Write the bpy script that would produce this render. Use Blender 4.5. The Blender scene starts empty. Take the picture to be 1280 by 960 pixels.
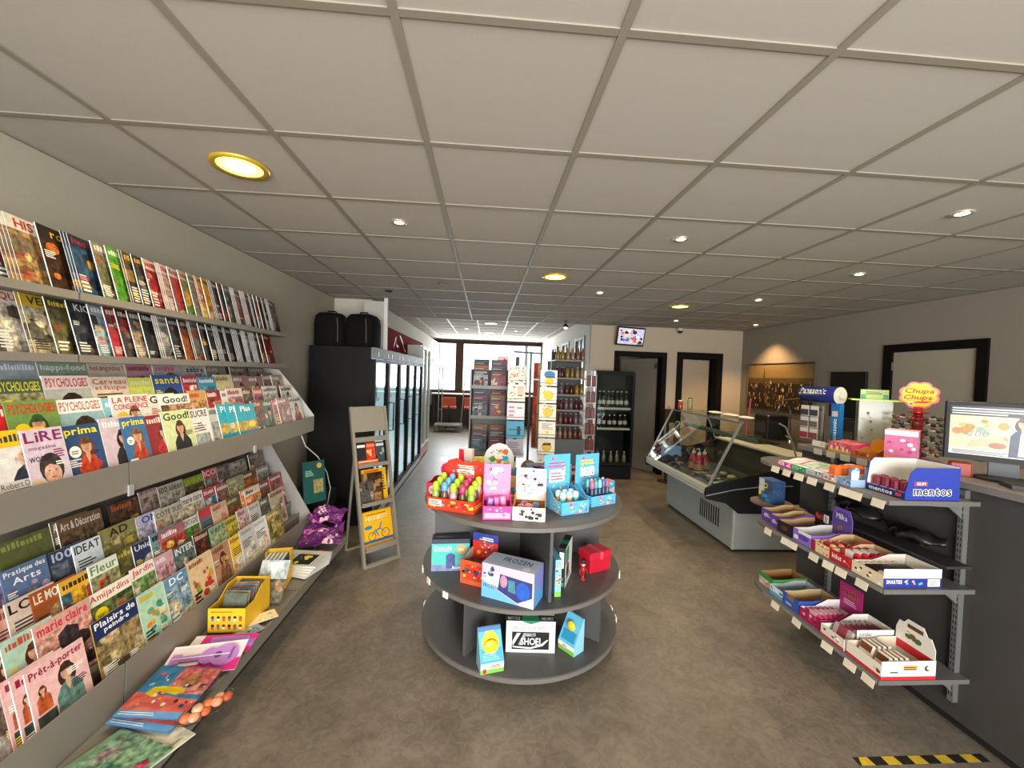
import bpy, math, random
from mathutils import Vector, Matrix
S = bpy.context.scene
C = S.collection
rad = math.radians
rnd = random.Random(7)

# ------------------------------------------------------------------ camera
CZ = 1.71
H = 2.622            # ceiling of the shop
HB = 2.77            # ceiling of the rear room
def cam_axes(yaw, pitch, roll):
    cy, sy, cp, sp = math.cos(yaw), math.sin(yaw), math.cos(pitch), math.sin(pitch)
    fwd = Vector((sy * cp, cy * cp, sp)); right = Vector((cy, -sy, 0)); up = right.cross(fwd)
    cr, sr = math.cos(roll), math.sin(roll)
    return cr * right + sr * up, -sr * right + cr * up, fwd
_r, _u, _f = cam_axes(.0649, -.02443, .03455)
cd = bpy.data.cameras.new('camera'); cam = bpy.data.objects.new('camera', cd); C.objects.link(cam)
cd.sensor_fit = 'HORIZONTAL'; cd.sensor_width = 36; cd.lens = 510.6 / 1280 * 36; cd.clip_start = .02
cam.matrix_world = Matrix(((_r.x, _u.x, -_f.x, 0), (_r.y, _u.y, -_f.y, 0), (_r.z, _u.z, -_f.z, CZ), (0, 0, 0, 1)))
S.camera = cam

# ------------------------------------------------------------------ world, daylight, exposure
S.view_settings.view_transform = 'Standard'; S.view_settings.look = 'None'
S.view_settings.gamma = 1; S.view_settings.use_curve_mapping = False
S.view_settings.exposure = 0.4
S.cycles.use_denoising = True
S.cycles.max_bounces = 8; S.cycles.diffuse_bounces = 4; S.cycles.glossy_bounces = 4
S.cycles.transparent_max_bounces = 24; S.cycles.transmission_bounces = 6
S.cycles.caustics_reflective = False; S.cycles.caustics_refractive = False
S.cycles.sample_clamp_indirect = 6
w = bpy.data.worlds.new('overcast_sky'); S.world = w; w.use_nodes = True
bg = w.node_tree.nodes['Background']; bg.inputs[0].default_value = (.86, .93, 1, 1); bg.inputs[1].default_value = 2.4

def area(name, loc, rot, sx, sy, power, col):
    l = bpy.data.lights.new(name, 'AREA'); l.shape = 'RECTANGLE'; l.size = sx; l.size_y = sy; l.energy = power; l.color = col
    o = bpy.data.objects.new(name, l); C.objects.link(o); o.location = loc; o.rotation_euler = rot
    return o
# daylight entering through the shop front behind the camera and through the rear windows
area('shopfront_daylight', (.7, -2.85, 1.45), (rad(90), 0, 0), 4.6, 2.1, 370, (1, .975, .93))
area('rear_window_daylight', (.1, 13.25, 1.9), (rad(-90), 0, 0), 3.2, 1.4, 125, (.93, .97, 1))

# ------------------------------------------------------------------ colour and materials
def lin(h):
    h = h.lstrip('#')
    if len(h) == 3: h = ''.join(c * 2 for c in h)
    o = []
    for i in (0, 2, 4):
        c = int(h[i:i + 2], 16) / 255
        o.append(c / 12.92 if c <= .04045 else ((c + .055) / 1.055) ** 2.4)
    return o
_mats = {}
def M(hexc, rough=.55, metal=0, var=.08, scale=9, name=None, emit=0, bump=0, spec=.5, alpha=1):
    key = (hexc, rough, metal, var, scale, emit, bump, spec, alpha)
    if key in _mats: return _mats[key]
    m = bpy.data.materials.new(name or 'mat_' + hexc.strip('#')); m.use_nodes = True
    n = m.node_tree.nodes; L = m.node_tree.links; p = n['Principled BSDF']
    c = lin(hexc)
    p.inputs['Roughness'].default_value = rough; p.inputs['Metallic'].default_value = metal
    p.inputs['Specular IOR Level'].default_value = spec
    tc = n.new('ShaderNodeTexCoord'); nz = n.new('ShaderNodeTexNoise')
    nz.inputs['Scale'].default_value = scale; nz.inputs['Detail'].default_value = 4
    L.new(tc.outputs['Object'], nz.inputs['Vector'])
    mx = n.new('ShaderNodeMix'); mx.data_type = 'RGBA'
    mx.inputs['A'].default_value = [x * (1 - var) for x in c] + [1]
    mx.inputs['B'].default_value = [min(1, x * (1 + var)) for x in c] + [1]
    L.new(nz.outputs['Fac'], mx.inputs['Factor']); L.new(mx.outputs['Result'], p.inputs['Base Color'])
    if emit:
        p.inputs['Emission Color'].default_value = c + [1]; p.inputs['Emission Strength'].default_value = emit
    if bump:
        b = n.new('ShaderNodeBump'); b.inputs['Strength'].default_value = bump; b.inputs['Distance'].default_value = .004
        L.new(nz.outputs['Fac'], b.inputs['Height']); L.new(b.outputs['Normal'], p.inputs['Normal'])
    if alpha < 1: p.inputs['Alpha'].default_value = alpha
    _mats[key] = m
    return m
def print_mat(name, rough, emit=0):
    """printed surface: colour attribute with a mottled picture grain where its alpha is above zero"""
    m = bpy.data.materials.new(name); m.use_nodes = True
    n = m.node_tree.nodes; L = m.node_tree.links; p = n['Principled BSDF']
    p.inputs['Roughness'].default_value = rough; p.inputs['Specular IOR Level'].default_value = .35
    a = n.new('ShaderNodeAttribute'); a.attribute_name = 'Col'
    tc = n.new('ShaderNodeTexCoord'); nz = n.new('ShaderNodeTexNoise'); nz.inputs['Scale'].default_value = 38; nz.inputs['Detail'].default_value = 3
    L.new(tc.outputs['Object'], nz.inputs['Vector'])
    r = n.new('ShaderNodeValToRGB'); e = r.color_ramp.elements
    e[0].position = .36; e[0].color = (.16, .14, .13, 1); e[1].position = .64; e[1].color = (1.75, 1.7, 1.55, 1)
    L.new(nz.outputs['Fac'], r.inputs['Fac'])
    n2 = n.new('ShaderNodeTexNoise'); n2.inputs['Scale'].default_value = 75; n2.inputs['Detail'].default_value = 2; L.new(tc.outputs['Object'], n2.inputs['Vector'])
    sc2 = n.new('ShaderNodeVectorMath'); sc2.operation = 'MULTIPLY_ADD'; sc2.inputs[1].default_value = (2.6, 2.6, 2.6); sc2.inputs[2].default_value = (-.3, -.3, -.3); L.new(n2.outputs['Color'], sc2.inputs[0])
    tin = n.new('ShaderNodeMix'); tin.data_type = 'RGBA'; tin.blend_type = 'MULTIPLY'; tin.inputs['Factor'].default_value = .55; L.new(r.outputs['Color'], tin.inputs['A']); L.new(sc2.outputs[0], tin.inputs['B'])
    mu = n.new('ShaderNodeMix'); mu.data_type = 'RGBA'; mu.blend_type = 'MULTIPLY'
    L.new(a.outputs['Alpha'], mu.inputs['Factor']); L.new(a.outputs['Color'], mu.inputs['A']); L.new(tin.outputs['Result'], mu.inputs['B'])
    L.new(mu.outputs['Result'], p.inputs['Base Color'])
    if emit:
        p.inputs['Base Color'].default_value = (0, 0, 0, 1)
        for l in list(p.inputs['Base Color'].links): L.remove(l)
        L.new(mu.outputs['Result'], p.inputs['Emission Color']); p.inputs['Emission Strength'].default_value = emit
    return m
PRINT = print_mat('printed_gloss', .32)
CARD = print_mat('printed_card', .5)
SCREEN = print_mat('lit_screen', .2, .95)
def glass_mat(name, tint, amount, rough=.03):
    m = bpy.data.materials.new(name); m.use_nodes = True
    n = m.node_tree.nodes; L = m.node_tree.links; n.remove(n['Principled BSDF'])
    t = n.new('ShaderNodeBsdfTransparent'); t.inputs[0].default_value = tint + [1]
    g = n.new('ShaderNodeBsdfGlossy'); g.inputs['Roughness'].default_value = rough
    lw = n.new('ShaderNodeLayerWeight'); lw.inputs[0].default_value = .12
    nz = n.new('ShaderNodeTexNoise'); nz.inputs['Scale'].default_value = 3
    ma = n.new('ShaderNodeMath'); ma.operation = 'MULTIPLY_ADD'; ma.inputs[1].default_value = amount; ma.inputs[2].default_value = .015
    mb_ = n.new('ShaderNodeMath'); mb_.operation = 'MULTIPLY'; mb_.inputs[1].default_value = 1.4
    mix = n.new('ShaderNodeMixShader')
    L.new(nz.outputs['Fac'], mb_.inputs[0]); L.new(lw.outputs['Fresnel'], ma.inputs[0])
    L.new(ma.outputs[0], mix.inputs[0]); L.new(t.outputs[0], mix.inputs[1]); L.new(g.outputs[0], mix.inputs[2])
    L.new(mix.outputs[0], n['Material Output'].inputs[0])
    return m
GLASS = glass_mat('clear_glass', [.93, .97, .95], .4)
FILM = glass_mat('clear_plastic_film', [.95, .96, .96], .75, .12)
ACRYL = glass_mat('clear_acrylic', [.90, .95, .93], .8, .06)

# ------------------------------------------------------------------ mesh builder
class MB:
    def __init__(s): s.v = []; s.f = []; s.c = []; s.m = []; s.mi = 0; s.col = (1, 1, 1, 0)
    def face(s, pts, col=None):
        b = len(s.v); s.v += [tuple(p) for p in pts]; s.f.append(tuple(range(b, b + len(pts)))); s.c.append(col or s.col); s.m.append(s.mi)
    def raw(s, vs, fs, col=None):
        b = len(s.v); s.v += [tuple(p) for p in vs]
        for f in fs: s.f.append(tuple(i + b for i in f)); s.c.append(col or s.col); s.m.append(s.mi)
        return s
    def box(s, x0, x1, y0, y1, z0, z1, col=None):
        return s.raw([(x, y, z) for z in (z0, z1) for y in (y0, y1) for x in (x0, x1)],
              [(0, 2, 3, 1), (4, 5, 7, 6), (0, 1, 5, 4), (2, 6, 7, 3), (0, 4, 6, 2), (1, 3, 7, 5)], col)
    def bbox(s, x0, x1, y0, y1, z0, z1, b=.004, col=None):
        """box with chamfered vertical and top edges"""
        P = [(x0 + b, y0), (x1 - b, y0), (x1, y0 + b), (x1, y1 - b), (x1 - b, y1), (x0 + b, y1), (x0, y1 - b), (x0, y0 + b)]
        cx, cy = (x0 + x1) / 2, (y0 + y1) / 2
        kx, ky = 1 - 2 * b / max(x1 - x0, 1e-6), 1 - 2 * b / max(y1 - y0, 1e-6)
        Q = [(cx + (x - cx) * kx, cy + (y - cy) * ky) for x, y in P]
        vs = [(x, y, z0) for x, y in P] + [(x, y, z1 - b) for x, y in P] + [(x, y, z1) for x, y in Q]
        fs = [tuple(range(7, -1, -1)), tuple(range(16, 24))]
        for k in (0, 8):
            for i in range(8): fs.append((k + i, k + (i + 1) % 8, k + 8 + (i + 1) % 8, k + 8 + i))
        return s.raw(vs, fs, col)
    def prism(s, pts, axis, a, b, col=None):
        """polygon (p,q) extruded along an axis: axis x -> (y,z), y -> (x,z), z -> (x,y)"""
        def mk(p, t): return (t, p[0], p[1]) if axis == 'x' else (p[0], t, p[1]) if axis == 'y' else (p[0], p[1], t)
        n = len(pts); vs = [mk(p, a) for p in pts] + [mk(p, b) for p in pts]
        fs = [tuple(range(n - 1, -1, -1)), tuple(range(n, 2 * n))] + [(i, (i + 1) % n, n + (i + 1) % n, n + i) for i in range(n)]
        return s.raw(vs, fs, col)
    def lathe(s, prof, seg=16, c=(0, 0, 0), col=None, a0=0, a1=2 * math.pi, sx=1, sy=1, cap=True):
        full = abs(a1 - a0 - 2 * math.pi) < 1e-6; k = seg if full else seg + 1
        vs = [(c[0] + r * math.cos(a0 + (a1 - a0) * i / seg) * sx, c[1] + r * math.sin(a0 + (a1 - a0) * i / seg) * sy, c[2] + z) for r, z in prof for i in range(k)]
        fs = []
        for j in range(len(prof) - 1):
            for i in range(seg):
                fs.append((j * k + i, j * k + (i + 1) % k, (j + 1) * k + (i + 1) % k, (j + 1) * k + i))
        if full and cap:
            if prof[0][0] > 1e-5: fs.append(tuple(range(k - 1, -1, -1)))
            if prof[-1][0] > 1e-5: fs.append(tuple(range((len(prof) - 1) * k, len(prof) * k)))
        return s.raw(vs, fs, col)
    def cyl(s, p, r, h, seg=14, col=None): return s.lathe([(r, 0), (r, h)], seg, p, col)
    def ball(s, c, r, seg=12, rings=7, col=None, sc=(1, 1, 1)):
        vs = [(c[0], c[1], c[2] - r * sc[2])]
        for j in range(1, rings):
            t = math.pi * j / rings
            for i in range(seg):
                a = 2 * math.pi * i / seg
                vs.append((c[0] + r * sc[0] * math.sin(t) * math.cos(a), c[1] + r * sc[1] * math.sin(t) * math.sin(a), c[2] - r * sc[2] * math.cos(t)))
        vs.append((c[0], c[1], c[2] + r * sc[2])); fs = []; e = len(vs) - 1
        for i in range(seg): fs.append((0, 1 + (i + 1) % seg, 1 + i)); fs.append((e, e - seg + i, e - seg + (i + 1) % seg))
        for j in range(rings - 2):
            for i in range(seg):
                a = 1 + j * seg; fs.append((a + i, a + (i + 1) % seg, a + seg + (i + 1) % seg, a + seg + i))
        return s.raw(vs, fs, col)
    def tube(s, path, r, seg=8, col=None, cap=True):
        P = [Vector(p) for p in path]; R = r if isinstance(r, (list, tuple)) else [r] * len(P); vs = []; fs = []
        prev = None
        for i, p in enumerate(P):
            t = (P[min(i + 1, len(P) - 1)] - P[max(i - 1, 0)]).normalized()
            if prev is None:
                up = Vector((0, 0, 1)) if abs(t.z) < .9 else Vector((1, 0, 0)); a = t.cross(up).normalized()
            else: a = (prev - t * prev.dot(t)).normalized()
            prev = a; b = t.cross(a)
            for k in range(seg):
                an = 2 * math.pi * k / seg; q = p + (a * math.cos(an) + b * math.sin(an)) * R[i]; vs.append(tuple(q))
        for i in range(len(P) - 1):
            for k in range(seg): fs.append((i * seg + k, i * seg + (k + 1) % seg, (i + 1) * seg + (k + 1) % seg, (i + 1) * seg + k))
        if cap: fs.append(tuple(range(seg - 1, -1, -1))); fs.append(tuple(range((len(P) - 1) * seg, len(P) * seg)))
        return s.raw(vs, fs, col)
    def bar(s, p, q, w, t, col=None):
        """rectangular bar from p to q"""
        p, q = Vector(p), Vector(q); d = (q - p).normalized(); up = Vector((0, 0, 1)) if abs(d.z) < .95 else Vector((0, 1, 0))
        a = d.cross(up).normalized() * w / 2; b = a.cross(d).normalized() * t / 2
        vs = [tuple(x + sa * a + sb * b) for x in (p, q) for sa, sb in ((-1, -1), (1, -1), (1, 1), (-1, 1))]
        return s.raw(vs, [(3, 2, 1, 0), (4, 5, 6, 7)] + [(i, (i + 1) % 4, 4 + (i + 1) % 4, 4 + i) for i in range(4)], col)
    def mesh(s, name, mats, smooth=False, colors=False):
        me = bpy.data.meshes.new(name); me.from_pydata(s.v, [], s.f)
        for m in (mats if isinstance(mats, (list, tuple)) else [mats]): me.materials.append(m)
        if any(s.m): me.polygons.foreach_set('material_index', s.m)
        if smooth: me.polygons.foreach_set('use_smooth', [True] * len(s.f))
        if colors:
            at = me.color_attributes.new('Col', 'FLOAT_COLOR', 'CORNER'); d = []
            for f, c in zip(s.f, s.c): d += list(c) * len(f)
            at.data.foreach_set('color', d)
        me.validate(); me.update()
        return me
    def build(s, name, mats, parent=None, smooth=False, colors=None, loc=None, rot=None):
        if colors is None: colors = mats in (PRINT, CARD, SCREEN)
        return link(name, s.mesh(name, mats, smooth, colors), parent, loc, rot)
def link(name, me, parent=None, loc=None, rot=None):
    o = bpy.data.objects.new(name, me); C.objects.link(o)
    if parent: o.parent = parent
    if loc: o.location = loc
    if rot is not None: o.rotation_euler = rot if isinstance(rot, (tuple, list)) else (0, 0, rot)
    return o
def tag(o, label, cat, group=None):
    o['label'] = label; o['category'] = cat
    if group: o['group'] = group
    return o
def thing(name, label, cat, loc=(0, 0, 0), rot=0, group=None):
    o = bpy.data.objects.new(name, None); C.objects.link(o); o.location = loc; o.empty_display_size = .05
    o.rotation_euler = rot if isinstance(rot, (tuple, list)) else (0, 0, rot)
    return tag(o, label, cat, group)
def struct(o): o['kind'] = 'structure'; return o
def dup(root, loc, rot=None, label=None, group=None):
    def cp(o, par):
        c = o.copy(); C.objects.link(c)
        if par: c.parent = par
        for ch in [x for x in o.children]: cp(ch, c)
        return c
    r = cp(root, None); r.location = loc
    if rot is not None: r.rotation_euler = rot if isinstance(rot, (tuple, list)) else (0, 0, rot)
    if label: r['label'] = label
    if group: r['group'] = group
    return r

# ------------------------------------------------------------------ lettering and printed art
_gl = {}
def glyph(ch, bold, fat=0):
    k = (ch, bold, fat)
    if k not in _gl:
        c = bpy.data.curves.new('glyph', 'FONT'); c.body = ch; c.resolution_u = 2; c.offset = (.018 if bold else 0.002) + fat
        o = bpy.data.objects.new('glyph', c); me = bpy.data.meshes.new_from_object(o)
        vs = [(v.co.x, v.co.y) for v in me.vertices]; fs = [tuple(p.vertices) for p in me.polygons]
        bpy.data.objects.remove(o); bpy.data.curves.remove(c); bpy.data.meshes.remove(me)
        if fat:
            x0, wd = glyph(ch, bold)[3:1:-1]; _gl[k] = ([(x - x0, y) for x, y in vs], fs, wd, x0); return _gl[k]
        x0 = min((v[0] for v in vs), default=0); x1 = max((v[0] for v in vs), default=0)
        _gl[k] = ([(x - x0, y) for x, y in vs], fs, x1 - x0, x0)
    return _gl[k]
def text2d(s, bold=True, shear=0, fat=0):
    V = []; F = []; x = 0
    for ch in s:
        if ch == ' ': x += .26; continue
        vs, fs, wd, _x = glyph(ch, bold, fat); b = len(V)
        V += [(x + a + shear * y, y) for a, y in vs]; F += [tuple(i + b for i in f) for f in fs]; x += wd + .075
    return V, F
class Art:
    """flat print made of thin layers, w x h metres; positions are fractions"""
    def __init__(s, w, h): s.w = w; s.h = h; s.L = []
    def _c(s, col, n): return tuple(lin(col)) + (n,)
    def poly(s, pts, col, n=0):
        s.L.append(([(u * s.w, v * s.h) for u, v in pts], [tuple(range(len(pts)))], s._c(col, n))); return s
    def rect(s, u0, v0, u1, v1, col, n=0): return s.poly([(u0, v0), (u1, v0), (u1, v1), (u0, v1)], col, n)
    def ell(s, cu, cv, ru, rv, col, n=0, seg=14, rot=0):
        k = s.w / s.h; P = []
        for i in range(seg):
            a = 2 * math.pi * i / seg; x = ru * math.cos(a); y = rv * math.sin(a)
            P.append((cu + x * math.cos(rot) - y * math.sin(rot), cv + (x * math.sin(rot) + y * math.cos(rot)) * k))
        return s.poly(P, col, n)
    def text(s, t, u0, v0, u1, v1, col, bold=True, shear=0, stretch=True, outline=None):
        if '\n' in t:
            n = t.split('\n'); d = (v1 - v0) / len(n)
            for i, q in enumerate(n): s.text(q, u0, v1 - d * (i + 1) + d * .08, u1, v1 - d * i - d * .08, col, bold, shear, stretch, outline)
            return s
        V, F = text2d(t, bold, shear)
        if not V: return s
        xs = [p[0] for p in V]; ys = [p[1] for p in V]; a, b, c, d = min(xs), max(xs), min(ys), max(ys)
        W = (u1 - u0) * s.w; Hh = (v1 - v0) * s.h; ky = Hh / max(d - c, .01); kx = ky
        if (b - a) * kx > W or stretch: kx = min(W / (b - a), ky * 1.35)
        ox = u0 * s.w + (W - (b - a) * kx) / 2
        if outline:
            V2, F2 = text2d(t, bold, shear, .036); s.L.append(([(ox + (x - a) * kx, v0 * s.h + (y - c) * ky) for x, y in V2], F2, s._c(outline, 0)))
        s.L.append(([(ox + (x - a) * kx, v0 * s.h + (y - c) * ky) for x, y in V], F, s._c(col, 0))); return s
    def lines(s, u0, v0, u1, v1, k, col, seed=0):
        r = random.Random(seed); dv = (v1 - v0) / k; VV = []; FF = []
        for i in range(k):
            ue = u0 + (u1 - u0) * r.uniform(.6, 1); va = v0 + i * dv; b = len(VV)
            VV += [(u0 * s.w, va * s.h), (ue * s.w, va * s.h), (ue * s.w, (va + dv * .5) * s.h), (u0 * s.w, (va + dv * .5) * s.h)]; FF.append((b, b + 1, b + 2, b + 3))
        s.L.append((VV, FF, s._c(col, 0))); return s
    def person(s, cu, v0, v1, hair, cloth, skin='c89878', wide=.3):
        """half figure between heights v0 and v1"""
        hh = (v1 - v0); k = s.h / s.w; hr = hh * .15
        hc = v1 - hr * 1.25
        s.ell(cu, hc - hr * .35, hr * k * .95, hr * k * 1.25, hair, .5)
        s.poly([(cu - wide * .5, v0), (cu + wide * .5, v0), (cu + wide * .46, v0 + hh * .5), (cu + wide * .3, v0 + hh * .62), (cu + wide * .1, v0 + hh * .68), (cu - wide * .1, v0 + hh * .68), (cu - wide * .3, v0 + hh * .62), (cu - wide * .46, v0 + hh * .5)], cloth, .55)
        s.poly([(cu - wide * .09, v0 + hh * .62), (cu, v0 + hh * .5), (cu + wide * .09, v0 + hh * .62), (cu + wide * .08, v0 + hh * .75), (cu - wide * .08, v0 + hh * .75)], skin)
        s.ell(cu, hc, hr * k * .62, hr * k * .85, skin, .28)
        for d in (-1, 1): s.ell(cu + d * hr * k * .25, hc + hr * .12, hr * k * .08, hr * k * .045, '4a342a', 0, 6)
        s.ell(cu, hc - hr * .42, hr * k * .17, hr * k * .045, 'a85c54', 0, 6)
        return s.poly([(cu - hr * k * .62, hc + hr * .25), (cu + hr * k * .62, hc + hr * .25), (cu + hr * k * .5, hc + hr * .9), (cu, hc + hr * 1.12), (cu - hr * k * .5, hc + hr * .9)], hair, .5)
    def faceart(s, cu, cv, r, hair, skin):
        k = s.w / s.h
        s.poly([(max(0, cu - r * 1.5), 0), (min(1, cu + r * 1.5), 0), (min(1, cu + r * 1.3), max(.02, cv - r * 1.05 * k)), (cu, max(.03, cv - r * .8 * k)), (max(0, cu - r * 1.3), max(.02, cv - r * 1.05 * k))], '4a4448', .4)
        s.ell(cu, cv + r * .12, r * 1.0, r * 1.35, hair, .6); s.ell(cu, cv - r * .12, r * .7, r * .98, skin, .3)
        s.poly([(cu - r * .72, cv + r * .3 * k), (cu - r * .1, cv + r * .62 * k), (cu + r * .72, cv + r * .25 * k), (cu + r * .6, cv + r * 1.0 * k), (cu, cv + r * 1.25 * k), (cu - r * .6, cv + r * 1.0 * k)], hair, .6)
        for d in (-1, 1): s.ell(cu + d * r * .28, cv + r * .05 * k, r * .1, r * .05, '3a2a22', 0, 8)
        s.poly([(cu - r * .06, cv - r * .3 * k), (cu + r * .09, cv - r * .3 * k), (cu, cv - r * .02 * k)], 'b08468', .2)
        return s.ell(cu, cv - r * .55 * k, r * .24, r * .07, 'a85050', 0, 8)
    def patches(s, u0, v0, u1, v1, pal, k=9, seed=0, n=.7):
        r = random.Random(seed)
        s.rect(u0, v0, u1, v1, pal[0], n)
        for i in range(k):
            a, b = r.uniform(u0, u1), r.uniform(v0, v1); ru = r.uniform(.08, .24) * (u1 - u0); rv = r.uniform(.05, .2) * (v1 - v0)
            c = r.choice(pal); ua, ub, va, vb = max(u0, a - ru), min(u1, a + ru), max(v0, b - rv), min(v1, b + rv)
            t = r.uniform(-.3, .3) * (vb - va); m = r.random()
            if m < .5: s.poly([(ua, va), (ub, max(v0, va + t)), (ub, vb), ((ua + ub) / 2, min(v1, vb + abs(t))), (ua, vb)], c, n)
            else:
                R = min(a - u0, u1 - a, (b - v0) * s.h / s.w, (v1 - b) * s.h / s.w, ru)
                if R > .01: s.ell(a, b, R, R * r.uniform(.6, 1), c, n, 10)
        return s
    def blobs(s, u0, v0, u1, v1, pal, k=14, seed=0, r0=.05, r1=.13, n=.25):
        r = random.Random(seed)
        for i in range(k):
            R = r.uniform(r0, r1); q = R * s.w / s.h
            if u1 - u0 < 2 * R or v1 - v0 < 2 * q: continue
            s.ell(r.uniform(u0 + R, u1 - R), r.uniform(v0 + q, v1 - q), R, R * r.uniform(.7, 1), r.choice(pal), n, 10)
        return s
    def onto(s, mb, O, U, V, N, eps=.00005, e0=.00025):
        O, U, V, N = Vector(O), Vector(U).normalized(), Vector(V).normalized(), Vector(N).normalized()
        for i, (vs, fs, c) in enumerate(s.L):
            d = e0 + eps * i; mb.raw([tuple(O + U * x + V * y + N * d) for x, y in vs], fs, c)
        return mb
    def front(s, mb, y=0, z=0, x=None): return s.onto(mb, ((-s.w / 2 if x is None else x), y, z), (1, 0, 0), (0, 0, 1), (0, -1, 0))
# ================================================================== the setting
def concrete():
    m = bpy.data.materials.new('polished_concrete'); m.use_nodes = True
    n = m.node_tree.nodes; L = m.node_tree.links; p = n['Principled BSDF']
    tc = n.new('ShaderNodeTexCoord')
    def noise(sc, det, dist=0):
        z = n.new('ShaderNodeTexNoise'); z.inputs['Scale'].default_value = sc; z.inputs['Detail'].default_value = det; z.inputs['Distortion'].default_value = dist
        L.new(tc.outputs['Object'], z.inputs['Vector']); return z
    a = noise(.9, 8, .4); b = noise(4.5, 10, .8); c = noise(55, 4)
    r = n.new('ShaderNodeValToRGB'); e = r.color_ramp.elements
    e[0].position = .25; e[0].color = lin('6a6155') + [1]; e[1].position = .75; e[1].color = lin('80766a') + [1]
    L.new(a.outputs['Fac'], r.inputs['Fac'])
    r2 = n.new('ShaderNodeValToRGB'); e = r2.color_ramp.elements
    e[0].position = .35; e[0].color = (.80, .79, .78, 1); e[1].position = .65; e[1].color = (1.08, 1.08, 1.08, 1)
    L.new(b.outputs['Fac'], r2.inputs['Fac'])
    fine = noise(16, 12, 1.6); r3 = n.new('ShaderNodeValToRGB'); e = r3.color_ramp.elements
    e[0].position = .38; e[0].color = (.74, .73, .70, 1); e[1].position = .6; e[1].color = (1.1, 1.1, 1.1, 1); L.new(fine.outputs['Fac'], r3.inputs['Fac'])
    m0 = n.new('ShaderNodeMix'); m0.data_type = 'RGBA'; m0.blend_type = 'MULTIPLY'; m0.inputs['Factor'].default_value = .6
    L.new(r.outputs['Color'], m0.inputs['A']); L.new(r3.outputs['Color'], m0.inputs['B'])
    mu = n.new('ShaderNodeMix'); mu.data_type = 'RGBA'; mu.blend_type = 'MULTIPLY'; mu.inputs['Factor'].default_value = .75
    L.new(m0.outputs['Result'], mu.inputs['A']); L.new(r2.outputs['Color'], mu.inputs['B'])
    # hairline cracks
    vo = n.new('ShaderNodeTexVoronoi'); vo.feature = 'DISTANCE_TO_EDGE'; vo.inputs['Scale'].default_value = .8
    wv = n.new('ShaderNodeMix'); wv.data_type = 'VECTOR'; wv.inputs['Factor'].default_value = .12
    L.new(tc.outputs['Object'], wv.inputs['A']); L.new(b.outputs['Color'], wv.inputs['B']); L.new(wv.outputs['Result'], vo.inputs['Vector'])
    cr = n.new('ShaderNodeMath'); cr.operation = 'LESS_THAN'; cr.inputs[1].default_value = .0022; L.new(vo.outputs['Distance'], cr.inputs[0])
    cm = n.new('ShaderNodeMath'); cm.operation = 'MULTIPLY'; cm.inputs[1].default_value = .12; L.new(cr.outputs[0], cm.inputs[0])
    m2 = n.new('ShaderNodeMix'); m2.data_type = 'RGBA'; m2.inputs['B'].default_value = lin('3c352c') + [1]
    L.new(cm.outputs[0], m2.inputs['Factor']); L.new(mu.outputs['Result'], m2.inputs['A']); L.new(m2.outputs['Result'], p.inputs['Base Color'])
    ro = n.new('ShaderNodeMapRange'); ro.inputs['To Min'].default_value = .26; ro.inputs['To Max'].default_value = .5
    L.new(b.outputs['Fac'], ro.inputs['Value']); L.new(ro.outputs['Result'], p.inputs['Roughness'])
    bu = n.new('ShaderNodeBump'); bu.inputs['Strength'].default_value = .12; bu.inputs['Distance'].default_value = .003
    L.new(c.outputs['Fac'], bu.inputs['Height']); L.new(bu.outputs['Normal'], p.inputs['Normal'])
    return m
WALL = M('90877a', .85, var=.03, scale=30, bump=.25, name='painted_plaster')
WALLW = M('d9d5cb', .85, var=.03, scale=30, bump=.2, name='white_plaster')
DARKF = M('100c0a', .7, spec=.15, name='dark_brown_frame')
TILE = M('aea89e', .95, var=.04, scale=140, bump=.06, name='mineral_ceiling_tile')
TBAR = M('8a8375', .55, var=.03, name='ceiling_grid_metal')
TBARW = M('e6e3da', .5, var=.03, name='white_grid_metal')

fl = struct(MB().box(-2.3, 5.0, -3.1, 13.8, -.12, 0).build('floor', concrete()))

# ---- ceiling of the shop: grid of mineral tiles in T bars
GX, GY, T = -.2648, 1.0863, .6
def ceiling(name, xs, ys, x0, x1, y0, y1, z, barmat, cut=0):
    """slab above, one tile object per cell, one bar object per grid line"""
    slab = struct(MB().box(x0, x1, y0, y1, z + .03, z + .12).build(name, M('8d877c', .9, name='slab_plaster')))
    cache = {}
    ex = [x0] + [x for x in xs if x0 < x < x1] + [x1]; ey = [y0] + [y for y in ys if y0 < y < y1] + [y1]
    for i in range(len(ex) - 1):
        for j in range(len(ey) - 1):
            w_, d_ = ex[i + 1] - ex[i], ey[j + 1] - ey[j]
            if ey[j + 1] < cut or w_ < .03 or d_ < .03: continue
            k = (round(w_, 3), round(d_, 3))
            if k not in cache: cache[k] = MB().box(-w_ / 2 + .004, w_ / 2 - .004, -d_ / 2 + .004, d_ / 2 - .004, 0, .018).mesh('ceiling_tile', TILE)
            link('ceiling_tile', cache[k], slab, ((ex[i] + ex[i + 1]) / 2, (ey[j] + ey[j + 1]) / 2, z + .006))
    for x in ex[1:-1]: MB().box(x - .012, x + .012, max(y0, cut - .6), y1, z, z + .0062).build('grid_bar', barmat, slab)
    for y in ey[1:-1]:
        if y > cut - .6: MB().box(x0, x1, y - .012, y + .012, z + .0012, z + .0064).build('grid_cross_bar', barmat, slab)
    for a in ((x0, x0 + .02, y0, y1), (x1 - .02, x1, y0, y1)): MB().box(*a, z - .001, z + .0055).build('edge_angle', barmat, slab)
    return slab
cl = ceiling('ceiling', [GX + T * i for i in range(-4, 12)], [GY + T * j for j in range(-8, 12)], -2.0, 4.6, -3.0, 7.1, H, TBAR, cut=-.2)
MB().box(-2.0, 4.6, -3.0, -.5, H + .006, H + .024).build('ceiling_panel', TILE, cl)
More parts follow.
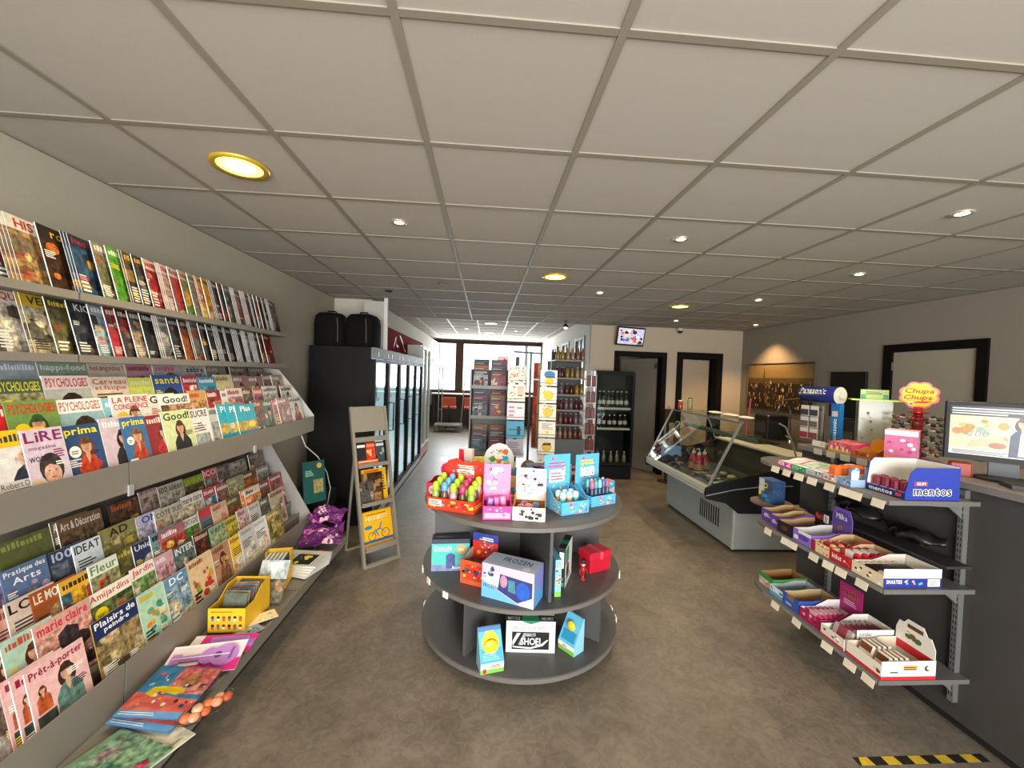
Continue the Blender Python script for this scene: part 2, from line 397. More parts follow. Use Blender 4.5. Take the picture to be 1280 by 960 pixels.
cb = ceiling('ceiling', [-.202 + .612 * i for i in range(-4, 6)], [7.75 + .6 * j for j in range(0, 10)], -2.0, 1.83, 7.12, 13.6, HB, TBARW, cut=7.0)
MB().box(-2.0, 1.83, 7.08, 7.12, H, HB + .03).build('ceiling_step', TILE, cb)

# ---- walls
struct(MB().box(-2.15, -2.0, -3.1, 13.7, 0, 2.95).build('wall_left', M('a39c8b', .85, var=.03, scale=30, bump=.25, name='wall_paint_grey')))
wr = MB(); wr.box(4.6, 4.75, -3.1, 3.545, 0, 2.95); wr.box(4.6, 4.75, 4.35, 7.1, 0, 2.95); wr.box(4.6, 4.75, 3.545, 4.35, 2.11, 2.95)
struct(wr.build('wall_right', WALL))
wb = MB()
for a in ((1.83, 2.33, 0, 2.95), (3.13, 3.5, 0, 2.95), (4.14, 4.75, 0, 2.95), (2.33, 3.13, 2.1, 2.95), (3.5, 4.14, 2.1, 2.95)): wb.box(a[0], a[1], 7.1, 7.25, a[2], a[3])
struct(wb.build('wall_back', M('bfb19a', .85, var=.03, scale=30, bump=.25, name='wall_paint_beige')))
# wall of the rear room (right side) with high windows
ws = MB(); ws.box(1.83, 1.95, 7.25, 13.6, 0, 1.5); ws.box(1.83, 1.95, 7.25, 13.6, 2.48, 2.9)
for a, b in ((7.25, 7.55), (8.35, 9.0), (9.8, 10.5), (11.3, 13.6)): ws.box(1.83, 1.95, a, b, 1.5, 2.48)
struct(ws.build('wall_inner', WALLW))
for i, (a, b) in enumerate(((7.55, 8.35), (9.0, 9.8), (10.5, 11.3))):
    wn = struct(bpy.data.objects.new('window_%d' % (i + 3), None)); C.objects.link(wn); wn.location = (1.83, a, 1.5)
    f = MB()
    for q in ((0, .06, 0, .98), (b - a - .06, b - a, 0, .98)): f.box(-.02, .08, q[0], q[1], q[2], q[3])
    f.box(-.02, .08, .06, b - a - .06, 0, .06); f.box(-.02, .08, .06, b - a - .06, .92, .98)
    f.box(0, .05, (b - a) / 2 - .02, (b - a) / 2 + .02, .06, .92)
    f.build('window_frame', M('4a4a48', .4, name='grey_window_frame'), wn)
    MB().box(.02, .026, .06, (b - a) / 2 - .02, .06, .92).build('pane', M('b8c0bf', .25, name='frosted_pane'), wn)
    MB().box(.02, .026, (b - a) / 2 + .02, b - a - .06, .06, .92).build('pane', M('b8c0bf', .25, name='frosted_pane'), wn)
# soffit and pillar over the fridges on the left
struct(MB().box(-2.0, -1.52, 5.5, 13.6, 2.05, H).build('trim_1', M('bdb7aa', .85, var=.03, scale=30, bump=.2, name='soffit_plaster')))
struct(MB().box(-2.0, -1.75, 7.12, 13.6, H, HB).build('trim_2', WALLW))
# window wall of the rear room
wx = MB(); wx.box(-2.15, 1.95, 13.5, 13.65, 0, 1.02); wx.box(-2.15, 1.95, 13.5, 13.65, 2.72, 2.95)
wx.box(-2.15, -1.95, 13.5, 13.65, 1.02, 2.72); wx.box(1.88, 1.95, 13.5, 13.65, 1.02, 2.72)
struct(wx.build('wall_window', M('4b4641', .8, name='dark_wall_paint')))
for i, (a, b) in enumerate(((-1.95, -.92), (-.83, 1.88))):
    wn = struct(bpy.data.objects.new('window_%d' % (i + 1), None)); C.objects.link(wn); wn.location = (0, 13.5, 0)
    f = MB(); f.box(a, a + .08, -.04, .08, 1.02, 2.72); f.box(b - .08, b, -.04, .08, 1.02, 2.72)
    f.box(a + .08, b - .08, -.04, .08, 1.02, 1.12); f.box(a + .08, b - .08, -.04, .08, 2.65, 2.72)
    f.build('window_frame', M('3d2a1e', .6, spec=.2, name='brown_window_frame'), wn)
    if i: MB().box(1.28, 1.36, -.02, .06, 1.12, 2.65).build('mullion', M('7d8790', .4, name='grey_mullion'), wn)
    MB().box(a + .08, b - .08, .03, .036, 1.12, 2.65).build('pane', glass_mat('window_pane', [.95, .99, .97], .25), wn)
struct(MB().box(-.93, -.82, 13.44, 13.62, 1.02, 2.72).build('trim_3', M('3d2a1e', .6, spec=.2, name='brown_window_frame')))
struct(MB().box(-14, 14, 13.8, 24, -.3, -.15).build('ground_outside', M('b0aca2', .9)))
# wall behind the camera with the shop window
wf = MB(); wf.box(-2.15, -1.5, -3.1, -3.0, 0, 2.95); wf.box(4.1, 4.75, -3.1, -3.0, 0, 2.95); wf.box(-1.5, 4.1, -3.1, -3.0, 0, .4); wf.box(-1.5, 4.1, -3.1, -3.0, 2.5, 2.95)
struct(wf.build('wall_front', WALL))
# service room behind the doors
sv = MB(); sv.box(1.95, 4.75, 8.5, 8.6, 0, 2.9); sv.box(3.25, 3.33, 7.25, 8.5, 0, 2.9); sv.box(1.95, 4.75, 7.25, 8.6, 2.5, 2.6)
struct(sv.build('wall_service', M('b5a893', .9, name='service_room_paint')))
struct(MB().box(4.62, 4.75, 7.25, 8.6, 0, 2.5).build('wall_service_side', M('b5a893', .9, name='service_room_paint')))

# ---- doors
def door_frame(name, x0, x1, wid=.085):
    d = struct(bpy.data.objects.new(name, None)); C.objects.link(d); d.location = (0, 7.1, 0)
    f = MB(); f.box(x0 - wid, x0, -.025, .17, 0, 2.1 + wid); f.box(x1, x1 + wid, -.025, .17, 0, 2.1 + wid); f.box(x0, x1, -.025, .17, 2.1, 2.1 + wid)
    f.build('door_frame', DARKF, d); return d
d1 = door_frame('door_1', 2.34, 3.12)
lf = MB().box(-.78, 0, -.02, .02, .01, 2.08).build('door_leaf', M('7e776c', .6, var=.04, name='grey_door_paint'), d1, loc=(3.1, .16, 0), rot=rad(-55))
MB().box(-.70, -.60, -.026, -.021, 1.5, 1.55).build('door_sign', M('1b1a19', .4), lf)
for z in (.3, 1.9): MB().box(-.03, .012, -.028, .028, z, z + .1).build('hinge', M('b9b7b0', .3, .9), lf)
hb = MB().box(-.73, -.69, -.032, -.02, .95, 1.15); hb.tube([(-.71, -.03, 1.07), (-.71, -.07, 1.07), (-.6, -.07, 1.07)], .008); hb.build('door_handle', M('8a8a86', .3, .9), lf)
d2 = door_frame('door_2', 3.5, 4.13, .105)
MB().box(0, .60, 0, .04, .01, 2.08).build('door_leaf', M('c2b196', .6, var=.03, name='pale_door_paint'), d2, loc=(3.51, .06, 0), rot=rad(12))
d3 = struct(bpy.data.objects.new('door_3', None)); C.objects.link(d3); d3.location = (4.6, 0, 0)
f = MB(); f.box(-.025, .15, 3.46, 3.545, 0, 2.19); f.box(-.025, .15, 4.35, 4.445, 0, 2.19); f.box(-.025, .15, 3.545, 4.35, 2.105, 2.19); f.build('door_frame', DARKF, d3)
lf = MB().box(.0, .04, 3.55, 4.345, .01, 2.1).build('door_leaf', M('aaa08d', .6, var=.03, name='beige_door_paint'), d3)
for z in (.3, 1.9): MB().box(-.02, .002, 4.335, 4.36, z, z + .09).build('hinge', M('b9b7b0', .3, .9), d3)
f = MB().box(-.012, 0, 3.6, 3.64, .95, 1.13); f.tube([(-.01, 3.62, 1.06), (-.05, 3.62, 1.06), (-.05, 3.74, 1.06)], .008); f.build('door_handle', M('8a8a86', .3, .9), d3)
# baseboards
struct(MB().box(4.585, 4.6, -3, 3.45, 0, .08).build('baseboard_right', M('4a4540', .5)))
struct(MB().box(3.24, 3.39, 7.085, 7.1, 0, .08).build('baseboard_back', M('4a4540', .5)))

# ---- ceiling lights
SPOTM = M('fff1d6', .3, emit=14, name='halogen_lens'); YEL = M('ffd75e', .3, emit=3.2, name='yellow_diffuser'); YELC = M('fff2c0', .3, emit=9, name='lamp_core')
RING = M('c9c4b8', .35, .6, name='light_trim'); RINGY = M('d8b63c', .35, .5, name='brass_trim')
def spotlight(x, y, z, power, col=(1, .83, .6), size=1.9, blend=.7):
    l = bpy.data.lights.new('lamp', 'SPOT'); l.energy = power; l.color = col; l.spot_size = size; l.spot_blend = blend; l.shadow_soft_size = .035
    o = bpy.data.objects.new('lamp', l); C.objects.link(o); o.location = (x, y, z); return o
def halogen(x, y, z, lab, power=36, on=True, col=(1, .8, .55)):
    t = thing('recessed_spotlight', lab, 'ceiling light', (x, y, z), 0, 'recessed halogen spotlights')
    MB().lathe([(.030, -.004), (.044, -.006), (.048, -.001), (.048, .002), (.03, .002)], 20, cap=False).build('trim_ring', RING if on else M('2b2826', .3, .4), t, True)
    MB().lathe([(.0, -.002), (.029, -.002), (.029, .001)], 16).build('lens', SPOTM if on else M('8a8782', .2, .5), t)
    if on: spotlight(x, y, z - .03, power, col)
def downlight(x, y, z, lab, r=.115, power=45):
    t = thing('round_downlight', lab, 'ceiling light', (x, y, z), 0, 'round yellow downlights')
    MB().lathe([(r * .82, -.006), (r, -.012), (r * 1.06, -.001), (r * 1.06, .002), (r * .8, .002)], 28, cap=False).build('trim_ring', RINGY, t, True)
    MB().lathe([(r * .55, -.004), (r * .81, -.006), (r * .81, .001), (r * .55, .001)], 28, cap=False).build('reflector', YEL, t)
    MB().lathe([(0, -.003), (r * .54, -.003), (r * .54, .001)], 24).build('diffuser', YELC, t)
    l = bpy.data.lights.new('downlight_lamp', 'SPOT'); l.energy = power; l.color = (1, .8, .5); l.spot_size = 2.7; l.spot_blend = .8; l.shadow_soft_size = .1
    o = bpy.data.objects.new('downlight_lamp', l); C.objects.link(o); o.location = (x, y, z - .03)
for x, y, lab in ((-.564, 2.588, 'lit halogen spot between the big downlight and the fridge row'), (1.233, 2.598, 'lit halogen spot above the aisle beside the round island'),
                  (1.205, 4.378, 'lit halogen spot beyond the island, near the two yellow downlights'), (2.979, 4.356, 'lit halogen spot above the glass deli case'),
                  (3.018, 3.173, 'lit halogen spot above the cash counter, toward the deli case'), (2.437, 1.987, 'lit halogen spot above the candy shelves'),
                  (2.913, 6.178, 'lit warm halogen spot in front of the doorways')): halogen(x, y, H, lab)
halogen(4.25, 6.25, H, 'lit halogen spot washing the wall above the city picture', 75, True, (1, .6, .26))
halogen(-1.155, 4.853, H, 'unlit dark recessed spot above the black fridges', 0, False)
for x, y, lab in ((-1.16, 1.983, 'large glowing yellow downlight above the magazine wall'), (.61, 3.768, 'glowing yellow downlight above the card stands'), (2.38, 4.956, 'glowing yellow downlight above the end of the deli case')): downlight(x, y, H, lab)
for x, y, lab in ((.006, 7.75, 'first yellow downlight past the ceiling step'), (.079, 8.69, 'second yellow downlight past the ceiling step'), (.065, 10.76, 'yellow downlight close to the rear windows')): downlight(x, y, HB, lab, .13, 14)
for x, y, lab in ((-.506, 10.01, 'lit spot in the rear room on the fridge side, farther from the windows'), (-.528, 11.95, 'lit spot in the rear room on the fridge side, close to the windows'),
                  (.71, 10.09, 'lit spot in the rear room above the card stands side, farther from the windows'), (.68, 11.93, 'lit spot in the rear room on the bottle shelf side, close to the windows')): halogen(x, y, HB, lab, 10)
t = thing('track_spotlight', 'small hanging spotlight on a short stem above the bottle shelves', 'ceiling light', (1.30, 6.75, H))
MB().cyl((0, 0, -.01), .03, .01).build('ceiling_plate', M('33302c', .4, .5), t); MB().tube([(0, 0, -.01), (0, 0, -.05)], .006).build('stem', M('33302c', .4, .5), t)
MB().lathe([(.02, -.05), (.035, -.07), (.04, -.11), (.036, -.11), (.0, -.1)], 16).build('lamp_head', M('33302c', .4, .5), t); MB().ball((0, 0, -.108), .028).build('bulb', SPOTM, t, True)
spotlight(1.30, 6.75, H - .16, 14)
sp = thing('smoke_detector', 'small dark flush fitting in the ceiling near the fridges', 'detector', (-.49, 4.32, H)); MB().lathe([(.0, -.015), (.03, -.015), (.04, 0)], 14).build('body', M('6a645a', .5), sp)
MB().box(-.012, .012, -.006, .006, -.017, -.0155).build('sensor_slot', M('2a2725', .5), sp)
# ================================================================== magazine wall rack on the left
RY0, RY1 = .75, 3.58
RACK = M('7f7a6f', .5, .15, var=.04, name='grey_beige_metal'); RACKD = M('6c675e', .5, .15, name='rack_back_metal')
rk = thing('magazine_rack', 'long grey metal wall rack of shelves and stepped tiers filled with magazines', 'rack', (-2.0, RY0, 0))
def rp(name, mb, m=RACK): return mb.build(name, m, rk, loc=(2.0, -RY0, 0))
joints = [RY0, 1.77, 2.68, RY1]
for a, b in zip(joints[:-1], joints[1:]):
    a += .004; b -= .004
    rp('back_panel', MB().box(-1.985, -1.97, a, b, .05, 2.27), RACKD)
    for zt, fx in ((1.975, -1.655), (1.722, -1.655)):
        sh = MB().box(-1.968, fx, a, b, zt - .022, zt - .002); sh.box(fx, fx + .006, a, b, zt - .026, zt + .006); rp('shelf', sh)
    # tray of the upper stepped tier with its tall front lip
    rp('front_lip', MB().prism([(-1.475, 1.165), (-1.448, 1.17), (-1.452, 1.292), (-1.458, 1.292), (-1.456, 1.18), (-1.475, 1.176)], 'y', a, b))
    rp('tray_bottom', MB().box(-1.968, -1.475, a, b, 1.166, 1.176), RACKD)
    for k in range(1, 4):
        bx, bz = -1.475 - .085 * k, 1.195 + .085 * k
        rp('step', MB().prism([(bx - .075, bz - .008), (bx + .012, bz - .008), (bx + .012, bz + .02), (bx + .008, bz + .02), (bx + .008, bz), (bx - .075, bz)], 'y', a, b))
        rp('step_riser', MB().box(bx - .079, bx - .075, a, b, bz - .008, bz + .075 if k < 3 else bz + .2), RACKD)
    rp('step_riser', MB().box(-1.554, -1.55, a, b, 1.178, 1.272), RACKD)
    # lower stepped tier
    rp('front_lip', MB().prism([(-1.475, .27), (-1.462, .27), (-1.455, .452), (-1.463, .452)], 'y', a, b))
    for k in range(0, 5):
        bx, bz = -1.495 - .07 * k, .352 + .0925 * k
        rp('step', MB().prism([(bx - .06, bz - .008), (bx + .012, bz - .008), (bx + .012, bz + .02), (bx + .008, bz + .02), (bx + .008, bz), (bx - .06, bz)], 'y', a, b))
        rp('step_riser', MB().box(bx - .064, bx - .06, a, b, bz - .008, bz + .083 if k < 4 else bz + .12), RACKD)
    # low ledge in front
    rp('ledge', MB().prism([(-1.475, .255), (-1.165, .255), (-1.155, .262), (-1.155, .278), (-1.16, .278), (-1.168, .268), (-1.475, .268)], 'y', a, b))
    rp('ledge_lip', MB().prism([(-1.154, .215), (-1.148, .215), (-1.148, .2785), (-1.154, .2785)], 'y', a, b))
    rp('plinth', MB().box(-1.96, -1.3, a, b, .0, .25), M('26241f', .7))
for y in joints[1:-1]: rp('lip_clip', MB().box(-1.4475, -1.441, y - .012, y + .012, 1.155, 1.2), M('c9cdd0', .35, .6))
for y in joints: rp('upright', MB().box(-1.998, -1.985, y - .02, y + .02, .0, 2.3), M('55524b', .5, .4))
for pts in ([(-1.968, 1.17), (-1.452, 1.17), (-1.452, 1.3), (-1.6, 1.5), (-1.75, 1.68), (-1.968, 1.70)], ):
    rp('end_panel', MB().prism(pts, 'y', RY1, RY1 + .004), M('b9b7b1', .4, .2))
rp('end_panel', MB().prism([(-1.968, .25), (-1.46, .25), (-1.46, .45), (-1.66, .8), (-1.80, 1.04), (-1.968, 1.05)], 'y', RY1, RY1 + .004), M('9c9a94', .4, .2))

# ------------------------------------------------------------------ magazines
PAPER = M('d9d6cd', .7, var=.05, scale=60, name='page_edges')
CNAME = [('black', '181818'), ('charcoal', '404448'), ('grey', '8c8c88'), ('white', 'e8e6de'), ('cream', 'dccfae'), ('brown', '6b4a2e'), ('tan', 'a98a62'), ('red', 'b02228'), ('maroon', '6a2028'), ('pink', 'dfa3a8'), ('magenta', 'c02f7c'), ('orange', 'd97b2c'), ('yellow', 'e2c033'), ('olive', '7c7c3c'), ('green', '5a8f45'), ('pale green', 'a9c79a'), ('teal', '3a7c80'), ('blue', '3d6ea8'), ('navy', '22305c'), ('pale blue', '9dbdd0'), ('purple', '6c4a86'), ('lilac', 'b8a6c4')]
CNL = [(n, lin(h)) for n, h in CNAME]
def cname(h):
    c = lin(h); g = lambda v: v ** .45
    return min(CNL, key=lambda t: sum((g(a) - g(b)) ** 2 for a, b in zip(t[1], c)))[0]
READ = {'HIST', 'rol', 'EQUIP', 'VELO', 'KICK', 'PSYCHOLOGIES', 'Good!', 'Good', 'LiRE', 'prima', 'Plus', 'SUCRE', 'CONSCIENCE', 'Cerveau\net fatigue', 'LA PLEINE\nCONSCIENCE', 'santé', 'happi-food', 'nos angoisses ?', 'Pratique des\nArts', 'Plaisirs de\npeindre', 'Art & Décoration', 'zèbre', 'Prêt-à-porter', 'peindre', 'DC', 'Aventure', 'marie claire', 'Amijardins', 'Jardin', 'INTER', 'vert', 'LOVE', 'LE MONDE', 'Fleur', 'Unique', 'MONTAGNE', 'NO', 'Pratique Arts', '100%', 'IDEAT', 'AD', 'ON', 'CÔTÉ SUD', 'ArtDecoration', '100 idées', 'SAVEURS', 'ICO'}
def cover(w, h, bg, title, tc, st, seed, band=None, sticker=None, sub=None, cap=None, cap2=None):
    """printed front of a magazine. st: (kind, colours...)"""
    a = Art(w, h); r = random.Random(seed); k = st[0]
    a.rect(0, 0, 1, 1, bg, .12)
    if k == 'W': a.person(.55, 0, .84, st[1], st[2], st[3] if len(st) > 3 else 'c89878', .62)
    elif k == 'F': a.faceart(.54, .44, .3, st[1], st[2] if len(st) > 2 else 'c89878')
    elif k == 'P': a.patches(.0, .0, 1, .8 if band or title else 1, st[1:], 10, seed)
    elif k == 'Q': a.patches(.06, .08, .94, .7, st[1:], 9, seed)
    elif k == 'B': a.blobs(.03, .03, .97, .76, st[1:], 20, seed)
    elif k == 'M':
        a.person(.62, 0, .86, st[1], st[2], 'c59a80', .5); a.rect(.05, .06, .36, .36, st[3], .6); a.person(.2, .38, .74, '5c2c1c', 'b5562e', 'c59a80', .24)
    elif k == 'T':
        a.rect(.1, .12, .9, .5, r.choice(['c8c0b0', 'a89c94', 'd8d0c4', '98a0a0']), .55); a.lines(.1, .55, .8, .74, 4, '3c3834', seed)
    elif k == 'L': a.rect(0, .38, 1, .6, st[1], .5).rect(0, 0, 1, .38, st[2], .3).ell(.7, .5, .2, .1, st[3], .2)
    if k in 'WFBP' and r.random() < .7: a.lines(.06, .08, .4, .08 + .05 * r.randint(3, 6), r.randint(3, 6), r.choice(['f0ece0', tc, '222222']), seed)
    for q in range(r.randint(2, 4)):
        u = r.choice([.05, .62, .66]); v = r.uniform(.1, .66); k2 = r.randint(2, 4); a.lines(u, v, u + r.uniform(.2, .32), min(.76, v + .03 * k2), k2, r.choice(['f2eee4', 'f2eee4', tc, '26221e', 'e8c838', 'c03a30']), seed + q)
    if band: a.rect(0, .72 if '\n' in (title or '') else .8, 1, 1, band)
    if title in READ: a.text(title, .05, .75 if '\n' in title else .83, .95, .975 if '\n' in title else .965, tc)
    else:   # masthead too small to read in the photograph: bare strokes
        u = .07; e = r.uniform(.5, .93)
        while u < e:
            q = r.uniform(.03, .09); a.rect(u, .86, min(u + q, .95), .86 + r.uniform(.06, .1), tc); u += q + .025
    if sub: a.text(sub, .1, .72, .75, .78, tc if not band else '333333', False)
    if sticker: a.ell(.24, .62, .15, .15, sticker); a.lines(.15, .59, .33, .65, 2, '5c4a20', seed)
    if cap: a.rect(0, .3, .86, .4, 'c8c4bc').text(cap[0], .03, .32, .83, .385, cap[1], False)
    if cap2: a.text(cap2[0], .06, .58, .55, .65, cap2[1])
    return a
mag_mesh = {}
def mag_body(w, h, t, spine):
    k = (w, h, t, spine)
    if k not in mag_mesh:
        m = MB(); m.box(-w / 2 + .001, w / 2 - .001, .0006, t - .0006, .001, h - .001); m.mi = 1
        m.box(-w / 2, w / 2, 0, .0006, 0, h); m.box(-w / 2, w / 2, t - .0006, t, 0, h); m.box(-w / 2 - .0005, -w / 2 + .001, .0006, t - .0006, 0, h)
        mag_mesh[k] = m.mesh('magazine', [PAPER, M(spine, .4)])
    return mag_mesh[k]
used_labels = {}
def uniq(label, alt):
    if label in used_labels: label = label + ', ' + alt
    while label in used_labels: label += ' again'
    used_labels[label] = 1
    return label
def ordin(n): return ('%dth' % n) if 10 <= n % 100 <= 20 else {1: '%dst', 2: '%dnd', 3: '%drd'}.get(n % 10, '%dth') % n
MOT = {'W': 'half figure', 'F': 'large face', 'P': 'photo cover', 'Q': 'framed picture', 'B': 'dotted cover', 'M': 'standing figure', 'L': 'landscape', 'T': 'plain cover'}
def magazine(loc, lean, yaw, w, h, t, bg, title, tc, st, place, nth, seed, group, band=None, sticker=None, sub=None, spine=None, cov=None, cap=None, cap2=None):
    o = link('magazine', mag_body(w, h, t, spine or ('eceae4' if seed % 3 else bg)), None, loc, (-lean, 0, rad(90) + yaw))
    if cov is None:
        mb = MB(); cover(w, h, bg, title, tc, st, seed, band, sticker, sub, cap, cap2).front(mb); cov = mb.mesh('cover', PRINT, colors=True)
    link('cover', cov, o)
    lab = '%s magazine, %s masthead, %s, %s' % (cname(bg), cname(band or tc), MOT.get(st[0], 'plain cover'), place)
    tag(o, uniq(lab, ordin(nth) + ' from the fridges'), 'magazine', group)
    return cov
# the two top shelves: overlapping magazines, each turned a little so its spine side stands proud
def top_shelf(z, place, group, specs, y0, h0):
    y = y0; flat = []
    for sp in specs:
        bg, title, tc, st, copies, step = sp[:6]
        for c in range(copies):
            flat.append((y, sp, c)); y += .0145 if c < copies - 1 else step
    n = len(flat); covs = {}; ks = (RY1 - .215 - y0) / (flat[-1][0] - y0); flat = [(y0 + (a - y0) * ks if ks < 1 else a, b, c) for a, b, c in flat]
    for i, (y, sp, c) in enumerate(flat):
        bg, title, tc, st, copies, step = sp[:6]; sd = specs.index(sp) * 7 + int(z * 100)
        hh = h0 + .012 * ((sd * 37) % 7 - 3) / 3
        w = .2; yaw = rad(13)
        # local +x runs toward +y of the room; the right edge is tucked back against the panel
        cx = -1.705; loc = (cx - math.sin(yaw) * 0, y + w / 2, z + .002)
        covs[(sd,)] = magazine(loc, rad(13), yaw, w, hh, .0014 if copies > 1 else .0035, bg, title, tc, st, place, n - i, sd, group, spine='e8e6e0', cov=covs.get((sd,)), band=sp[6] if len(sp) > 6 else None)
P_ = 'P'
A_SPEC = [('2a2220', 'GEO', 'e8e0d0', ('P', '3a2c26', '8c2c2c', '1c1a1a'), 1, .08), ('1c1a1c', 'SCIENCE', 'e8e0d0', ('P', '5c1c20', '2c2426', '7c2a2a'), 1, .075), ('26282a', 'OI', 'e4e0d8', ('P', '3c5a5a', '7c2c3c', '22282a', 'b8a828'), 1, .06),
 ('e6dccb', 'HIST', 'b03020', ('P', 'a08050', '6c5030', 'c8a870', '7c6a50'), 4, .115), ('2a1e16', 'rol', 'd8b030', ('P', '3c2616', '6a4022', '2a1a10', 'b86a2c'), 1, .10), ('20303e', 'ART', '8c2c34', ('P', '2c4a66', '1c2c40', 'a87c2c', '24303c'), 3, .11),
 ('8c8066', 'PA', 'e8dcc8', ('P', '6c6a4c', '8c8060', '4c5032', 'b0a080'), 1, .075), ('58a02c', 'Q', 'f0f0e0', ('P', '4c8a28', '7c8a50', '94703c'), 1, .075), ('50401e', 'MAG', 'e0b428', ('P', '4a3a20', '2c2a20', '8c6c30'), 2, .06), ('3a342c', 'NAT', 'd8a030', ('P', '34302a', '5c5a44', '24221c'), 1, .07),
 ('d8bcae', 'CUISINE', 'b8242c', ('P', '9c2c30', 'c08070', '6c2022', 'd0b0a0'), 1, .085), ('d4b8b0', 'AB', 'a82830', ('P', 'b08c88', '8c6c6c', 'c8a0a0'), 3, .06), ('cfc6b4', 'VIE', 'b02c2c', ('P', 'a8382c', '4c7c3c', 'c8b490'), 1, .085), ('c8b894', 'SAV', 'b02c2c', ('P', '5c8c3c', 'c89c3c', 'a8482c'), 1, .075),
 ('b8b0a0', 'TER', '403c34', ('P', '8c8474', 'a89c84'), 1, .06), ('dca624', 'MOTS', 'b02c1c', ('P', 'd89c20', 'c06020', 'e0b848'), 2, .055), ('e0b030', 'JEUX', '7c2a18', ('P', 'd8a028', 'b07020', 'c8b070'), 1, .06), ('2c2620', 'DIAPA', 'd0c8b8', ('P', '3c3228', '241e1a', '7c2c1c'), 3, .07), ('4a3a30', 'JAZZ', 'c04c30', ('P', '3a302a', 'a04028', '2a2420'), 1, .06),
 ('6c6e68', 'ROCK', 'c8c8c0', ('P', '5c605c', '4a4c4a', '8c8880'), 1, .08), ('c8beb4', 'SOL', '7c2c34', ('P', '8c5c5c', '6c4a4a', 'a88880'), 4, .075), ('b0a090', 'PIANO', '8c3434', ('P', '7c4c4c', '5c3c3c'), 5, .06), ('3c4a46', 'FI', 'c8c8c0', ('P', '34403c', '6a6c66'), 2, .05), ('7a4030', 'LIVRE', 'd8c8b0', ('P', '8c3c2c', '5c2c22'), 1, .06), ('4c443a', 'MUSEE', 'c0b090', ('P', '3c382e', '5c6a44'), 1, .06), ('5c3c30', 'CINE', 'c8b8a0', ('P', '4a3028', '6c4a3c'), 2, .05), ('2c2a26', 'PHOTO', 'd8d4c8', ('P', '2a2824', '5c5850'), 4, .05)]
B_SPEC = [('1c2a1a', 'RUGBY', 'd8d4c8', ('P', '3c6a2c', '7c2a26', '2a2420'), 1, .085), ('8c1c2c', 'MONDE', 'e8e0d8', ('P', 'b0282c', 'd8902c', '7c1c24'), 1, .10), ('d8d4c8', 'EQUIP', 'b02828', ('P', 'c8c4b8', '4c4a46', 'a8a498', '2c2a2a'), 1, .10), ('c8a81e', 'VELO', '1c1a18', ('P', 'a89c78', 'c8c0a8', '5c5a4c'), 2, .085), ('4a4426', 'MOTO', 'd8c040', ('P', '5c5830', '8c8444', '343220'), 1, .085), ('22262c', 'KICK', 'e0e0dc', ('P', '3a3c44', '1c2026', '6c5c54'), 1, .09), ('8ca0ac', 'CYCLE', 'e8e8e8', ('P', '7c96a8', 'a0aeb4', '2c2c2e'), 1, .07), ('8c2030', 'FOOT', 'e8e0d8', ('P', 'a82c34', 'c8a088', '5c1c22'), 1, .06), ('4a1e20', 'BUT', 'd8c8b8', ('P', '3c3434', '6c5c50', '8c2c2c'), 1, .065), ('3c3a38', 'GOLF', 'd0c8b8', ('P', 'a08c70', '5c5448', '2c2c2c'), 1, .07), ('1e1e20', 'M4', 'd8d8d4', ('P', '2a2a2c', 'a87c2c', '4a4a4c'), 1, .075),
 ('c8c4bc', 'AUTO', '343434', ('P', 'a0a09a', '6c6c6a', '2c2c2c'), 3, .07), ('2c2e30', 'RACE', 'c8c8c4', ('P', '3a3c3e', 'b8602c', '1c1e20'), 1, .08), ('3c3426', 'GUN', 'c8c0ac', ('P', 'a85c2c', '4c4432', '2a2620'), 1, .07), ('8c8c88', '4X4', '2c2c2c', ('P', '6c7068', '4c5048', 'a85030'), 2, .075), ('26282a', 'CAR', 'd4d4d0', ('P', '343638', 'c89830', '202224'), 1, .07), ('303436', 'VAN', 'c8ccc8', ('P', '3c4446', '1c2022', 'b89040'), 1, .06), ('202224', 'TECH', 'c8c8c8', ('P', '2a2c30', '4c5054'), 4, .055), ('2a2c2e', 'MAN', 'c8c8c8', ('P', '30343a', '1a1c20', '6c4c3c'), 2, .075), ('343638', 'LUI', 'd8d8d4', ('P', '3a3c40', '26282a'), 5, .05), ('b8b8b4', 'BOAT', '303030', ('P', '8c949a', '6c7478'), 4, .05), ('4a4c4c', 'AERO', 'd0d0cc', ('P', '4c5054', '303438'), 5, .06), ('26221e', 'JOUE', 'c0a040', ('P', '2c2620', '8c2026', 'b89030'), 1, .07), ('7c1c20', 'NOEL', 'd8c8a8', ('P', '8c1c24', 'a83030', '5c3c20'), 1, .07)]
top_shelf(1.975, 'top wall shelf', 'magazines on the top wall shelf', A_SPEC, 1.36, .262)
top_shelf(1.722, 'second wall shelf', 'magazines on the second wall shelf', B_SPEC, 1.34, .24)
ROWS = {}
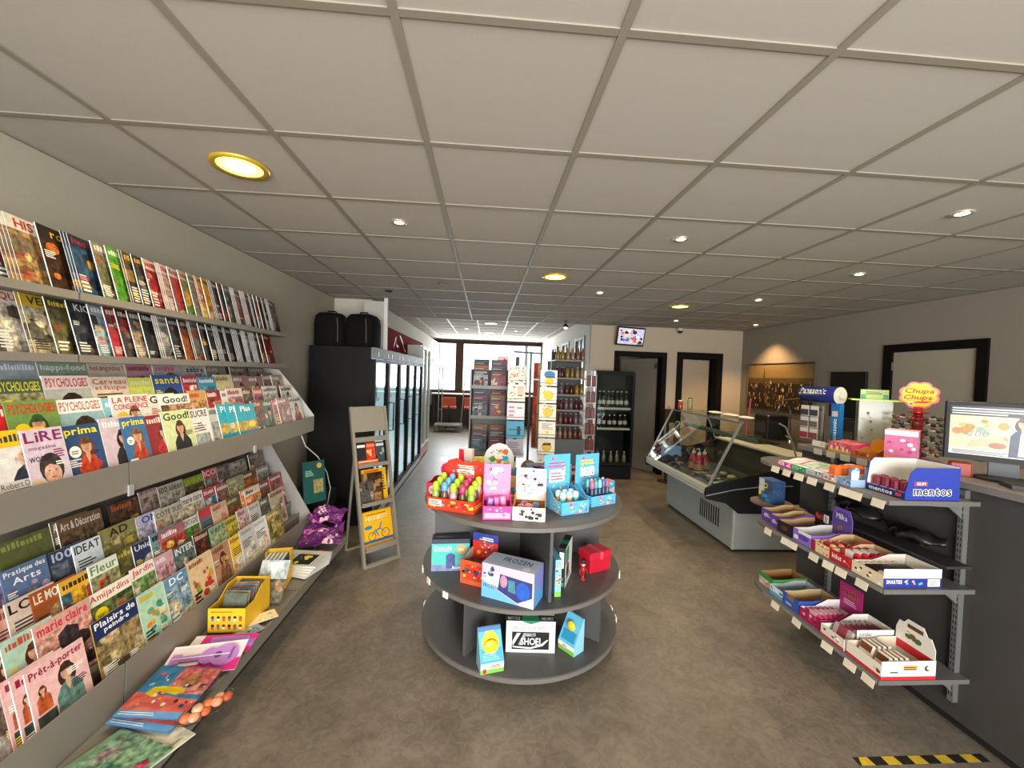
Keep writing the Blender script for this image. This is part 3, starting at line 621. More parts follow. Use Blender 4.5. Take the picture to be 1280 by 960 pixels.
ROWS['C0'] = [
    (1.28, 'VIE', '7c2a2a', 'f0e0d0', ('W', '5c3c2c', '2c3c5c'), {}),
    (1.371, 'TELE', 'd8d4cc', '3c3c3c', ('W', 'c8c0b8', '262b38'), {'band': 'e8b820', 'cap': ('Robert De Niro', '2a2626')}),
    (1.457, 'LiRE', 'cdbcc8', '7c2458', ('F', '3a3430', 'd8a890'), {'sub': 'magazine', 'cap2': ('WOOLF', '26202a')}),
    (1.596, 'prima', '2f4a72', 'f0dc28', ('W', '6a4428', 'b8401f'), {'sticker': 'f2f0e8'}),
    (1.75, 'S', 'c9b4be', 'f4ecec', ('W', '1e1a18', '2a2628'), {}),
    (1.837, 'prima', '3c6a94', 'f0dc28', ('W', '7c5434', 'b04428'), {'sticker': 'f2f0e8'}),
    (1.964, '', '8c2c2c', 'e0c8b8', ('W', '5c3824', 'a82c2c'), {}),
    (2.057, 'Good!', 'c8d49a', '2c3a1c', ('W', '4a2e1c', '22222a'), {}),
    (2.249, 'SUCRE', 'e4dcd8', '20201e', ('T',), {'spine': 'd03c7c'}),
    (2.392, 'AGE', 'b8b8b0', '3c3c3c', ('Q', '8c9094', 'a8a498'), {}),
    (2.461, 'Plus', '2aa0b4', 'f0f4f0', ('L', 'b89c3c', '1e8ca4', 'e0d040'), {}),
    (2.533, 'Plus', '2aa0b4', 'f0f4f0', ('L', 'b89c3c', '1e8ca4', 'e0d040'), {}),
    (2.611, 'Plus', '2aa0b4', 'f0f4f0', ('L', 'b89c3c', '1e8ca4', 'e0d040'), {}),
    (2.818, 'RUE', '8a4a38', 'e0c8a8', ('P', '6c5038', '8c7a54', '4a5638'), {}),
    (2.956, 'EAU', '5a6a50', 'd8d8c8', ('W', '2c241e', '3a4a38'), {}),
    (3.085, 'TRI', 'c85c70', 'f0e0e0', ('P', 'b07068', '8c6058'), {}),
    (3.142, 'VUE', 'a88478', 'f0e0e0', ('P', '906c60', 'b09084'), {}),
    (3.329, 'MAI', 'd4d2cc', '5c5c5c', ('W', '5c3024', '8c3030'), {}),
]
ROWS['C1'] = [
    (1.381, '', 'b81c24', 'e0d0c8', ('T',), {}),
    (1.496, 'PSYCHOLOGIES', '6a8a44', 'c03024', ('W', '2c4a24', 'c89878'), {'sticker': 'f0d020'}),
    (1.669, 'PSYCHOLOGIES', '8fb0b4', 'c0343c', ('F', '3a2a20', 'd0a088'), {'band': 'f0e6dc'}),
    (1.856, 'ELLE', '7fb4c0', 'f0f0f0', ('T',), {}),
    (1.886, 'LA PLEINE\nCONSCIENCE', 'dcd8d2', 'c03a34', ('W', '5c3a24', 'c89070'), {'sticker': 'e8c020'}),
    (2.095, 'Good', 'd8d4c4', '1c1c1c', ('W', '3c2c22', '3c3c5c'), {}),
    (2.153, 'Good!', 'dcd6c4', '1c1c1c', ('P', 'b08c6c', '6c4c38', 'c8a890'), {'band': 'e6e2d4'}),
    (2.364, 'Pep', 'c89c5c', 'c04020', ('P', 'b88c50', '8cb060', 'a86030'), {}),
    (2.508, 'Hola', '8c2420', 'e8d8c8', ('P', 'a02c28', 'c8948c', '5c1c1c'), {}),
    (2.639, 'La', 'd8d8d0', '3c3c3c', ('T',), {}),
    (2.686, 'Psy', 'd4c4bc', '903840', ('P', 'b89088', '8c6c64'), {}),
    (2.857, '', '6c5c50', 'd8c8b8', ('P', '5c5044', '7c6454'), {}),
    (2.99, 'LE', 'c45a5a', 'f0e0d8', ('P', '8c4c64', '5c4a6c'), {}),
    (3.115, 'OR', 'd8d4d0', '5c5048', ('P', 'b0aca4', '8c8880'), {}),
    (3.375, 'MOI', 'd0ccc8', '4c4c4c', ('W', '2c2420', '3c3c44'), {}),
]
ROWS['C2'] = [
    (1.536, 'PSYCHOLOGIES', '4a5c4a', 'd8d040', ('P', '8c8c64', 'b0a888', '5c6c3c'), {'sticker': 'e8d020'}),
    (1.704, 'PSYCHOLOGIES', 'a8aca4', 'b03038', ('F', '2a201c', 'b08468'), {'band': 'e4ccc4'}),
    (1.896, 'Cerveau\net fatigue', 'd0c0ae', 'b0543c', ('T',), {}),
    (2.085, 'VITAL', 'c0c860', 'e8e8a0', ('F', '4a3024', 'a87858'), {}),
    (2.228, 'santé', '33508c', 'e8dc28', ('F', '2c2420', '9c6c50'), {}),
    (2.43, 'Hors', 'a82c38', 'e8dcd8', ('P', 'b03c44', 'd8c8c4', '7c2028'), {}),
    (2.552, 'MER', '3c88a8', 'e8e8e8', ('P', '3c80a0', '5c98ac'), {}),
    (2.712, '', 'cabd94', '8c6c3c', ('B', 'b8b0a0', 'd8d0bc', '98907c'), {}),
    (2.893, 'FEM', '8c6c68', 'd8c8c4', ('W', '3c2c28', '6c4c50'), {}),
    (3.072, 'COSY', '8c7070', 'e0d0c8', ('W', '4c3428', '5c4848'), {'sticker': 'c8d030'}),
    (3.275, 'IRIS', '7c6460', 'd0c0b8', ('P', '6c5c58', '8c7c74'), {}),
    (3.393, 'BIO', '9c8878', 'e0d8cc', ('W', '4c3024', '7c5c4c'), {}),
]
ROWS['C3'] = [
    (1.627, '', '8c949a', 'c8ccd0', ('F', '4a3028', 'b88c78'), {}),
    (1.762, 'happi-food', '7c9080', 'c8d4c4', ('B', 'b89c50', '6c98a0', 'a8b49c'), {}),
    (1.97, 'nos angoisses ?', 'b8aea2', '8c3034', ('T',), {}),
    (2.164, 'BIEN', 'a88088', '7c3048', ('F', '2a1e1a', 'a07858'), {}),
    (2.332, '', 'a09ca0', 'c0586c', ('F', '7c5c44', 'a88468'), {}),
    (2.555, 'zèbre', 'a8a8a4', '1c1c1c', ('P', '909090', 'b0aca8'), {}),
    (2.75, '', '7c7670', 'a89c90', ('W', '2c2420', '4c4844'), {}),
    (2.998, 'NU', '6c625c', 'a89c90', ('W', '3c2c24', '6c5c54'), {}),
    (3.232, '', '7a6e66', 'b0a498', ('W', '3c2c24', '5c5048'), {}),
]
ROWS['D0'] = [
    (1.315, '', 'c8c4be', '3c3c3c', ('P', '9c948c', 'c8c0b8', '5c5048'), {}),
    (1.426, 'Pret-a', 'd8a8a4', '8c1c3c', ('M', '4a2c20', '5c7c74', '3c4440'), {}),
    (1.449, 'Pret-a', 'd8a8a4', '8c1c3c', ('M', '4a2c20', '5c7c74', '3c4440'), {}),
    (1.484, 'Prêt-à-porter', 'dcb0ac', '8c1c3c', ('M', '3c2820', '5e8078', '3c4440'), {}),
    (1.746, 'Plaisirs de\npeindre', 'c8a03c', 'f0f0ec', ('P', '8c7a54', '6c5c3c', 'b0a078', '4c4430'), {'band': '1f2f5a'}),
    (1.962, '', 'a9ccae', 'c8b030', ('B', 'd8a030', '2f6c8c', 'd86a30', '6c9c70', '3c8c7c'), {}),
    (2.118, 'DC', '5c88a4', 'f0f0f0', ('P', '7c98a8', '4c6c84', 'c0b090'), {}),
    (2.278, 'SAISON', 'd0b48c', '8c3c24', ('B', 'b03c28', 'c89030', '7c8c3c'), {}),
    (2.471, '', 'a87e60', '6c4430', ('W', '4a2c1c', '7a5438', 'a87858'), {}),
    (2.636, '', 'e0b428', '7c5c18', ('T',), {}),
    (2.736, '', 'b8b8b8', '8c8c8c', ('T',), {}),
    (2.902, '', 'd8d8d4', 'a8a8a4', ('T',), {}),
    (3.067, '', '8c7c3c', 'd8c890', ('P', '8c8040', 'a89858', '5c5c2c'), {}),
]
ROWS['D1'] = [
    (1.411, 'Aventure', '9cb8a0', 'b84838', ('W', '4c2418', 'a86c50'), {}),
    (1.49, 'aventure', 'a8c4ac', 'b84838', ('W', '4c2418', 'c89878'), {}),
    (1.584, 'marie claire', 'cf9c8c', 'd02848', ('P', 'c89484', 'b88474', '3c3438'), {}),
    (1.799, 'Amijardins', 'e4dcc4', 'c83a2c', ('P', '5c6c3c', '8c8c60', '3c4a28'), {'band': 'ece4d0', 'sticker': 'e8d020'}),
    (2.013, 'Jardin', 'dcd6c4', 'd03038', ('P', '6c8c50', '2c3c24', '98a070'), {'band': 'e4dccc'}),
    (2.149, 'rose', 'c09aa0', 'e8d8d8', ('P', 'b88c94', '98707c', 'c8a8a8'), {}),
    (2.276, 'INTER', '4a5854', 'd8dcd4', ('P', '5c6c68', '3c4a48', 'c0b8a4'), {}),
    (2.427, '', '5c2a24', 'c8a890', ('P', '5c3028', '8c3c2c', '40201c'), {}),
    (2.55, 'vert', '8c9c7c', '4c5c3c', ('P', '8c9c78', 'a0a884'), {'spine': '2c8c6c'}),
    (2.701, 'lin', 'b8a848', '6c5c20', ('P', 'a89c40', '8c8438', '702c30'), {}),
    (2.837, 'ile', 'c0a8a8', '8c5058', ('P', 'b09898', 'c8b8b4'), {}),
    (2.968, '', 'b8b8b8', '888888', ('T',), {}),
    (3.111, 'PAIX', '5c5a54', 'c8c4b8', ('P', '4c4a44', '6c6860'), {}),
    (3.246, '', 'b0a084', '6c3c2c', ('B', '5c5444', '8c8068'), {}),
]
ROWS['D2'] = [
    (1.458, 'Deco', 'c88c78', '7c3c30', ('T',), {}),
    (1.568, 'LOVE', 'cdb8a4', '1c1a18', ('T',), {}),
    (1.643, 'LE MONDE', '8c4c24', 'e8dcc8', ('F', 'a88454', '8c6c48'), {'band': 'a8501e'}),
    (1.739, 'Cerises C', 'd8a430', '3c2a14', ('P', 'c89828', '3c6068', '4c7878', 'a02c38'), {'band': 'dca832'}),
    (1.857, 'Fleur', 'd8d8c4', '5c8c4c', ('P', '8c8c64', 'a8a080', '70804c', 'a83c2c'), {'band': 'e0e0d0'}),
    (1.998, 'FIN', '6c6434', 'c8b848', ('P', '5c5a34', '98883c', '704a28'), {}),
    (2.097, 'Unique', '2c3454', 'd8dce8', ('F', 'c8c0b4', 'd8d0c4'), {}),
    (2.198, 'M.O', '6c8c90', '1c1c1c', ('P', '6c8888', '8ca0a0'), {}),
    (2.249, 'Avec', 'a8606c', 'f0e8dc', ('P', 'a03c30', 'c89c8c', '7c3c30', 'c8b04c'), {}),
    (2.426, 'MONTAGNE', 'd0ccb8', '5c5a4c', ('P', '4c7c3c', '6c8c50', '3c5c30'), {'band': 'd8d4c4'}),
    (2.57, 'NO', '5c6a74', 'd04048', ('T',), {'band': 'b83c44'}),
    (2.678, '', 'c8a890', 'a85c4c', ('B', 'a87058', 'c89c84', 'b84c44'), {}),
    (2.831, 'VIN', '58502c', 'c8b890', ('P', '5c4a30', '7c3c2c', '8c7c48'), {}),
    (2.992, 'FEU', 'd08040', 'f0d8b0', ('P', 'd07c3c', 'e0a060', 'b85c2c'), {}),
    (3.031, 'CUBIX', 'd8ccbc', '3c3430', ('P', 'd07c3c', 'b89c80'), {}),
    (3.229, 'MIEL', '8c3c3c', 'e0d0c0', ('P', '5c4438', '8c4c3c', '2c2420'), {}),
    (3.38, '', '6c3434', 'd8c8c0', ('P', '8c2c3c', '2c2420', 'c8a08c'), {}),
]
ROWS['D3'] = [
    (1.509, 'Art', '6c6c88', 'e0e0e8', ('P', '8c7088', '6c5c78'), {}),
    (1.617, 'Pratique des\nArts', '59708f', 'eceef0', ('B', '9c7c94', '7c5c74', 'b898a8'), {}),
    (1.781, '100%', '34405c', 'b8c0cc', ('P', '3c4458', '5c6474', '2c3448'), {}),
    (1.879, 'IDEAT', 'ccd4d6', '1c1c1e', ('T',), {'band': 'd4dadc'}),
    (2.013, 'AD', '8c8450', '2c2414', ('P', '8c8454', 'a89c68', '6c6c3c'), {}),
    (2.211, 'ON', 'b4b0c8', '2c3484', ('P', 'b0acc0', '9894ac'), {}),
    (2.318, 'CÔTÉ SUD', 'bdb4a0', '4c4a44', ('P', 'a8a088', 'bcb49c', '908c74'), {}),
    (2.53, 'marie claire', 'd8cfc0', '2c2a2a', ('P', 'b8a88c', 'c8bca8'), {'band': 'dcd4c8'}),
    (2.709, 'VIP', 'a84048', 'e8d8d4', ('P', '4c7ca0', '8c4c50', 'c8b8ac'), {}),
    (2.825, 'NET', '8c4c44', 'd8d0c8', ('P', '7c5c50', 'a87060'), {}),
    (2.944, 'TON', '8c8868', 'c0bc9c', ('P', '8c8864', 'a09c78'), {}),
    (3.131, 'TOP', '5c3c28', 'd8c8b0', ('P', 'a0602c', '6c4024', 'c8782c'), {}),
    (3.323, 'MAX', '7c7a78', 'c8c4c0', ('P', '6c6a68', '8c8a84'), {}),
    (3.49, 'LOGIS', '4c4a2c', 'c8c4a0', ('P', '5c5a34', '3c3c24'), {}),
    (3.674, '', '8c8880', 'c8c4bc', ('T',), {}),
]
ROWS['D4'] = [
    (1.67, '', '5a6034', '8c9450', ('L', '78803c', '4a5230', '8c9040'), {}),
    (1.867, 'Art & Décoration', '6a5238', 'd8d0c0', ('P', '5c4c38', '7c6648', '4a3c2c'), {}),
    (1.887, 'Art & Décoration', '6a5238', 'd8d0c0', ('P', '5c4c38', '7c6648', '4a3c2c'), {}),
    (2.137, '', '3c3026', 'a8542c', ('P', '4a3428', '8c4a2c', '2c2620'), {}),
    (2.317, '', '8c7c74', 'b0a098', ('P', '8c7870', '5c5c44'), {'spine': 'd8d8d8'}),
    (2.442, '100 idées', 'a8a294', '3c3c38', ('P', 'a09c90', '8c887c'), {}),
    (2.64, 'SAVEURS', '6c7828', 'a8b438', ('P', '5c6824', '3c3420', '4c3c28'), {}),
    (2.821, 'ICO', '8c4848', 'e0c8c4', ('P', '88605c', '6c8490'), {'band': 'a83840'}),
    (2.951, '', '5c5450', '8c8480', ('P', '5c5450', '6c6460'), {}),
    (3.094, '', '8c8480', 'b0a8a4', ('P', '807874', '6c6460'), {}),
    (3.337, '', '5c5044', '8c8070', ('P', '5c5044', '4c4438'), {}),
    (3.547, '', '4a4034', '8c8070', ('P', '4c4030', '5c4c38'), {}),
]
PLACE = {'C0': 'upper tier front row', 'C1': 'upper tier second row', 'C2': 'upper tier third row', 'C3': 'upper tier back row',
         'D0': 'lower tier lowest row', 'D1': 'lower tier second row', 'D2': 'lower tier third row', 'D3': 'lower tier fourth row', 'D4': 'lower tier top row'}
for key, L in ROWS.items():
    k = int(key[1])
    if key[0] == 'C': X, z, lean = -1.475 - .085 * k, 1.197 + .085 * k, rad(13.5)
    else: X, z, lean = -1.497 - .07 * k, .354 + .0925 * k, rad(12.5)
    n = len(L); chain = 0; pw = 0
    for i, (y, t, bg_, tc, st, d) in enumerate(L):
        if y > RY1 - .1: continue
        gap = (L[i + 1][0] if i + 1 < n else 9) - y
        w = gap - .004 if .125 <= gap <= .225 else (.205 if gap > .225 else .17)
        w = min(w, RY1 - y - .005); h = .272 + .006 * ((i * 5) % 3 - 1)
        if key == 'C3': h = .246
        d = dict(d); sp = d.pop('spine', None)
        sd = i * 13 + ord(key[0]) + 31 * k
        # each magazine of an overlapping run stands in front of the one before it
        prv = L[i - 1][0] if i else -9
        chain = chain + .0062 if (i and y - prv < pw) else 0
        pw = w; yaw = 0
        magazine((X - .018 + chain, y + w / 2, z + .002), lean, yaw, round(w, 3), round(h, 3), .004, bg_, t, tc, st, PLACE[key], n - i, sd, 'magazines in the ' + PLACE[key], spine=sp, **d)
# ================================================================== round display island
IX, IY, IR = .279, 2.765, .652
ISL = M('4e4c4b', .5, var=.06, scale=14, name='grey_laminate'); ISLD = M('4a4a4a', .55, var=.05, scale=14, name='grey_board')
isl = thing('display_island', 'round grey three-tier display island standing in the aisle', 'display stand', (IX, IY, 0))
ZT, ZM, ZB = .905, .465, .095
MB().cyl((0, 0, 0), .5, .065, 40).build('plinth', M('2e2d2c', .7), isl)
for z, th in ((ZB, .03), (ZM, .028), (ZT, .028)):
    d = MB().lathe([(0, -th), (IR - .004, -th), (IR, -th + .004), (IR, -.004), (IR - .004, 0), (0, 0)], 72, (0, 0, z)).build('round_shelf', ISL, isl)
    MB().lathe([(IR + .0005, -th + .003), (IR + .002, -th + .003), (IR + .002, -.003), (IR + .0005, -.003)], 72, (0, 0, z)).build('edge_band', M('66625d', .45), d)
def cross(a0, z0, z1):
    for k in range(4):
        a = rad(a0 + 90 * k); c, s_ = math.cos(a), math.sin(a)
        m = MB(); n = (-s_ * .009, c * .009); r0 = .01; r1 = .585
        P = [(c * r0 + n[0], s_ * r0 + n[1]), (c * r1 + n[0], s_ * r1 + n[1]), (c * r1 - n[0], s_ * r1 - n[1]), (c * r0 - n[0], s_ * r0 - n[1])]
        m.prism(P, 'z', z0, z1); m.build('divider_panel', ISLD, isl)
cross(-79, ZM, ZT - .028); cross(-127, ZB, ZM - .028)
# paper tags clipped round the shelf rims
for z, a in ((ZM - .012, -135), (ZM - .012, -152), (ZM - .012, 12), (ZB - .012, 172), (ZB - .012, 2), (ZM - .012, -20), (ZM - .012, -166), (ZB - .012, -8)):
    MB().box(-.004, .003, -.02, .02, -.022, .012).build('price_tag', M('e8e4d8', .6), isl, loc=(math.cos(rad(a)) * (IR + .008), math.sin(rad(a)) * (IR + .008), z), rot=rad(a))

def carton(name, label, cat, w, d, h, loc, yaw, base, front=None, side=None, top=None, left=None, group=None, mat=CARD):
    """closed printed box; x width, front toward -y, standing on z"""
    o = thing(name, label, cat, loc, yaw, group)
    MB().box(-w / 2, w / 2, -d / 2, d / 2, 0, h).build('box', M(base, .45), o)
    mb = MB()
    if front: front(Art(w, h)).onto(mb, (-w / 2, -d / 2, 0), (1, 0, 0), (0, 0, 1), (0, -1, 0))
    if side: side(Art(d, h)).onto(mb, (w / 2, -d / 2, 0), (0, 1, 0), (0, 0, 1), (1, 0, 0))
    if left: left(Art(d, h)).onto(mb, (-w / 2, d / 2, 0), (0, -1, 0), (0, 0, 1), (-1, 0, 0))
    if top: top(Art(w, d)).onto(mb, (-w / 2, -d / 2, h), (1, 0, 0), (0, 1, 0), (0, 0, 1))
    if mb.f: mb.build('print', mat, o)
    return o
BUSY = True
PALB = ['f4f0ec', 'e84870', 'f0c838', '48a8d8', '58b048', '8c50b0', 'f08038']
def tray(name, label, cat, w, d, hf, hb, loc, yaw, outer, inner='c9b28a', front=None, header=None, hh=0, hshape=None, side=None, lside=None, group=None, t=.003, mid=None):
    """open display tray: low front hf, tall back hb, sloped sides, optional printed header card of height hh"""
    o = thing(name, label, cat, loc, yaw, group); m = MB(); w2, d2 = w / 2, d / 2
    m.mi = 0; m.box(-w2, w2, -d2, -d2 + t, 0, hf); m.box(-w2, w2, d2 - t, d2, 0, hb)
    sl = [(-d2 + t, 0), (d2 - t, 0), (d2 - t, hb), (d2 * .35 if mid is None else mid * d2, hb), (-d2 * .3, hf), (-d2 + t, hf)]
    m.prism(sl, 'x', -w2, -w2 + t); m.prism(sl, 'x', w2 - t, w2)
    m.mi = 1; m.box(-w2 + t, w2 - t, -d2 + t, d2 - t, 0, t)
    m.box(-w2 + t, w2 - t, d2 - t - .0006, d2 - t - .0001, t, hb - .001)
    sl2 = [(p * .98, q * .99 + .0005) for p, q in sl]
    m.prism(sl2, 'x', -w2 + t + .0001, -w2 + t + .0006); m.prism(sl2, 'x', w2 - t - .0006, w2 - t - .0001)
    m.build('tray', [M(outer, .45), M(inner, .7)], o)
    mb = MB()
    sd = len(label) * 7 + int(abs(loc[0]) * 100)
    if front:
        a = front(Art(w, hf))
        if BUSY: a.blobs(.03, .06, .97, .94, PALB, 16, sd, .012, .03, 0)
        a.onto(mb, (-w2, -d2, 0), (1, 0, 0), (0, 0, 1), (0, -1, 0))
    if side: side(Art(d * .62, hf)).onto(mb, (w2, -d2, 0), (0, 1, 0), (0, 0, 1), (1, 0, 0))
    if lside: lside(Art(d * .62, hf)).onto(mb, (-w2, d2 - d * .38, 0), (0, -1, 0), (0, 0, 1), (-1, 0, 0))
    if mb.f: mb.build('print', CARD, o)
    if header:
        P = hshape or [(-.5, 0), (.5, 0), (.5, .7), (.35, 1), (-.35, 1), (-.5, .7)]
        hd = MB().prism([(x * w, hb * .5 + z * hh) for x, z in P], 'y', d2 - t - .004, d2 - t - .001).build('header_card', M(outer, .45), o)
        mb = MB(); a = header(Art(w, hh))
        if BUSY: a.blobs(.12, .1, .88, .84, PALB, 26, sd, .012, .04, .1)
        a.onto(mb, (-w2, d2 - t - .004, hb * .5), (1, 0, 0), (0, 0, 1), (0, -1, 0)); mb.build('header_print', CARD, hd)
    return o
HEART = [(0, 0), (.42, .35), (.5, .62), (.42, .9), (.22, 1), (0, .86), (-.22, 1), (-.42, .9), (-.5, .62), (-.42, .35)]
ARCH = [(-.5, 0), (.5, 0), (.5, .45), (.4, .72), (.22, .93), (0, 1), (-.22, .93), (-.4, .72), (-.5, .45)]
def clip(P):   # keeps header art inside a card outline by painting the outline itself
    def f(col, n=.0): return lambda a: a.poly([(x + .5, z) for x, z in P], col, n)
    return f
pal_c = ['e04080', 'f0c030', '40a0d0', '60b040', 'f07030', 'b060c0']
# --- top tier
z = ZT + .001
t_ = tray('candy_display', 'red display tray with heart header holding lime-capped candy bottles', 'candy display', .3, .22, .07, .13, (-.14, 2.455, z), rad(-22), 'c83020', 'd86040',
     front=lambda a: a.rect(0, 0, 1, 1, 'd0381c').blobs(0, .05, 1, .95, ['e88030', 'f0c040', 'a02018'], 12, 3, .03, .06).rect(.04, .3, .32, .85, 'e8d8c8').lines(.06, .4, .3, .8, 3, 'c03020'),
     header=lambda a: a.poly([(x + .5, q) for x, q in HEART], 'd83820').rect(.32, .42, .68, .66, 'f2ead8').lines(.35, .47, .65, .63, 3, 'c04030').lines(.3, .7, .7, .82, 2, 'f4e8d8'), hh=.2, hshape=HEART, side=lambda a: a.rect(0, 0, 1, 1, 'd0381c').lines(.1, .3, .9, .7, 2, 'f0d060'))
def candy_bottle(i, loc, cap, body):
    o = link('candy_bottle', None or bottle_mesh(cap, body), None, loc, rad(i * 37))
    return tag(o, 'lime and dark candy bottle in the red heart tray' if cap == 'a4cc28' else 'candy bottle with %s cap in the red heart tray' % cname(cap), 'candy bottle', 'candy bottles in the red heart tray')
_bm = {}
def bottle_mesh(cap, body, r=.021, h=.15):
    k = (cap, body, r, h)
    if k not in _bm:
        m = MB(); m.lathe([(r * .8, 0), (r, h * .06), (r, h * .5), (r * .8, h * .6), (r * .8, h * .68)], 12); m.mi = 1
        m.lathe([(r * .9, h * .66), (r * .94, h * .69), (r * .9, h * .88), (r * .6, h * .97), (0, h)], 12)
        _bm[k] = m.mesh('bottle', [M(body, .25), M(cap, .3)], True)
    return _bm[k]
cy_, sy_ = math.cos(rad(-22)), math.sin(rad(-22)); i = 0
for ly in (-.07, -.02, .03):
    for lx in (-.115, -.058, .0, .058, .115):
        i += 1; candy_bottle(i, (-.14 + lx * cy_ - ly * sy_, 2.455 + lx * sy_ + ly * cy_, z + .005 + (ly + .07) * .3), ['a4cc28', 'a4cc28', '5c9cd0', 'a4cc28', 'c03060'][i % 5], ['5c3a24', '8cae48', '6a4440', 'c89aa0'][i % 4])
tray('candy_display', 'small red box tray at the rim of the island beside the heart tray', 'candy display', .1, .12, .09, .11, (-.285, 2.675, z), rad(-30), 'cc2440', '8c1c2c', front=lambda a: a.rect(0, 0, 1, 1, 'd43050').ell(.5, .5, .3, .3, 'f0e0e0').lines(.3, .4, .7, .65, 2, 'c02040'))
for k, (x, y, h, c) in enumerate(((-.24, 2.84, .16, 'd8205c'), (-.17, 2.73, .14, '7fd0b8'), (-.11, 2.83, .17, 'e070a0'))):
    o = thing('plush_ball', '%s furry ball toy on a small stand behind the red box tray' % cname(c), 'toy', (x, y, z)); MB().lathe([(.03, 0), (.03, h * .5), (.02, h * .55)], 12).build('stand', M('e8e0e4', .4), o)
    MB().ball((0, 0, h * .55 + .04), .048, 14, 9).build('fur_ball', M(c, .95, bump=.9, scale=90), o, True)
carton('toy_box', 'tall white and pink heart-topped toy box at the far rim of the island', 'toy box', .1, .05, .25, (-.12, 2.97, z), rad(-15), 'e8dcd8', front=lambda a: a.rect(0, 0, 1, 1, 'e6d6d0').poly([(0, .3), (.5, .3), (.35, 1), (0, 1)], 'd42040').blobs(.3, .05, 1, .7, ['e06080', '80b060', 'f0c0c8'], 9, 5))
tray('candy_display', 'cloud-topped white display with balloon print at the back of the island', 'candy display', .24, .16, .09, .12, (.13, 3.12, z), rad(4), '58a8c8', front=lambda a: a.rect(0, 0, 1, 1, '60b0d0').blobs(0, 0, 1, 1, pal_c, 10, 8, .03, .06),
     header=lambda a: a.poly([(x + .5, q) for x, q in ARCH], 'dfe8e8').blobs(.08, .08, .92, .8, ['e06030', 'f0b030', '40a8d8', 'f4f0e8', 'c84060', '50a050'], 16, 4, .05, .1).ell(.5, .5, .16, .12, 'f4f0e0'), hh=.2, hshape=ARCH)
tray('candy_display', 'orange and teal tinsel display box behind the cow print tray', 'candy display', .2, .13, .1, .13, (.2, 2.62, z), rad(5), 'e07828', front=lambda a: a.rect(0, 0, 1, 1, 'e07c2c').blobs(0, .3, 1, 1, ['2c98b8', '3cb4d0', 'c03868'], 14, 2, .04, .08, .6).rect(.2, .1, .8, .4, 'f4ece0').lines(.25, .15, .75, .38, 2, 'c04020'))
tray('candy_display', 'magenta tray with pink unicorn header and purple brush packs', 'candy display', .158, .18, .075, .11, (.088, 2.315, z), rad(0), 'd83c90', 'b02868', front=lambda a: a.rect(0, 0, 1, 1, 'dc4094').rect(.05, .1, .95, .5, 'f0a0c8').blobs(.1, .1, .9, .9, ['f4d0e0', 'b040a0'], 6, 3, .03, .05),
     header=lambda a: a.rect(0, 0, 1, 1, 'e88cc0').blobs(.05, .2, .95, .95, ['f4d8e8', 'b868c0', 'f0a8cc', '9060b0'], 10, 9, .05, .1).rect(.3, .78, .7, .9, 'f8e4ee'), hh=.215, hshape=[(-.5, 0), (.5, 0), (.5, 1), (-.5, 1)])
for k, dx in enumerate((-.045, .0, .045)):
    o = MB().bbox(-.02, .02, -.012, .012, 0, .09, .008).build('toy_pack', M(['9048b0', 'd04090', 'e878b0'][k], .3), None, loc=(.086 + dx, 2.31 + .012 * k, z + .008), rot=(rad(-12), rad(8 - 8 * k), 0)); tag(o, '%s toy pack leaning in the magenta tray' % ['purple', 'deep pink', 'light pink'][k], 'toy pack', 'toy packs in the magenta tray')
cow = lambda a: a.rect(0, 0, 1, 1, 'f0ece4').blobs(.02, .02, .98, .98, ['1c1a1a', '2a2624'], 12, 6, .03, .08, 0)
tray('candy_display', 'orange tray with black and white cow print header and front', 'candy display', .18, .21, .075, .11, (.277, 2.315, z), rad(-9), 'e08828', 'b87838', front=cow, side=lambda a: a.rect(0, 0, 1, 1, 'ece4d8').blobs(0, 0, 1, 1, ['1c1a1a', '7c4828', 'e08830'], 8, 9, .05, .1, 0), lside=lambda a: a.rect(0, 0, 1, 1, 'e88a2c').lines(.2, .3, .8, .7, 2, 'f4ecd8'),
     header=lambda a: cow(a).rect(.15, .1, .85, .45, 'e8dcd0'), hh=.19, hshape=ARCH)
for k, (dx, dy, c) in enumerate(((-.045, -.03, 'b87888'), (.0, -.02, 'd88898'), (.045, .0, '4c80a8'), (-.02, .03, '8c6478'))):
    o = MB().ball((0, 0, .03), .03, 12, 8, sc=(1, .8, .95)).build('surprise_egg', M(c, .15), None, True, loc=(.27 + dx, 2.34 + dy, z + .006)); tag(o, '%s round capsule toy inside the cow print tray' % ['dusty rose', 'pink', 'blue', 'mauve'][k], 'toy', 'capsule toys in the cow print tray')
carton('display_box', 'dark purple display box seen from its plain back behind the cow tray', 'display box', .26, .12, .12, (.46, 3.08, z), rad(-6), '3a3050', front=lambda a: a.patches(0, 0, 1, 1, ['40345c', '2c2c50', '54406c'], 6, 2, .3))
for k, (x, y) in enumerate(((.36, 3.2), (.53, 3.22))):
    o = MB().prism([(.06 * math.cos(rad(a)), .07 + .06 * math.sin(rad(a))) for a in range(-50, 231, 20)], 'y', -.002, .002).build('cardboard_header', M('8a6a48', .8), None, loc=(x, y, z + .07 - .001), rot=0)
    o.location = (x, y, z); tag(o, 'round brown cardboard header seen from behind, %s the row of yellow cards' % ('left of' if k == 0 else 'below'), 'display card', 'brown cardboard headers')
blue = lambda a: a.rect(0, 0, 1, 1, '58b0d8').blobs(.02, .02, .98, .98, ['f0c838', 'e85890', 'f4f0f0', '3888c0', '80d0e8'], 16, 5, .03, .07, .1)
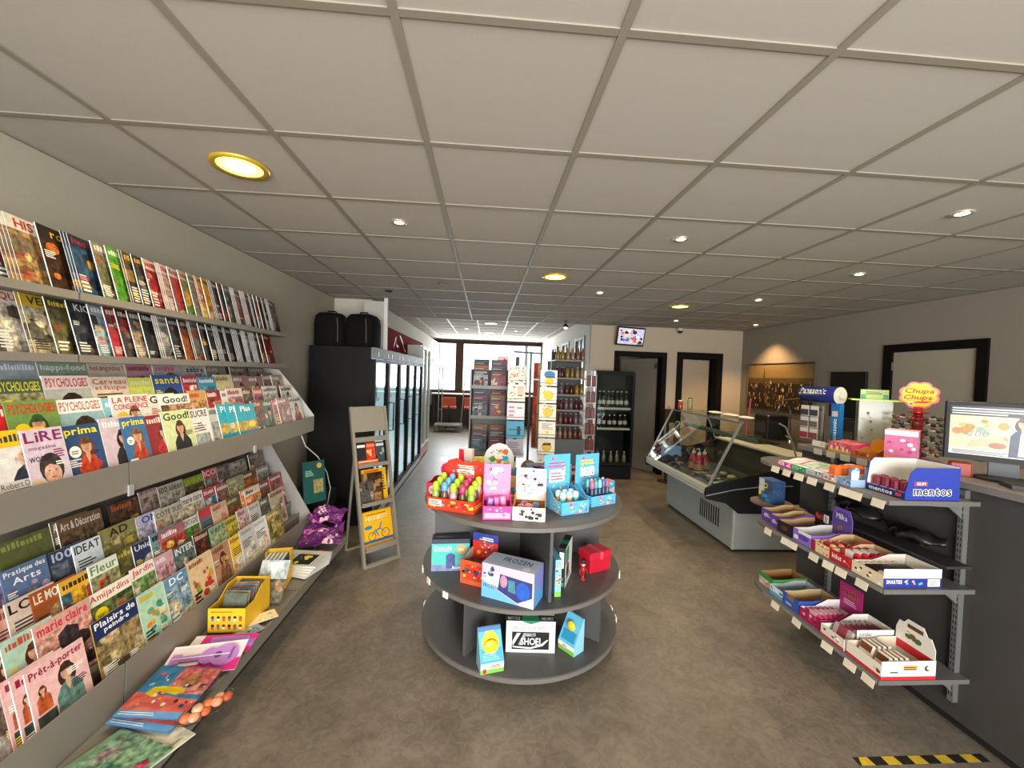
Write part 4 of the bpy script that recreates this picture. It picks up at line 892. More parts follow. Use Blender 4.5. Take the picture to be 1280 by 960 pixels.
tray('candy_display', 'sky blue tray with pink bubble header and teal candy packs', 'candy display', .19, .22, .075, .12, (.507, 2.435, z), rad(22), '4fa8d0', '3c88b0', front=blue, side=blue, lside=blue, header=lambda a: blue(a).rect(.2, .3, .8, .62, 'f4f0f0').lines(.25, .35, .75, .58, 3, 'd06090').lines(.15, .68, .85, .84, 2, 'e04890'), hh=.25, hshape=ARCH)
for k in range(6):
    dx, dy = (-.045 + .045 * (k % 3)), (-.04 + .05 * (k // 3)); c, s_ = math.cos(rad(22)), math.sin(rad(22))
    col = ['58c0c8', 'e08838', '48a8c0', 'd87830', '70ccd0', 'e0a050'][k]
    o = link('candy_pot', bottle_mesh('b8e0e8', col, .021, .11), None, (.507 + dx * c - dy * s_, 2.435 + dx * s_ + dy * c, z + .005)); tag(o, '%s candy pot standing in the sky blue tray' % cname(col), 'candy pot', 'candy pots in the sky blue tray')
tray('candy_display', 'pale blue tray of tubes with a tall bubble header at the island edge', 'candy display', .2, .17, .065, .11, (.725, 2.575, z), rad(27), '58b4dc', '3c88b0', front=blue, side=blue, lside=blue, header=lambda a: blue(a).rect(.2, .4, .8, .65, 'f4f4f0').lines(.2, .72, .8, .88, 2, 'f0d030'), hh=.24, hshape=ARCH)
for k in range(10):
    dx, dy = (-.065 + .032 * (k % 5)), (-.045 + .04 * (k // 5)); c, s_ = math.cos(rad(27)), math.sin(rad(27))
    col = ['d86088', '48a0b0', '8cc8b8', '3868a0', 'c8506c', '50b0b8', 'e0a8b8', '58a090', '4878a8', '98d0c8'][k]
    o = link('candy_tube', bottle_mesh(col, ['2c3c5c', '345060', '28405c'][k % 3], .0145, .15), None, (.725 + dx * c - dy * s_, 2.575 + dx * s_ + dy * c, z + .005)); tag(o, '%s capped candy tube in the pale blue tray' % cname(col), 'candy tube', 'candy tubes in the pale blue tray')
for k in range(3):
    o = link('candy_bottle', bottle_mesh('2c1c18', 'd08048', .018, .14), None, (.72 + .045 * k, 2.79 + .015 * k, z)); tag(o, 'amber bottle with dark cap standing behind the tube tray', 'candy bottle', 'amber bottles behind the tube tray')
carton('candy_box', 'small teal and pink candy box at the right rim of the island', 'candy box', .055, .06, .1, (.865, 2.735, z), rad(28), 'd880a8', front=lambda a: a.rect(0, 0, 1, .5, 'e488b0').rect(0, .5, 1, 1, '3898a8').blobs(0, .1, 1, 1, ['f0d0e0', '60c0c8'], 8, 3, .06, .12))
carton('candy_box', 'pink candy carton behind the pale blue tray', 'candy box', .09, .06, .13, (.80, 2.93, z), rad(-10), 'd87890', front=lambda a: a.rect(0, 0, 1, 1, 'e08098').rect(.1, .3, .9, .7, 'f0d8d8').lines(.15, .35, .85, .65, 3, 'b03858'))
# small cartons filling the back of the top tier
for k, (x, y, w_, h_, c, pal, lab) in enumerate((( -.01, 2.80, .1, .15, '58a890', ['d8e8d0', '3c8c70', 'e8c050'], 'mint green sweet carton behind the heart tray'), (.03, 2.63, .1, .12, 'c83058', ['f0a0b8', 'f4e8ec', '8c1c3c'], 'crimson sweet carton behind the magenta tray'),
    (.36, 2.66, .1, .16, 'e89038', ['f4d8a0', 'c84828', '5c3018'], 'orange sweet carton behind the cow print tray'), (.3, 2.88, .13, .14, '3c78b8', ['c8dcf0', 'f0d040', '2c4c88'], 'royal blue sweet carton in the middle of the top tier'),
    (.56, 2.74, .09, .2, '40a098', ['f0e4f0', 'd85090', '88d0c0'], 'tall teal sweet carton behind the sky blue tray'), (.64, 2.98, .12, .13, 'b03050', ['f0b0c0', '6c1c34', 'e8d0d0'], 'wine red sweet carton near the back rim'),
    (-.045, 3.07, .1, .17, 'd8c838', ['f4f0c8', 'e06030', '48885c'], 'lemon yellow sweet carton beside the cloud display'), (.47, 2.92, .1, .15, '7848a0', ['d8b8e8', 'f0d050', '48286c'], 'violet sweet carton before the purple box'))):
    carton('sweet_carton', lab, 'candy box', w_, .06, h_, (x, y, z), rad(-12 + 9 * (k % 4)), c, front=lambda a, c=c, pal=pal, k=k: a.rect(0, 0, 1, 1, c).blobs(.03, .03, .97, .97, pal, 22, k, .04, .11, .1).rect(.15, .62, .85, .82, pal[0]).lines(.2, .66, .8, .8, 2, pal[2]), side=lambda a, c=c: a.rect(0, 0, 1, 1, c, .2))
# --- middle tier
z = ZM + .001
carton('toy_box', 'teal toy gift box with white logo on the left of the middle tier', 'toy box', .235, .09, .2, (-.185, 2.588, z), rad(4), '3c8c94', front=lambda a: a.rect(0, 0, 1, 1, '52bcb4', .05).rect(0, .86, 1, 1, '3a4050').rect(0, 0, 1, .2, '7c88b0', .2).text('Stitch', .06, .62, .52, .8, 'f2f4f4').ell(.78, .68, .13, .13, 'd8a060').lines(.7, .63, .86, .74, 3, 'f0e0c0').poly([(.38, .08), (.62, .08), (.62, .5), (.5, .58), (.38, .5)], '4c5c94', .3).text('Bowl', .55, .06, .8, .15, 'f0f0f0'),
       top=lambda a: a.rect(0, 0, 1, 1, '34343c').lines(.1, .4, .6, .6, 2, '9098a0'))
tray('toy_box', 'open orange and red comic print box with red lid flap on the middle tier', 'toy box', .17, .16, .14, .16, (.0, 2.44, z), rad(-26), 'c8402c', 'b8a48c', front=lambda a: a.rect(0, 0, 1, 1, 'd8542c').patches(.15, .2, .85, .85, ['d83c20', 'e87830', 'c02c1c'], 5, 3, .3).blobs(0, 0, 1, 1, ['2c6c3c', 'f0b030', '2c3c7c', '1c1a1c'], 10, 7, .05, .1),
     side=lambda a: a.patches(0, 0, 1, 1, ['4c5494', 'c83c28', '283868', 'e08030'], 8, 2, .3), header=lambda a: a.rect(0, 0, 1, 1, 'c83024').patches(0, .7, 1, 1, ['34449c', '2c3c80', 'e0a030'], 5, 4, .2).blobs(.1, .1, .9, .7, ['e05030', 'f0b840', '8c1c1c'], 6, 5, .06, .1).lines(.4, .76, .85, .9, 2, 'f0ece0'), hh=.17, hshape=[(-.5, 0), (.5, 0), (.5, 1), (-.5, 1)])
o = MB().bbox(-.05, .05, -.04, .04, 0, .05, .01).build('comic_pack', M('2c3468', .3), None, loc=(.0, 2.44, z + .004), rot=(rad(0), 0, rad(-10))); tag(o, 'dark blue pack lying in the open comic print box', 'toy pack')
o = carton('toy_box', 'large lilac and ice blue princess gift box with window on the middle tier', 'toy box', .31, .15, .19, (.188, 2.255, z), rad(-27), 'a8b4d4', front=lambda a: a.rect(0, 0, 1, 1, 'c8c4e4', .05).poly([(0, .7), (1, .7), (1, 1), (0, 1)], 'd8b8d8').blobs(.02, .55, .3, .95, ['e8e8f4', '7ca0d0', '48486c'], 9, 2, .02, .05).poly([(0, 0), (.75, 0), (.0, .5)], '6cb0dc').text('FROZEN', .03, .3, .32, .4, '28508c').poly([(.32, .3), (.7, .06), (.97, .3), (.97, .72), (.36, .78)], '3c3c78', .1).ell(.43, .58, .07, .11, 'b888a0', .2).poly([(.52, .34), (.66, .3), (.64, .66), (.52, .66)], '488898', .1).ell(.8, .42, .13, .16, '2c5cb8', .1).ell(.88, .82, .05, .05, 'f0f0f8'),
       top=lambda a: a.rect(0, 0, 1, 1, 'c4d0e0', .05).text('FROZEN', .3, .45, .85, .8, '485880').ell(.82, .2, .07, .07, 'e8eef4'), side=lambda a: a.rect(0, 0, 1, 1, '8088c8', .1).poly([(0, 0), (1, 0), (1, .3), (0, .6)], '5c9cd4'))
carton('toy_box', 'slim blue and pink toy box standing edge-on beside the divider', 'toy box', .035, .17, .21, (.435, 2.33, z), rad(6), '70b8d8', front=lambda a: a.rect(0, 0, 1, 1, '84c8e4').rect(0, 0, 1, .14, '78c048').blobs(0, .15, 1, .9, ['e04888', 'f0d030', '3858b0', 'e87838'], 10, 3, .15, .28), side=lambda a: a.rect(0, 0, 1, 1, '6cb0d0', .3))
carton('board_game', 'white board game box with black and green print on the middle tier', 'board game', .045, .22, .235, (.52, 2.44, z), rad(-22), 'dcdcd4', front=lambda a: a.rect(0, 0, 1, 1, '1e2420').lines(.2, .2, .8, .28, 2, '50c0a0').rect(.15, .05, .85, .15, '2c8c70').rect(.2, .5, .8, .9, 'e8e8e0'), side=lambda a: a.rect(0, 0, 1, 1, 'e0e0d8').rect(.05, .55, .5, .95, '2c8c70', .4).ell(.35, .35, .2, .2, '3c3c3c').lines(.1, .1, .8, .25, 3, '404040'), top=lambda a: a.rect(0, 0, 1, 1, '2a302c').rect(0, .3, 1, .6, '1c8c6c'))
g = thing('gift_box', 'shiny red wrapped gift box at the right of the middle tier', 'gift box', (.75, 2.60, z), rad(26))
MB().bbox(-.085, .085, -.06, .06, 0, .085, .006).build('box', M('b81c30', .18), g); MB().bbox(-.09, .09, -.065, .065, .085, .125, .008).build('lid', M('c42038', .15), g)
MB().box(-.012, .012, -.0665, .0665, .08, .1262).build('ribbon', M('d85060', .2), g); MB().box(.091, .0915, -.03, .03, .02, .07).build('label', M('e8e0dc', .5), g)
n_ = thing('figurine', 'small red and black toy soldier figurine in front of the red gift box', 'figurine', (.635, 2.44, z), rad(15))
MB().lathe([(.018, 0), (.018, .006), (.008, .01), (.007, .035), (.013, .045), (.016, .07), (.008, .082)], 12).build('body', M('a01c24', .3), n_, True); MB().ball((0, 0, .094), .014).build('head', M('d8a888', .4), n_, True); MB().lathe([(.015, .1), (.014, .125), (0, .13)], 12).build('hat', M('1c1a1a', .4), n_)
for s_ in (-1, 1): MB().tube([(s_ * .015, 0, .068), (s_ * .025, -.004, .05), (s_ * .022, -.012, .036)], .005).build('arm', M('8c1820', .3), n_)
# --- bottom tier
z = ZB + .001
wedge = thing('toy_box', 'yellow and blue open-front toy box leaning back on the bottom tier', 'toy box', (.075, 2.21, z), rad(14))
MB().prism([(-.05, 0), (.05, 0), (.05, .2), (.042, .2), (-.05, .055)], 'x', -.065, .065).build('box', M('9cc8d8', .4), wedge)
mb = MB(); P0 = Vector((-.065, -.05, .0)); Art(.13, .055).rect(0, 0, 1, 1, 'dce8d0').rect(0, 0, 1, .4, '78b848').rect(.1, .05, .25, .5, 'd03030').lines(.4, .55, .9, .9, 2, 'd04848').onto(mb, P0, (1, 0, 0), (0, 0, 1), (0, -1, 0))
sl = Vector((0, .092, .145)); Art(.13, sl.length).rect(0, 0, 1, 1, '58b0d8').rect(.04, .02, .96, .4, '3c9cc8').ell(.5, .55, .38, .42, 'e8c828').rect(.32, .68, .68, .88, 'f0d838').ell(.55, .4, .18, .16, 'e89cb8').rect(0, .88, 1, 1, '4878b8').lines(.1, .08, .9, .3, 4, '88d0e8').onto(mb, (-.065, -.05, .055), (1, 0, 0), sl, Vector((0, -.145, .092))); mb.build('print', CARD, wedge)
MB().ball((0, -.006, .115), .045, 14, 8, sc=(1, .45, .9)).build('toy', M('e8cc30', .3), wedge, True)
hel = lambda a: a.rect(0, 0, 1, 1, 'e2e4da').rect(.12, .1, .88, .66, '18191a').poly([(.14, .2), (.3, .62), (.22, .62), (.13, .35)], 'c8ccc8').poly([(.3, .22), (.42, .62), (.36, .62), (.25, .25)], '9ca0a0').poly([(.14, .16), (.5, .12), (.75, .22), (.86, .4), (.84, .42), (.7, .26), (.5, .17), (.14, .2)], 'e8e8e8').rect(.4, .52, .6, .62, '9a9c9c', .6).text('SHOEI', .3, .24, .7, .47, 'f4f4f4').text('BICYCLE SPORTS', .16, .75, .84, .82, '444a48', False)
carton('helmet_box', 'white bicycle helmet box with dark window in the middle of the bottom tier', 'box', .285, .2, .185, (.315, 2.42, z), rad(-3), 'd8dad0', front=lambda a: hel(a).poly([(.3, 1), (.7, 1), (.5, .9)], '2c7c58'), top=lambda a: a.rect(0, 0, 1, 1, 'd4d8ce').rect(0, 0, 1, .3, '26302a').poly([(.3, 0), (.7, 0), (.6, .6), (.4, .6)], '2c8c60').text('BICYCLE', .03, .06, .28, .2, 'e0e4dc').text('HELMET', .72, .06, .97, .2, 'e0e4dc'))
w2 = thing('toy_box', 'narrow open-sided toy box with yellow figure right of the helmet box', 'toy box', (.555, 2.35, z), rad(-52))
MB().prism([(-.045, 0), (.045, 0), (.045, .19), (.038, .19), (-.045, .05)], 'x', -.06, .06).build('box', M('8cc4d4', .4), w2)
mb = MB(); Art(.12, .05).rect(0, 0, 1, 1, 'dce8d0').rect(0, 0, 1, .5, '78b848').ell(.4, .6, .15, .1, 'e0a0c0').onto(mb, (-.06, -.045, 0), (1, 0, 0), (0, 0, 1), (0, -1, 0)); sl = Vector((0, .083, .14)); Art(.12, sl.length).rect(0, 0, 1, 1, '60b4d8').rect(.1, .1, .9, .45, '2c8cb8').onto(mb, (-.06, -.045, .05), (1, 0, 0), sl, Vector((0, -.14, .083)))
mb.build('print', CARD, w2); MB().ball((0, -.004, .14), .03, 12, 8, sc=(1, .5, 1)).build('toy', M('e0c828', .3), w2, True)
BUSY = False
# ================================================================== cash counter with candy shelves
CD = M('3d3b39', .6, var=.06, scale=20, name='counter_panel'); SHG = M('62605e', .5, var=.05, scale=20, name='grey_shelf_board'); ALU = M('9a9b9a', .35, .7, name='aluminium')
ct = thing('cash_counter', 'long dark grey cash counter with pale worktop', 'counter', (2.4, -1.2, 0))
def cp(name, mb, m): return mb.build(name, m, ct, loc=(-2.4, 1.2, 0))
CY1 = 2.92
cp('front_panel', MB().box(2.40, 2.43, -1.2, CY1, .06, 1.22), CD); cp('end_panel', MB().box(2.43, 3.1, CY1 - .03, CY1, 0, 1.22), CD)
cp('end_panel', MB().box(2.43, 3.1, -1.2, -1.17, 0, 1.22), CD); cp('toe_kick', MB().box(2.44, 2.46, -1.17, CY1 - .03, 0, .06), M('1a1918', .7))
cp('back_panel', MB().box(3.08, 3.1, -1.17, CY1 - .03, 0, 1.22), CD)
cp('worktop', MB().prism([(2.37, 1.222), (3.13, 1.222), (3.13, 1.26), (2.375, 1.26), (2.37, 1.255)], 'y', -1.22, CY1 + .01), M('77706a', .45, var=.08, scale=30, name='worktop_laminate'))
cp('screw', MB().lathe([(.004, 0), (.003, .002), (0, .002)], 8), M('b0b0a8', .3, .8)).location = (2.3975 - 2.4, 1.48 + 1.2, .72)
sh = thing('candy_shelf_unit', 'three grey shelves on slotted uprights fixed to the counter front, full of candy', 'shelf', (2.4, 1.8, .13))
def sp_(name, mb, m, loc=(-2.4, -1.8, -.13), par=None): return mb.build(name, m, par or sh, loc=loc if par is None else None)
SY0, SY1, SX = 1.80, 2.86, 1.925
ZS = (1.172, .744, .302)
for y in (1.86, 2.62):
    u = MB().box(2.372, 2.399, y - .013, y + .013, .15, 1.215); sp_('upright', u, ALU)
    s_ = MB()
    for k in range(34):
        for d in (-.006, .006): s_.box(2.3712, 2.3718, y + d - .002, y + d + .002, .18 + k * .03, .198 + k * .03)
    sp_('slots', s_, M('1c1c1c', .6))
for z in ZS:
    P = [(SX, SY0), (2.395, SY0), (2.395, SY1), (SX + .22, SY1)] + [(SX + .22 - .22 * math.sin(rad(a)), SY1 - .22 + .22 * math.cos(rad(a))) for a in (15, 30, 45, 60, 75)] + [(SX, SY1 - .22)]
    b = sp_('shelf_board', MB().prism(P, 'z', z - .022, z), SHG)
    sp_('edge_strip', MB().box(SX - .003, SX - .0005, SY0 + .01, SY1 - .24, z - .021, z - .001), M('7c7a77', .4))
    for y in (1.86, 2.62):
        sp_('bracket', MB().prism([(2.371, z - .1), (2.371, z - .022), (2.08, z - .022), (2.08, z - .034), (2.30, z - .045)], 'y', y - .004, y + .004), ALU)
    tags = {ZS[0]: (1.84, 1.96, 2.02, 2.12, 2.24, 2.34, 2.44, 2.54), ZS[1]: (1.9, 2.02, 2.1, 2.2, 2.36, 2.42, 2.58), ZS[2]: (1.84, 1.94, 2.08, 2.3, 2.48)}[z]
    for i, y in enumerate(tags):
        sp_('price_tag', MB().box(0, .0015, -.034, .034, -.024, .016), M('d8d0bc', .6), (SX - .016 - 2.4, y - 1.8, z - .02 - .13)).rotation_euler = (0, rad(14), rad((i % 3 - 1) * 3))
# things standing on the shelves all face the aisle (local -y toward -x)
FA = rad(-90)
def T_(col, n=0): return lambda a: a.rect(0, 0, 1, 1, col, n)
def stick(name, label, cat, w, d, h, loc, rot, col, group=None, cut=None, band=None):
    m = MB().bbox(-w / 2, w / 2, -d / 2, d / 2, 0, h, min(w, d, h) * .3); o = m.build(name, M(col, .25), None, loc=loc, rot=rot)
    if band: MB().box(-w * .22, w * .22, -d / 2 - .0006, d / 2 + .0006, h * .12, h + .0006).build('wrapper_print', M(band, .25), o)
    return tag(o, label, cat, group)
# ---- top shelf
z = ZS[0] + .001
g = thing('gum_display', 'large blue gum display box with white lettering at the end of the top candy shelf', 'candy display', (2.16, 1.815, z))
m = MB(); side = [(-.14, 0), (.14, 0), (.14, .155), (-.085, .155), (-.115, .13), (-.14, .03)]
m.mi = 0; m.prism(side, 'y', 0, .003); m.box(.137, .14, .003, .2, 0, .165); m.box(-.14, -.137, .003, .2, 0, .032)
far = [(-.14, 0), (.14, 0), (.14, .165), (-.105, .165), (-.127, .142), (-.14, .05)]; m.prism(far, 'y', .2, .203)
m.mi = 1; m.box(-.136, .136, .004, .199, 0, .003); m.prism([(x * .97, q * .98 + .002) for x, q in far], 'y', .1985, .1997); m.box(.1355, .1368, .004, .199, .004, .162)
m.build('tray', [M('2c3c98', .4), M('e6e2d6', .6)], g)
mb = MB(); a = Art(.28, .155); a.rect(.16, .44, .4, .57, 'd83040').text('GUM', .2, .46, .37, .55, 'f4f0f0').text('mentos', .15, .14, .85, .37, '0c1230', outline='f2f2f4'); a.onto(mb, (-.14, 0, 0), (1, 0, 0), (0, 0, 1), (0, -1, 0))
Art(.2, .03).rect(0, 0, 1, 1, '1e2854').text('mentos', .1, .2, .7, .8, 'e4e4ec').rect(.78, .3, .92, .8, 'c83040').onto(mb, (-.14, .203, 0), (0, -1, 0), (0, 0, 1), (-1, 0, 0)); mb.build('print', CARD, g)
for i in range(8):
    o = stick('gum_pack', 'dark red gum pack standing in the blue gum display', 'gum pack', .04, .03, .075, (2.05 + .04 * (i // 4), 1.845 + .046 * (i % 4), z + .005), FA, '7c1c38', 'gum packs in the blue display'); MB().box(-.018, .018, -.0158, -.0152, .008, .028).build('wrapper_print', M('c8bcc8', .3), o)
def row(n, y0, dy, fn):
    for i in range(n): fn(i, y0 + dy * i)
tray('gum_display', 'clear blue-white gum tray next to the blue gum display', 'candy display', .085, .2, .04, .05, (2.04, 2.065, z), FA, '8fa8c4', 'd8d4c8', front=lambda a: a.rect(0, 0, 1, 1, '7c98bc').blobs(0, 0, 1, 1, ['d8e0ec', '4c6c9c', 'a8c0d8'], 9, 3, .06, .1))
row(4, 2.085, 0, lambda i, y: stick('gum_bottle', 'white gum bottle standing in the clear blue-white tray', 'gum bottle', .038, .04, .085, (1.975 + .045 * i, 2.045 + .04 * (i % 2), z + .006), FA, 'dde2e4', 'bottles in the blue-white tray', band='6c8cb4'))
tray('gum_display', 'gum tray of orange-capped packs beside the blue-white tray', 'candy display', .085, .2, .04, .05, (2.04, 2.155, z), FA, 'd8d0c8', front=lambda a: a.rect(0, 0, 1, 1, 'd8b8a8').blobs(0, 0, 1, 1, ['b8404c', 'f0e8e0', '6c7ca0'], 9, 4, .06, .1))
row(4, 0, 0, lambda i, y: stick('gum_pack', 'gum pack with bright orange lid', 'gum pack', .066, .042, .085, (1.973 + .046 * i, 2.155, z + .005), FA, 'e06a24', 'orange-lidded gum packs'))
for k, (y, w_, c1, c2, lab) in enumerate(((2.265, .12, '9ca0a4', 'c8ccd0', 'silver chewing gum carton with dark print'), (2.385, .11, '2c9c60', '8cd0a0', 'green and white chewing gum carton'), (2.505, .11, 'd84c98', 'f0e4e4', 'pink and white chewing gum carton at the rounded shelf end'))):
    tray('gum_carton', lab + ' on the top candy shelf', 'candy display', w_, .19, .032, .05, (2.035, y, z), FA, c1, 'e8e4da', front=lambda a, c1=c1, c2=c2, k=k: a.rect(0, 0, 1, 1, c1).rect(.06, .25, .5, .8, c2).lines(.1, .35, .46, .7, 2, '3c3c5c').blobs(.5, 0, 1, 1, [c2, '3c4c7c'], 5, k, .04, .07), side=T_(c1), lside=T_(c1))
    for i in range(6): stick('gum_stick_pack', '%s gum stick pack lying in its carton' % cname(c2), 'gum pack', w_ - .012, .024, .03, (1.965 + .027 * i, y, z + .005), FA, ['e4e2dc', c2][i % 2], 'gum sticks in the %s carton' % cname(c1))
tray('gum_carton', 'blue gum carton behind the green carton', 'candy display', .13, .12, .04, .05, (2.24, 2.33, z), FA, '3c74b4', 'e8e4da', front=lambda a: a.rect(0, 0, 1, 1, '4484c4').rect(.1, .3, .6, .7, 'd8e4f0'))
# raised back row standing on the worktop edge
zc = 1.261
carton('bubblegum_box', 'tall pink and white bubble gum box with orange strip', 'candy box', .14, .15, .2, (2.45, 2.235, zc), rad(-52), 'd88cac', front=lambda a: a.rect(0, 0, 1, 1, 'c86890', .1).rect(0, .86, 1, 1, 'f0e8e8').blobs(.05, .25, .95, .8, ['e8a8c4', 'f4e0e8', 'b04878'], 9, 3, .06, .1).rect(.0, .06, 1, .24, 'e88830').lines(.06, .1, .94, .2, 2, '702818'),
       side=lambda a: a.rect(0, 0, 1, 1, 'dc90b4').rect(.1, 0, .5, 1, 'f0d8e4').ell(.7, .65, .17, .2, 'f4ecf0').blobs(.5, .05, .95, .5, ['c83c50', 'f0e8e8'], 6, 2, .06, .1), top=T_('e4b4c8'))
tray('candy_display', 'orange fruit candy tray with arched yellow header', 'candy display', .125, .13, .04, .06, (2.44, 2.415, zc), FA, 'b8682c', 'c89050', front=lambda a: a.rect(0, 0, 1, 1, 'c8682c').text('Fruit', .2, .2, .75, .85, '2c1c14').ell(.88, .5, .06, .06, 'f0c040'), header=lambda a: a.poly([(x + .5, q) for x, q in ARCH], 'e0a028'), hh=.09, hshape=ARCH)
tray('candy_display', 'pink and yellow candy carton with white letters on the counter edge', 'candy display', .18, .15, .065, .075, (2.455, 2.578, zc), FA, 'd84c80', 'd86c90', front=lambda a: a.rect(0, 0, 1, 1, 'd8547c', .3).rect(0, 0, 1, .35, 'd8a430').blobs(.05, .35, .95, 1, ['e88898', 'f0b060', 'c03868'], 10, 6, .03, .06).rect(.1, .2, .2, .6, 'f4ece0').rect(.35, .2, .45, .6, 'f4ece0').rect(.62, .15, .7, .6, 'f4ece0').rect(.78, .15, .86, .5, 'f4ece0'))
for i in range(5): stick('candy_pack', 'salmon pink candy pack on top of the pink carton', 'candy pack', .032, .12, .02, (2.455, 2.508 + .034 * i, zc + .05), FA, 'd87870', 'salmon packs in the pink carton')
t = thing('clear_candy_bin', 'clear plastic candy bin with a white label and orange ring', 'bin', (2.425, 2.745, zc), FA)
m = MB(); m.box(-.055, .055, -.05, -.047, 0, .09); m.box(-.055, .055, .047, .05, 0, .11); m.box(-.055, -.052, -.047, .047, 0, .1); m.box(.052, .055, -.047, .047, 0, .1); m.build('bin', ACRYL, t); MB().box(-.051, .051, -.046, .046, 0.0005, .03).build('contents', M('c8b89c', .6, var=.4, scale=60), t)
mb = MB(); Art(.11, .04).rect(0, 0, 1, 1, 'e8e4dc').ell(.78, .5, .1, .1, 'd87828').ell(.78, .5, .06, .06, 'f0e8d8').onto(mb, (-.055, -.0505, .01), (1, 0, 0), (0, 0, 1), (0, -1, 0)); mb.build('label', CARD, t)
for y in (2.24, 2.4, 2.52, 2.63, 2.74): cp('price_tag', MB().box(2.366, 2.3685, y - .035, y + .035, 1.215, 1.255), M('c8c4b8', .6))
# ---- middle shelf
z = ZS[1] + .001
sm = tray('chocolate_carton', 'white and dark blue candy carton with barcode at the end of the middle shelf', 'candy display', .17, .3, .06, .09, (2.09, 1.905, z), FA, '2a3488', 'e6dfcf', front=lambda a: a.rect(0, 0, 1, 1, 'd8c8a8').blobs(0, 0, 1, 1, ['1c1a1c', 'e8e0d0'], 9, 4, .04, .07, .3), side=None)
mb = MB(); Art(.3, .09).rect(0, 0, 1, .5, '2a3488').rect(0, .5, 1, 1, 'e8e8e4').text('SMARTIES', .05, .2, .32, .4, 'f4f4f8').blobs(.34, .05, .7, .45, ['e8c8a0', 'd8a0c0', 'f0f0f0', '58a8d8'], 8, 3, .012, .025, 0).rect(.76, .06, .97, .46, 'f0f0f0').lines(.79, .1, .94, .42, 7, '2c2c2c', 2).onto(mb, (.085, -.15, 0), (0, 1, 0), (0, 0, 1), (1, 0, 0)); mb.build('end_print', CARD, sm)
for i in range(6): stick('candy_tube', 'white candy tube with dark stripes in the blue barcode carton', 'candy tube', .15, .03, .03, (1.975 + .036 * i, 1.905, z + .03), FA, 'd8ccb8', 'tubes in the blue barcode carton', band='2c2626')
red = lambda a: a.rect(0, 0, 1, 1, 'b01c28').text('kitkat', .1, .3, .55, .75, 'f0ece4').blobs(.6, .1, 1, .9, ['d83c40', 'f0e8e0'], 5, 2, .04, .06, 0)
tray('chocolate_carton', 'bright red chocolate bar carton next to the barcode carton', 'candy display', .13, .26, .06, .085, (2.07, 2.06, z), FA, 'b01c28', 'c8ae86', front=red, side=T_('b82430'), lside=T_('b82430'))
for i in range(4): stick('chocolate_bar', 'red chocolate bar standing in the bright red carton', 'chocolate bar', .11, .022, .07, (2.0 + .045 * i, 2.06, z + .004), FA, 'b8202c', 'bars in the bright red carton', band='e8e0d8')
tray('chocolate_carton', 'red and cream biscuit carton between red and lilac cartons', 'candy display', .12, .26, .06, .09, (2.07, 2.19, z), FA, 'a81c2c', 'c8a878', front=lambda a: a.rect(0, 0, 1, 1, 'd8c090').rect(0, 0, .2, 1, 'a81c2c').blobs(.2, 0, 1, 1, ['c83c38', 'e8d8b0', 'b89858'], 10, 5, .04, .07))
for i in range(3): stick('biscuit_pack', 'cream and red biscuit pack in the red and cream carton', 'biscuit pack', .1, .03, .06, (1.99 + .05 * i, 2.19, z + .004), FA, 'd8b884', 'packs in the red and cream carton', band='b83434')
tray('chocolate_carton', 'lilac milk chocolate carton with tall purple header card', 'candy display', .14, .26, .075, .09, (2.07, 2.33, z), FA, '7458b4', 'd0ccc8', front=lambda a: a.rect(0, 0, 1, 1, '8468c0').ell(.6, .5, .3, .12, '5c3c9c').rect(.06, .2, .3, .5, 'e4dcf0').rect(.3, .75, 1, 1, 'd8d4dc'), header=lambda a: a.poly([(.04, 0), (.96, 0), (.96, .7), (.7, .9), (.3, .9), (.04, .7)], '5c4494').text('Milka', .2, .6, .75, .8, 'e4dcf0').poly([(.3, .15), (.6, .3), (.5, .42), (.25, .3)], '8c5430'), hh=.17)
tray('chocolate_carton', 'black chocolate bar carton with red lettering on its raised lid', 'candy display', .12, .26, .075, .09, (2.07, 2.475, z), FA, '1c1818', 'a8875c', front=lambda a: a.rect(0, 0, 1, 1, '1e1918').ell(.5, .5, .25, .12, '5c3020'), header=lambda a: a.rect(0, 0, 1, 1, '1a1616').text('Mars', .08, .5, .55, .88, 'd84828').rect(.6, .4, .92, .9, 'e8e8e8').lines(.64, .45, .88, .85, 6, '2c2c2c', 3), hh=.1, hshape=[(-.5, 0), (.5, 0), (.5, 1), (-.5, 1)])
for k, (y, w_) in enumerate(((2.585, .095), (2.70, .125))):
    tray('chocolate_carton', ['narrow purple open carton beside the black carton', 'purple open carton with white figures at the rounded end of the middle shelf'][k], 'candy display', w_, .24, .08, .1, (2.08 + .03 * k, y, z), FA, '5a3a94', 'b89a68', front=lambda a, k=k: a.rect(0, 0, 1, 1, '60409c').text('480' if k else 'milka', .2, .35, .6, .7, 'e8e0f0').blobs(.6, .05, 1, .6, ['8c70c0', 'e0d8f0'], 5, 3, .04, .07), lside=T_('5a3a94'))
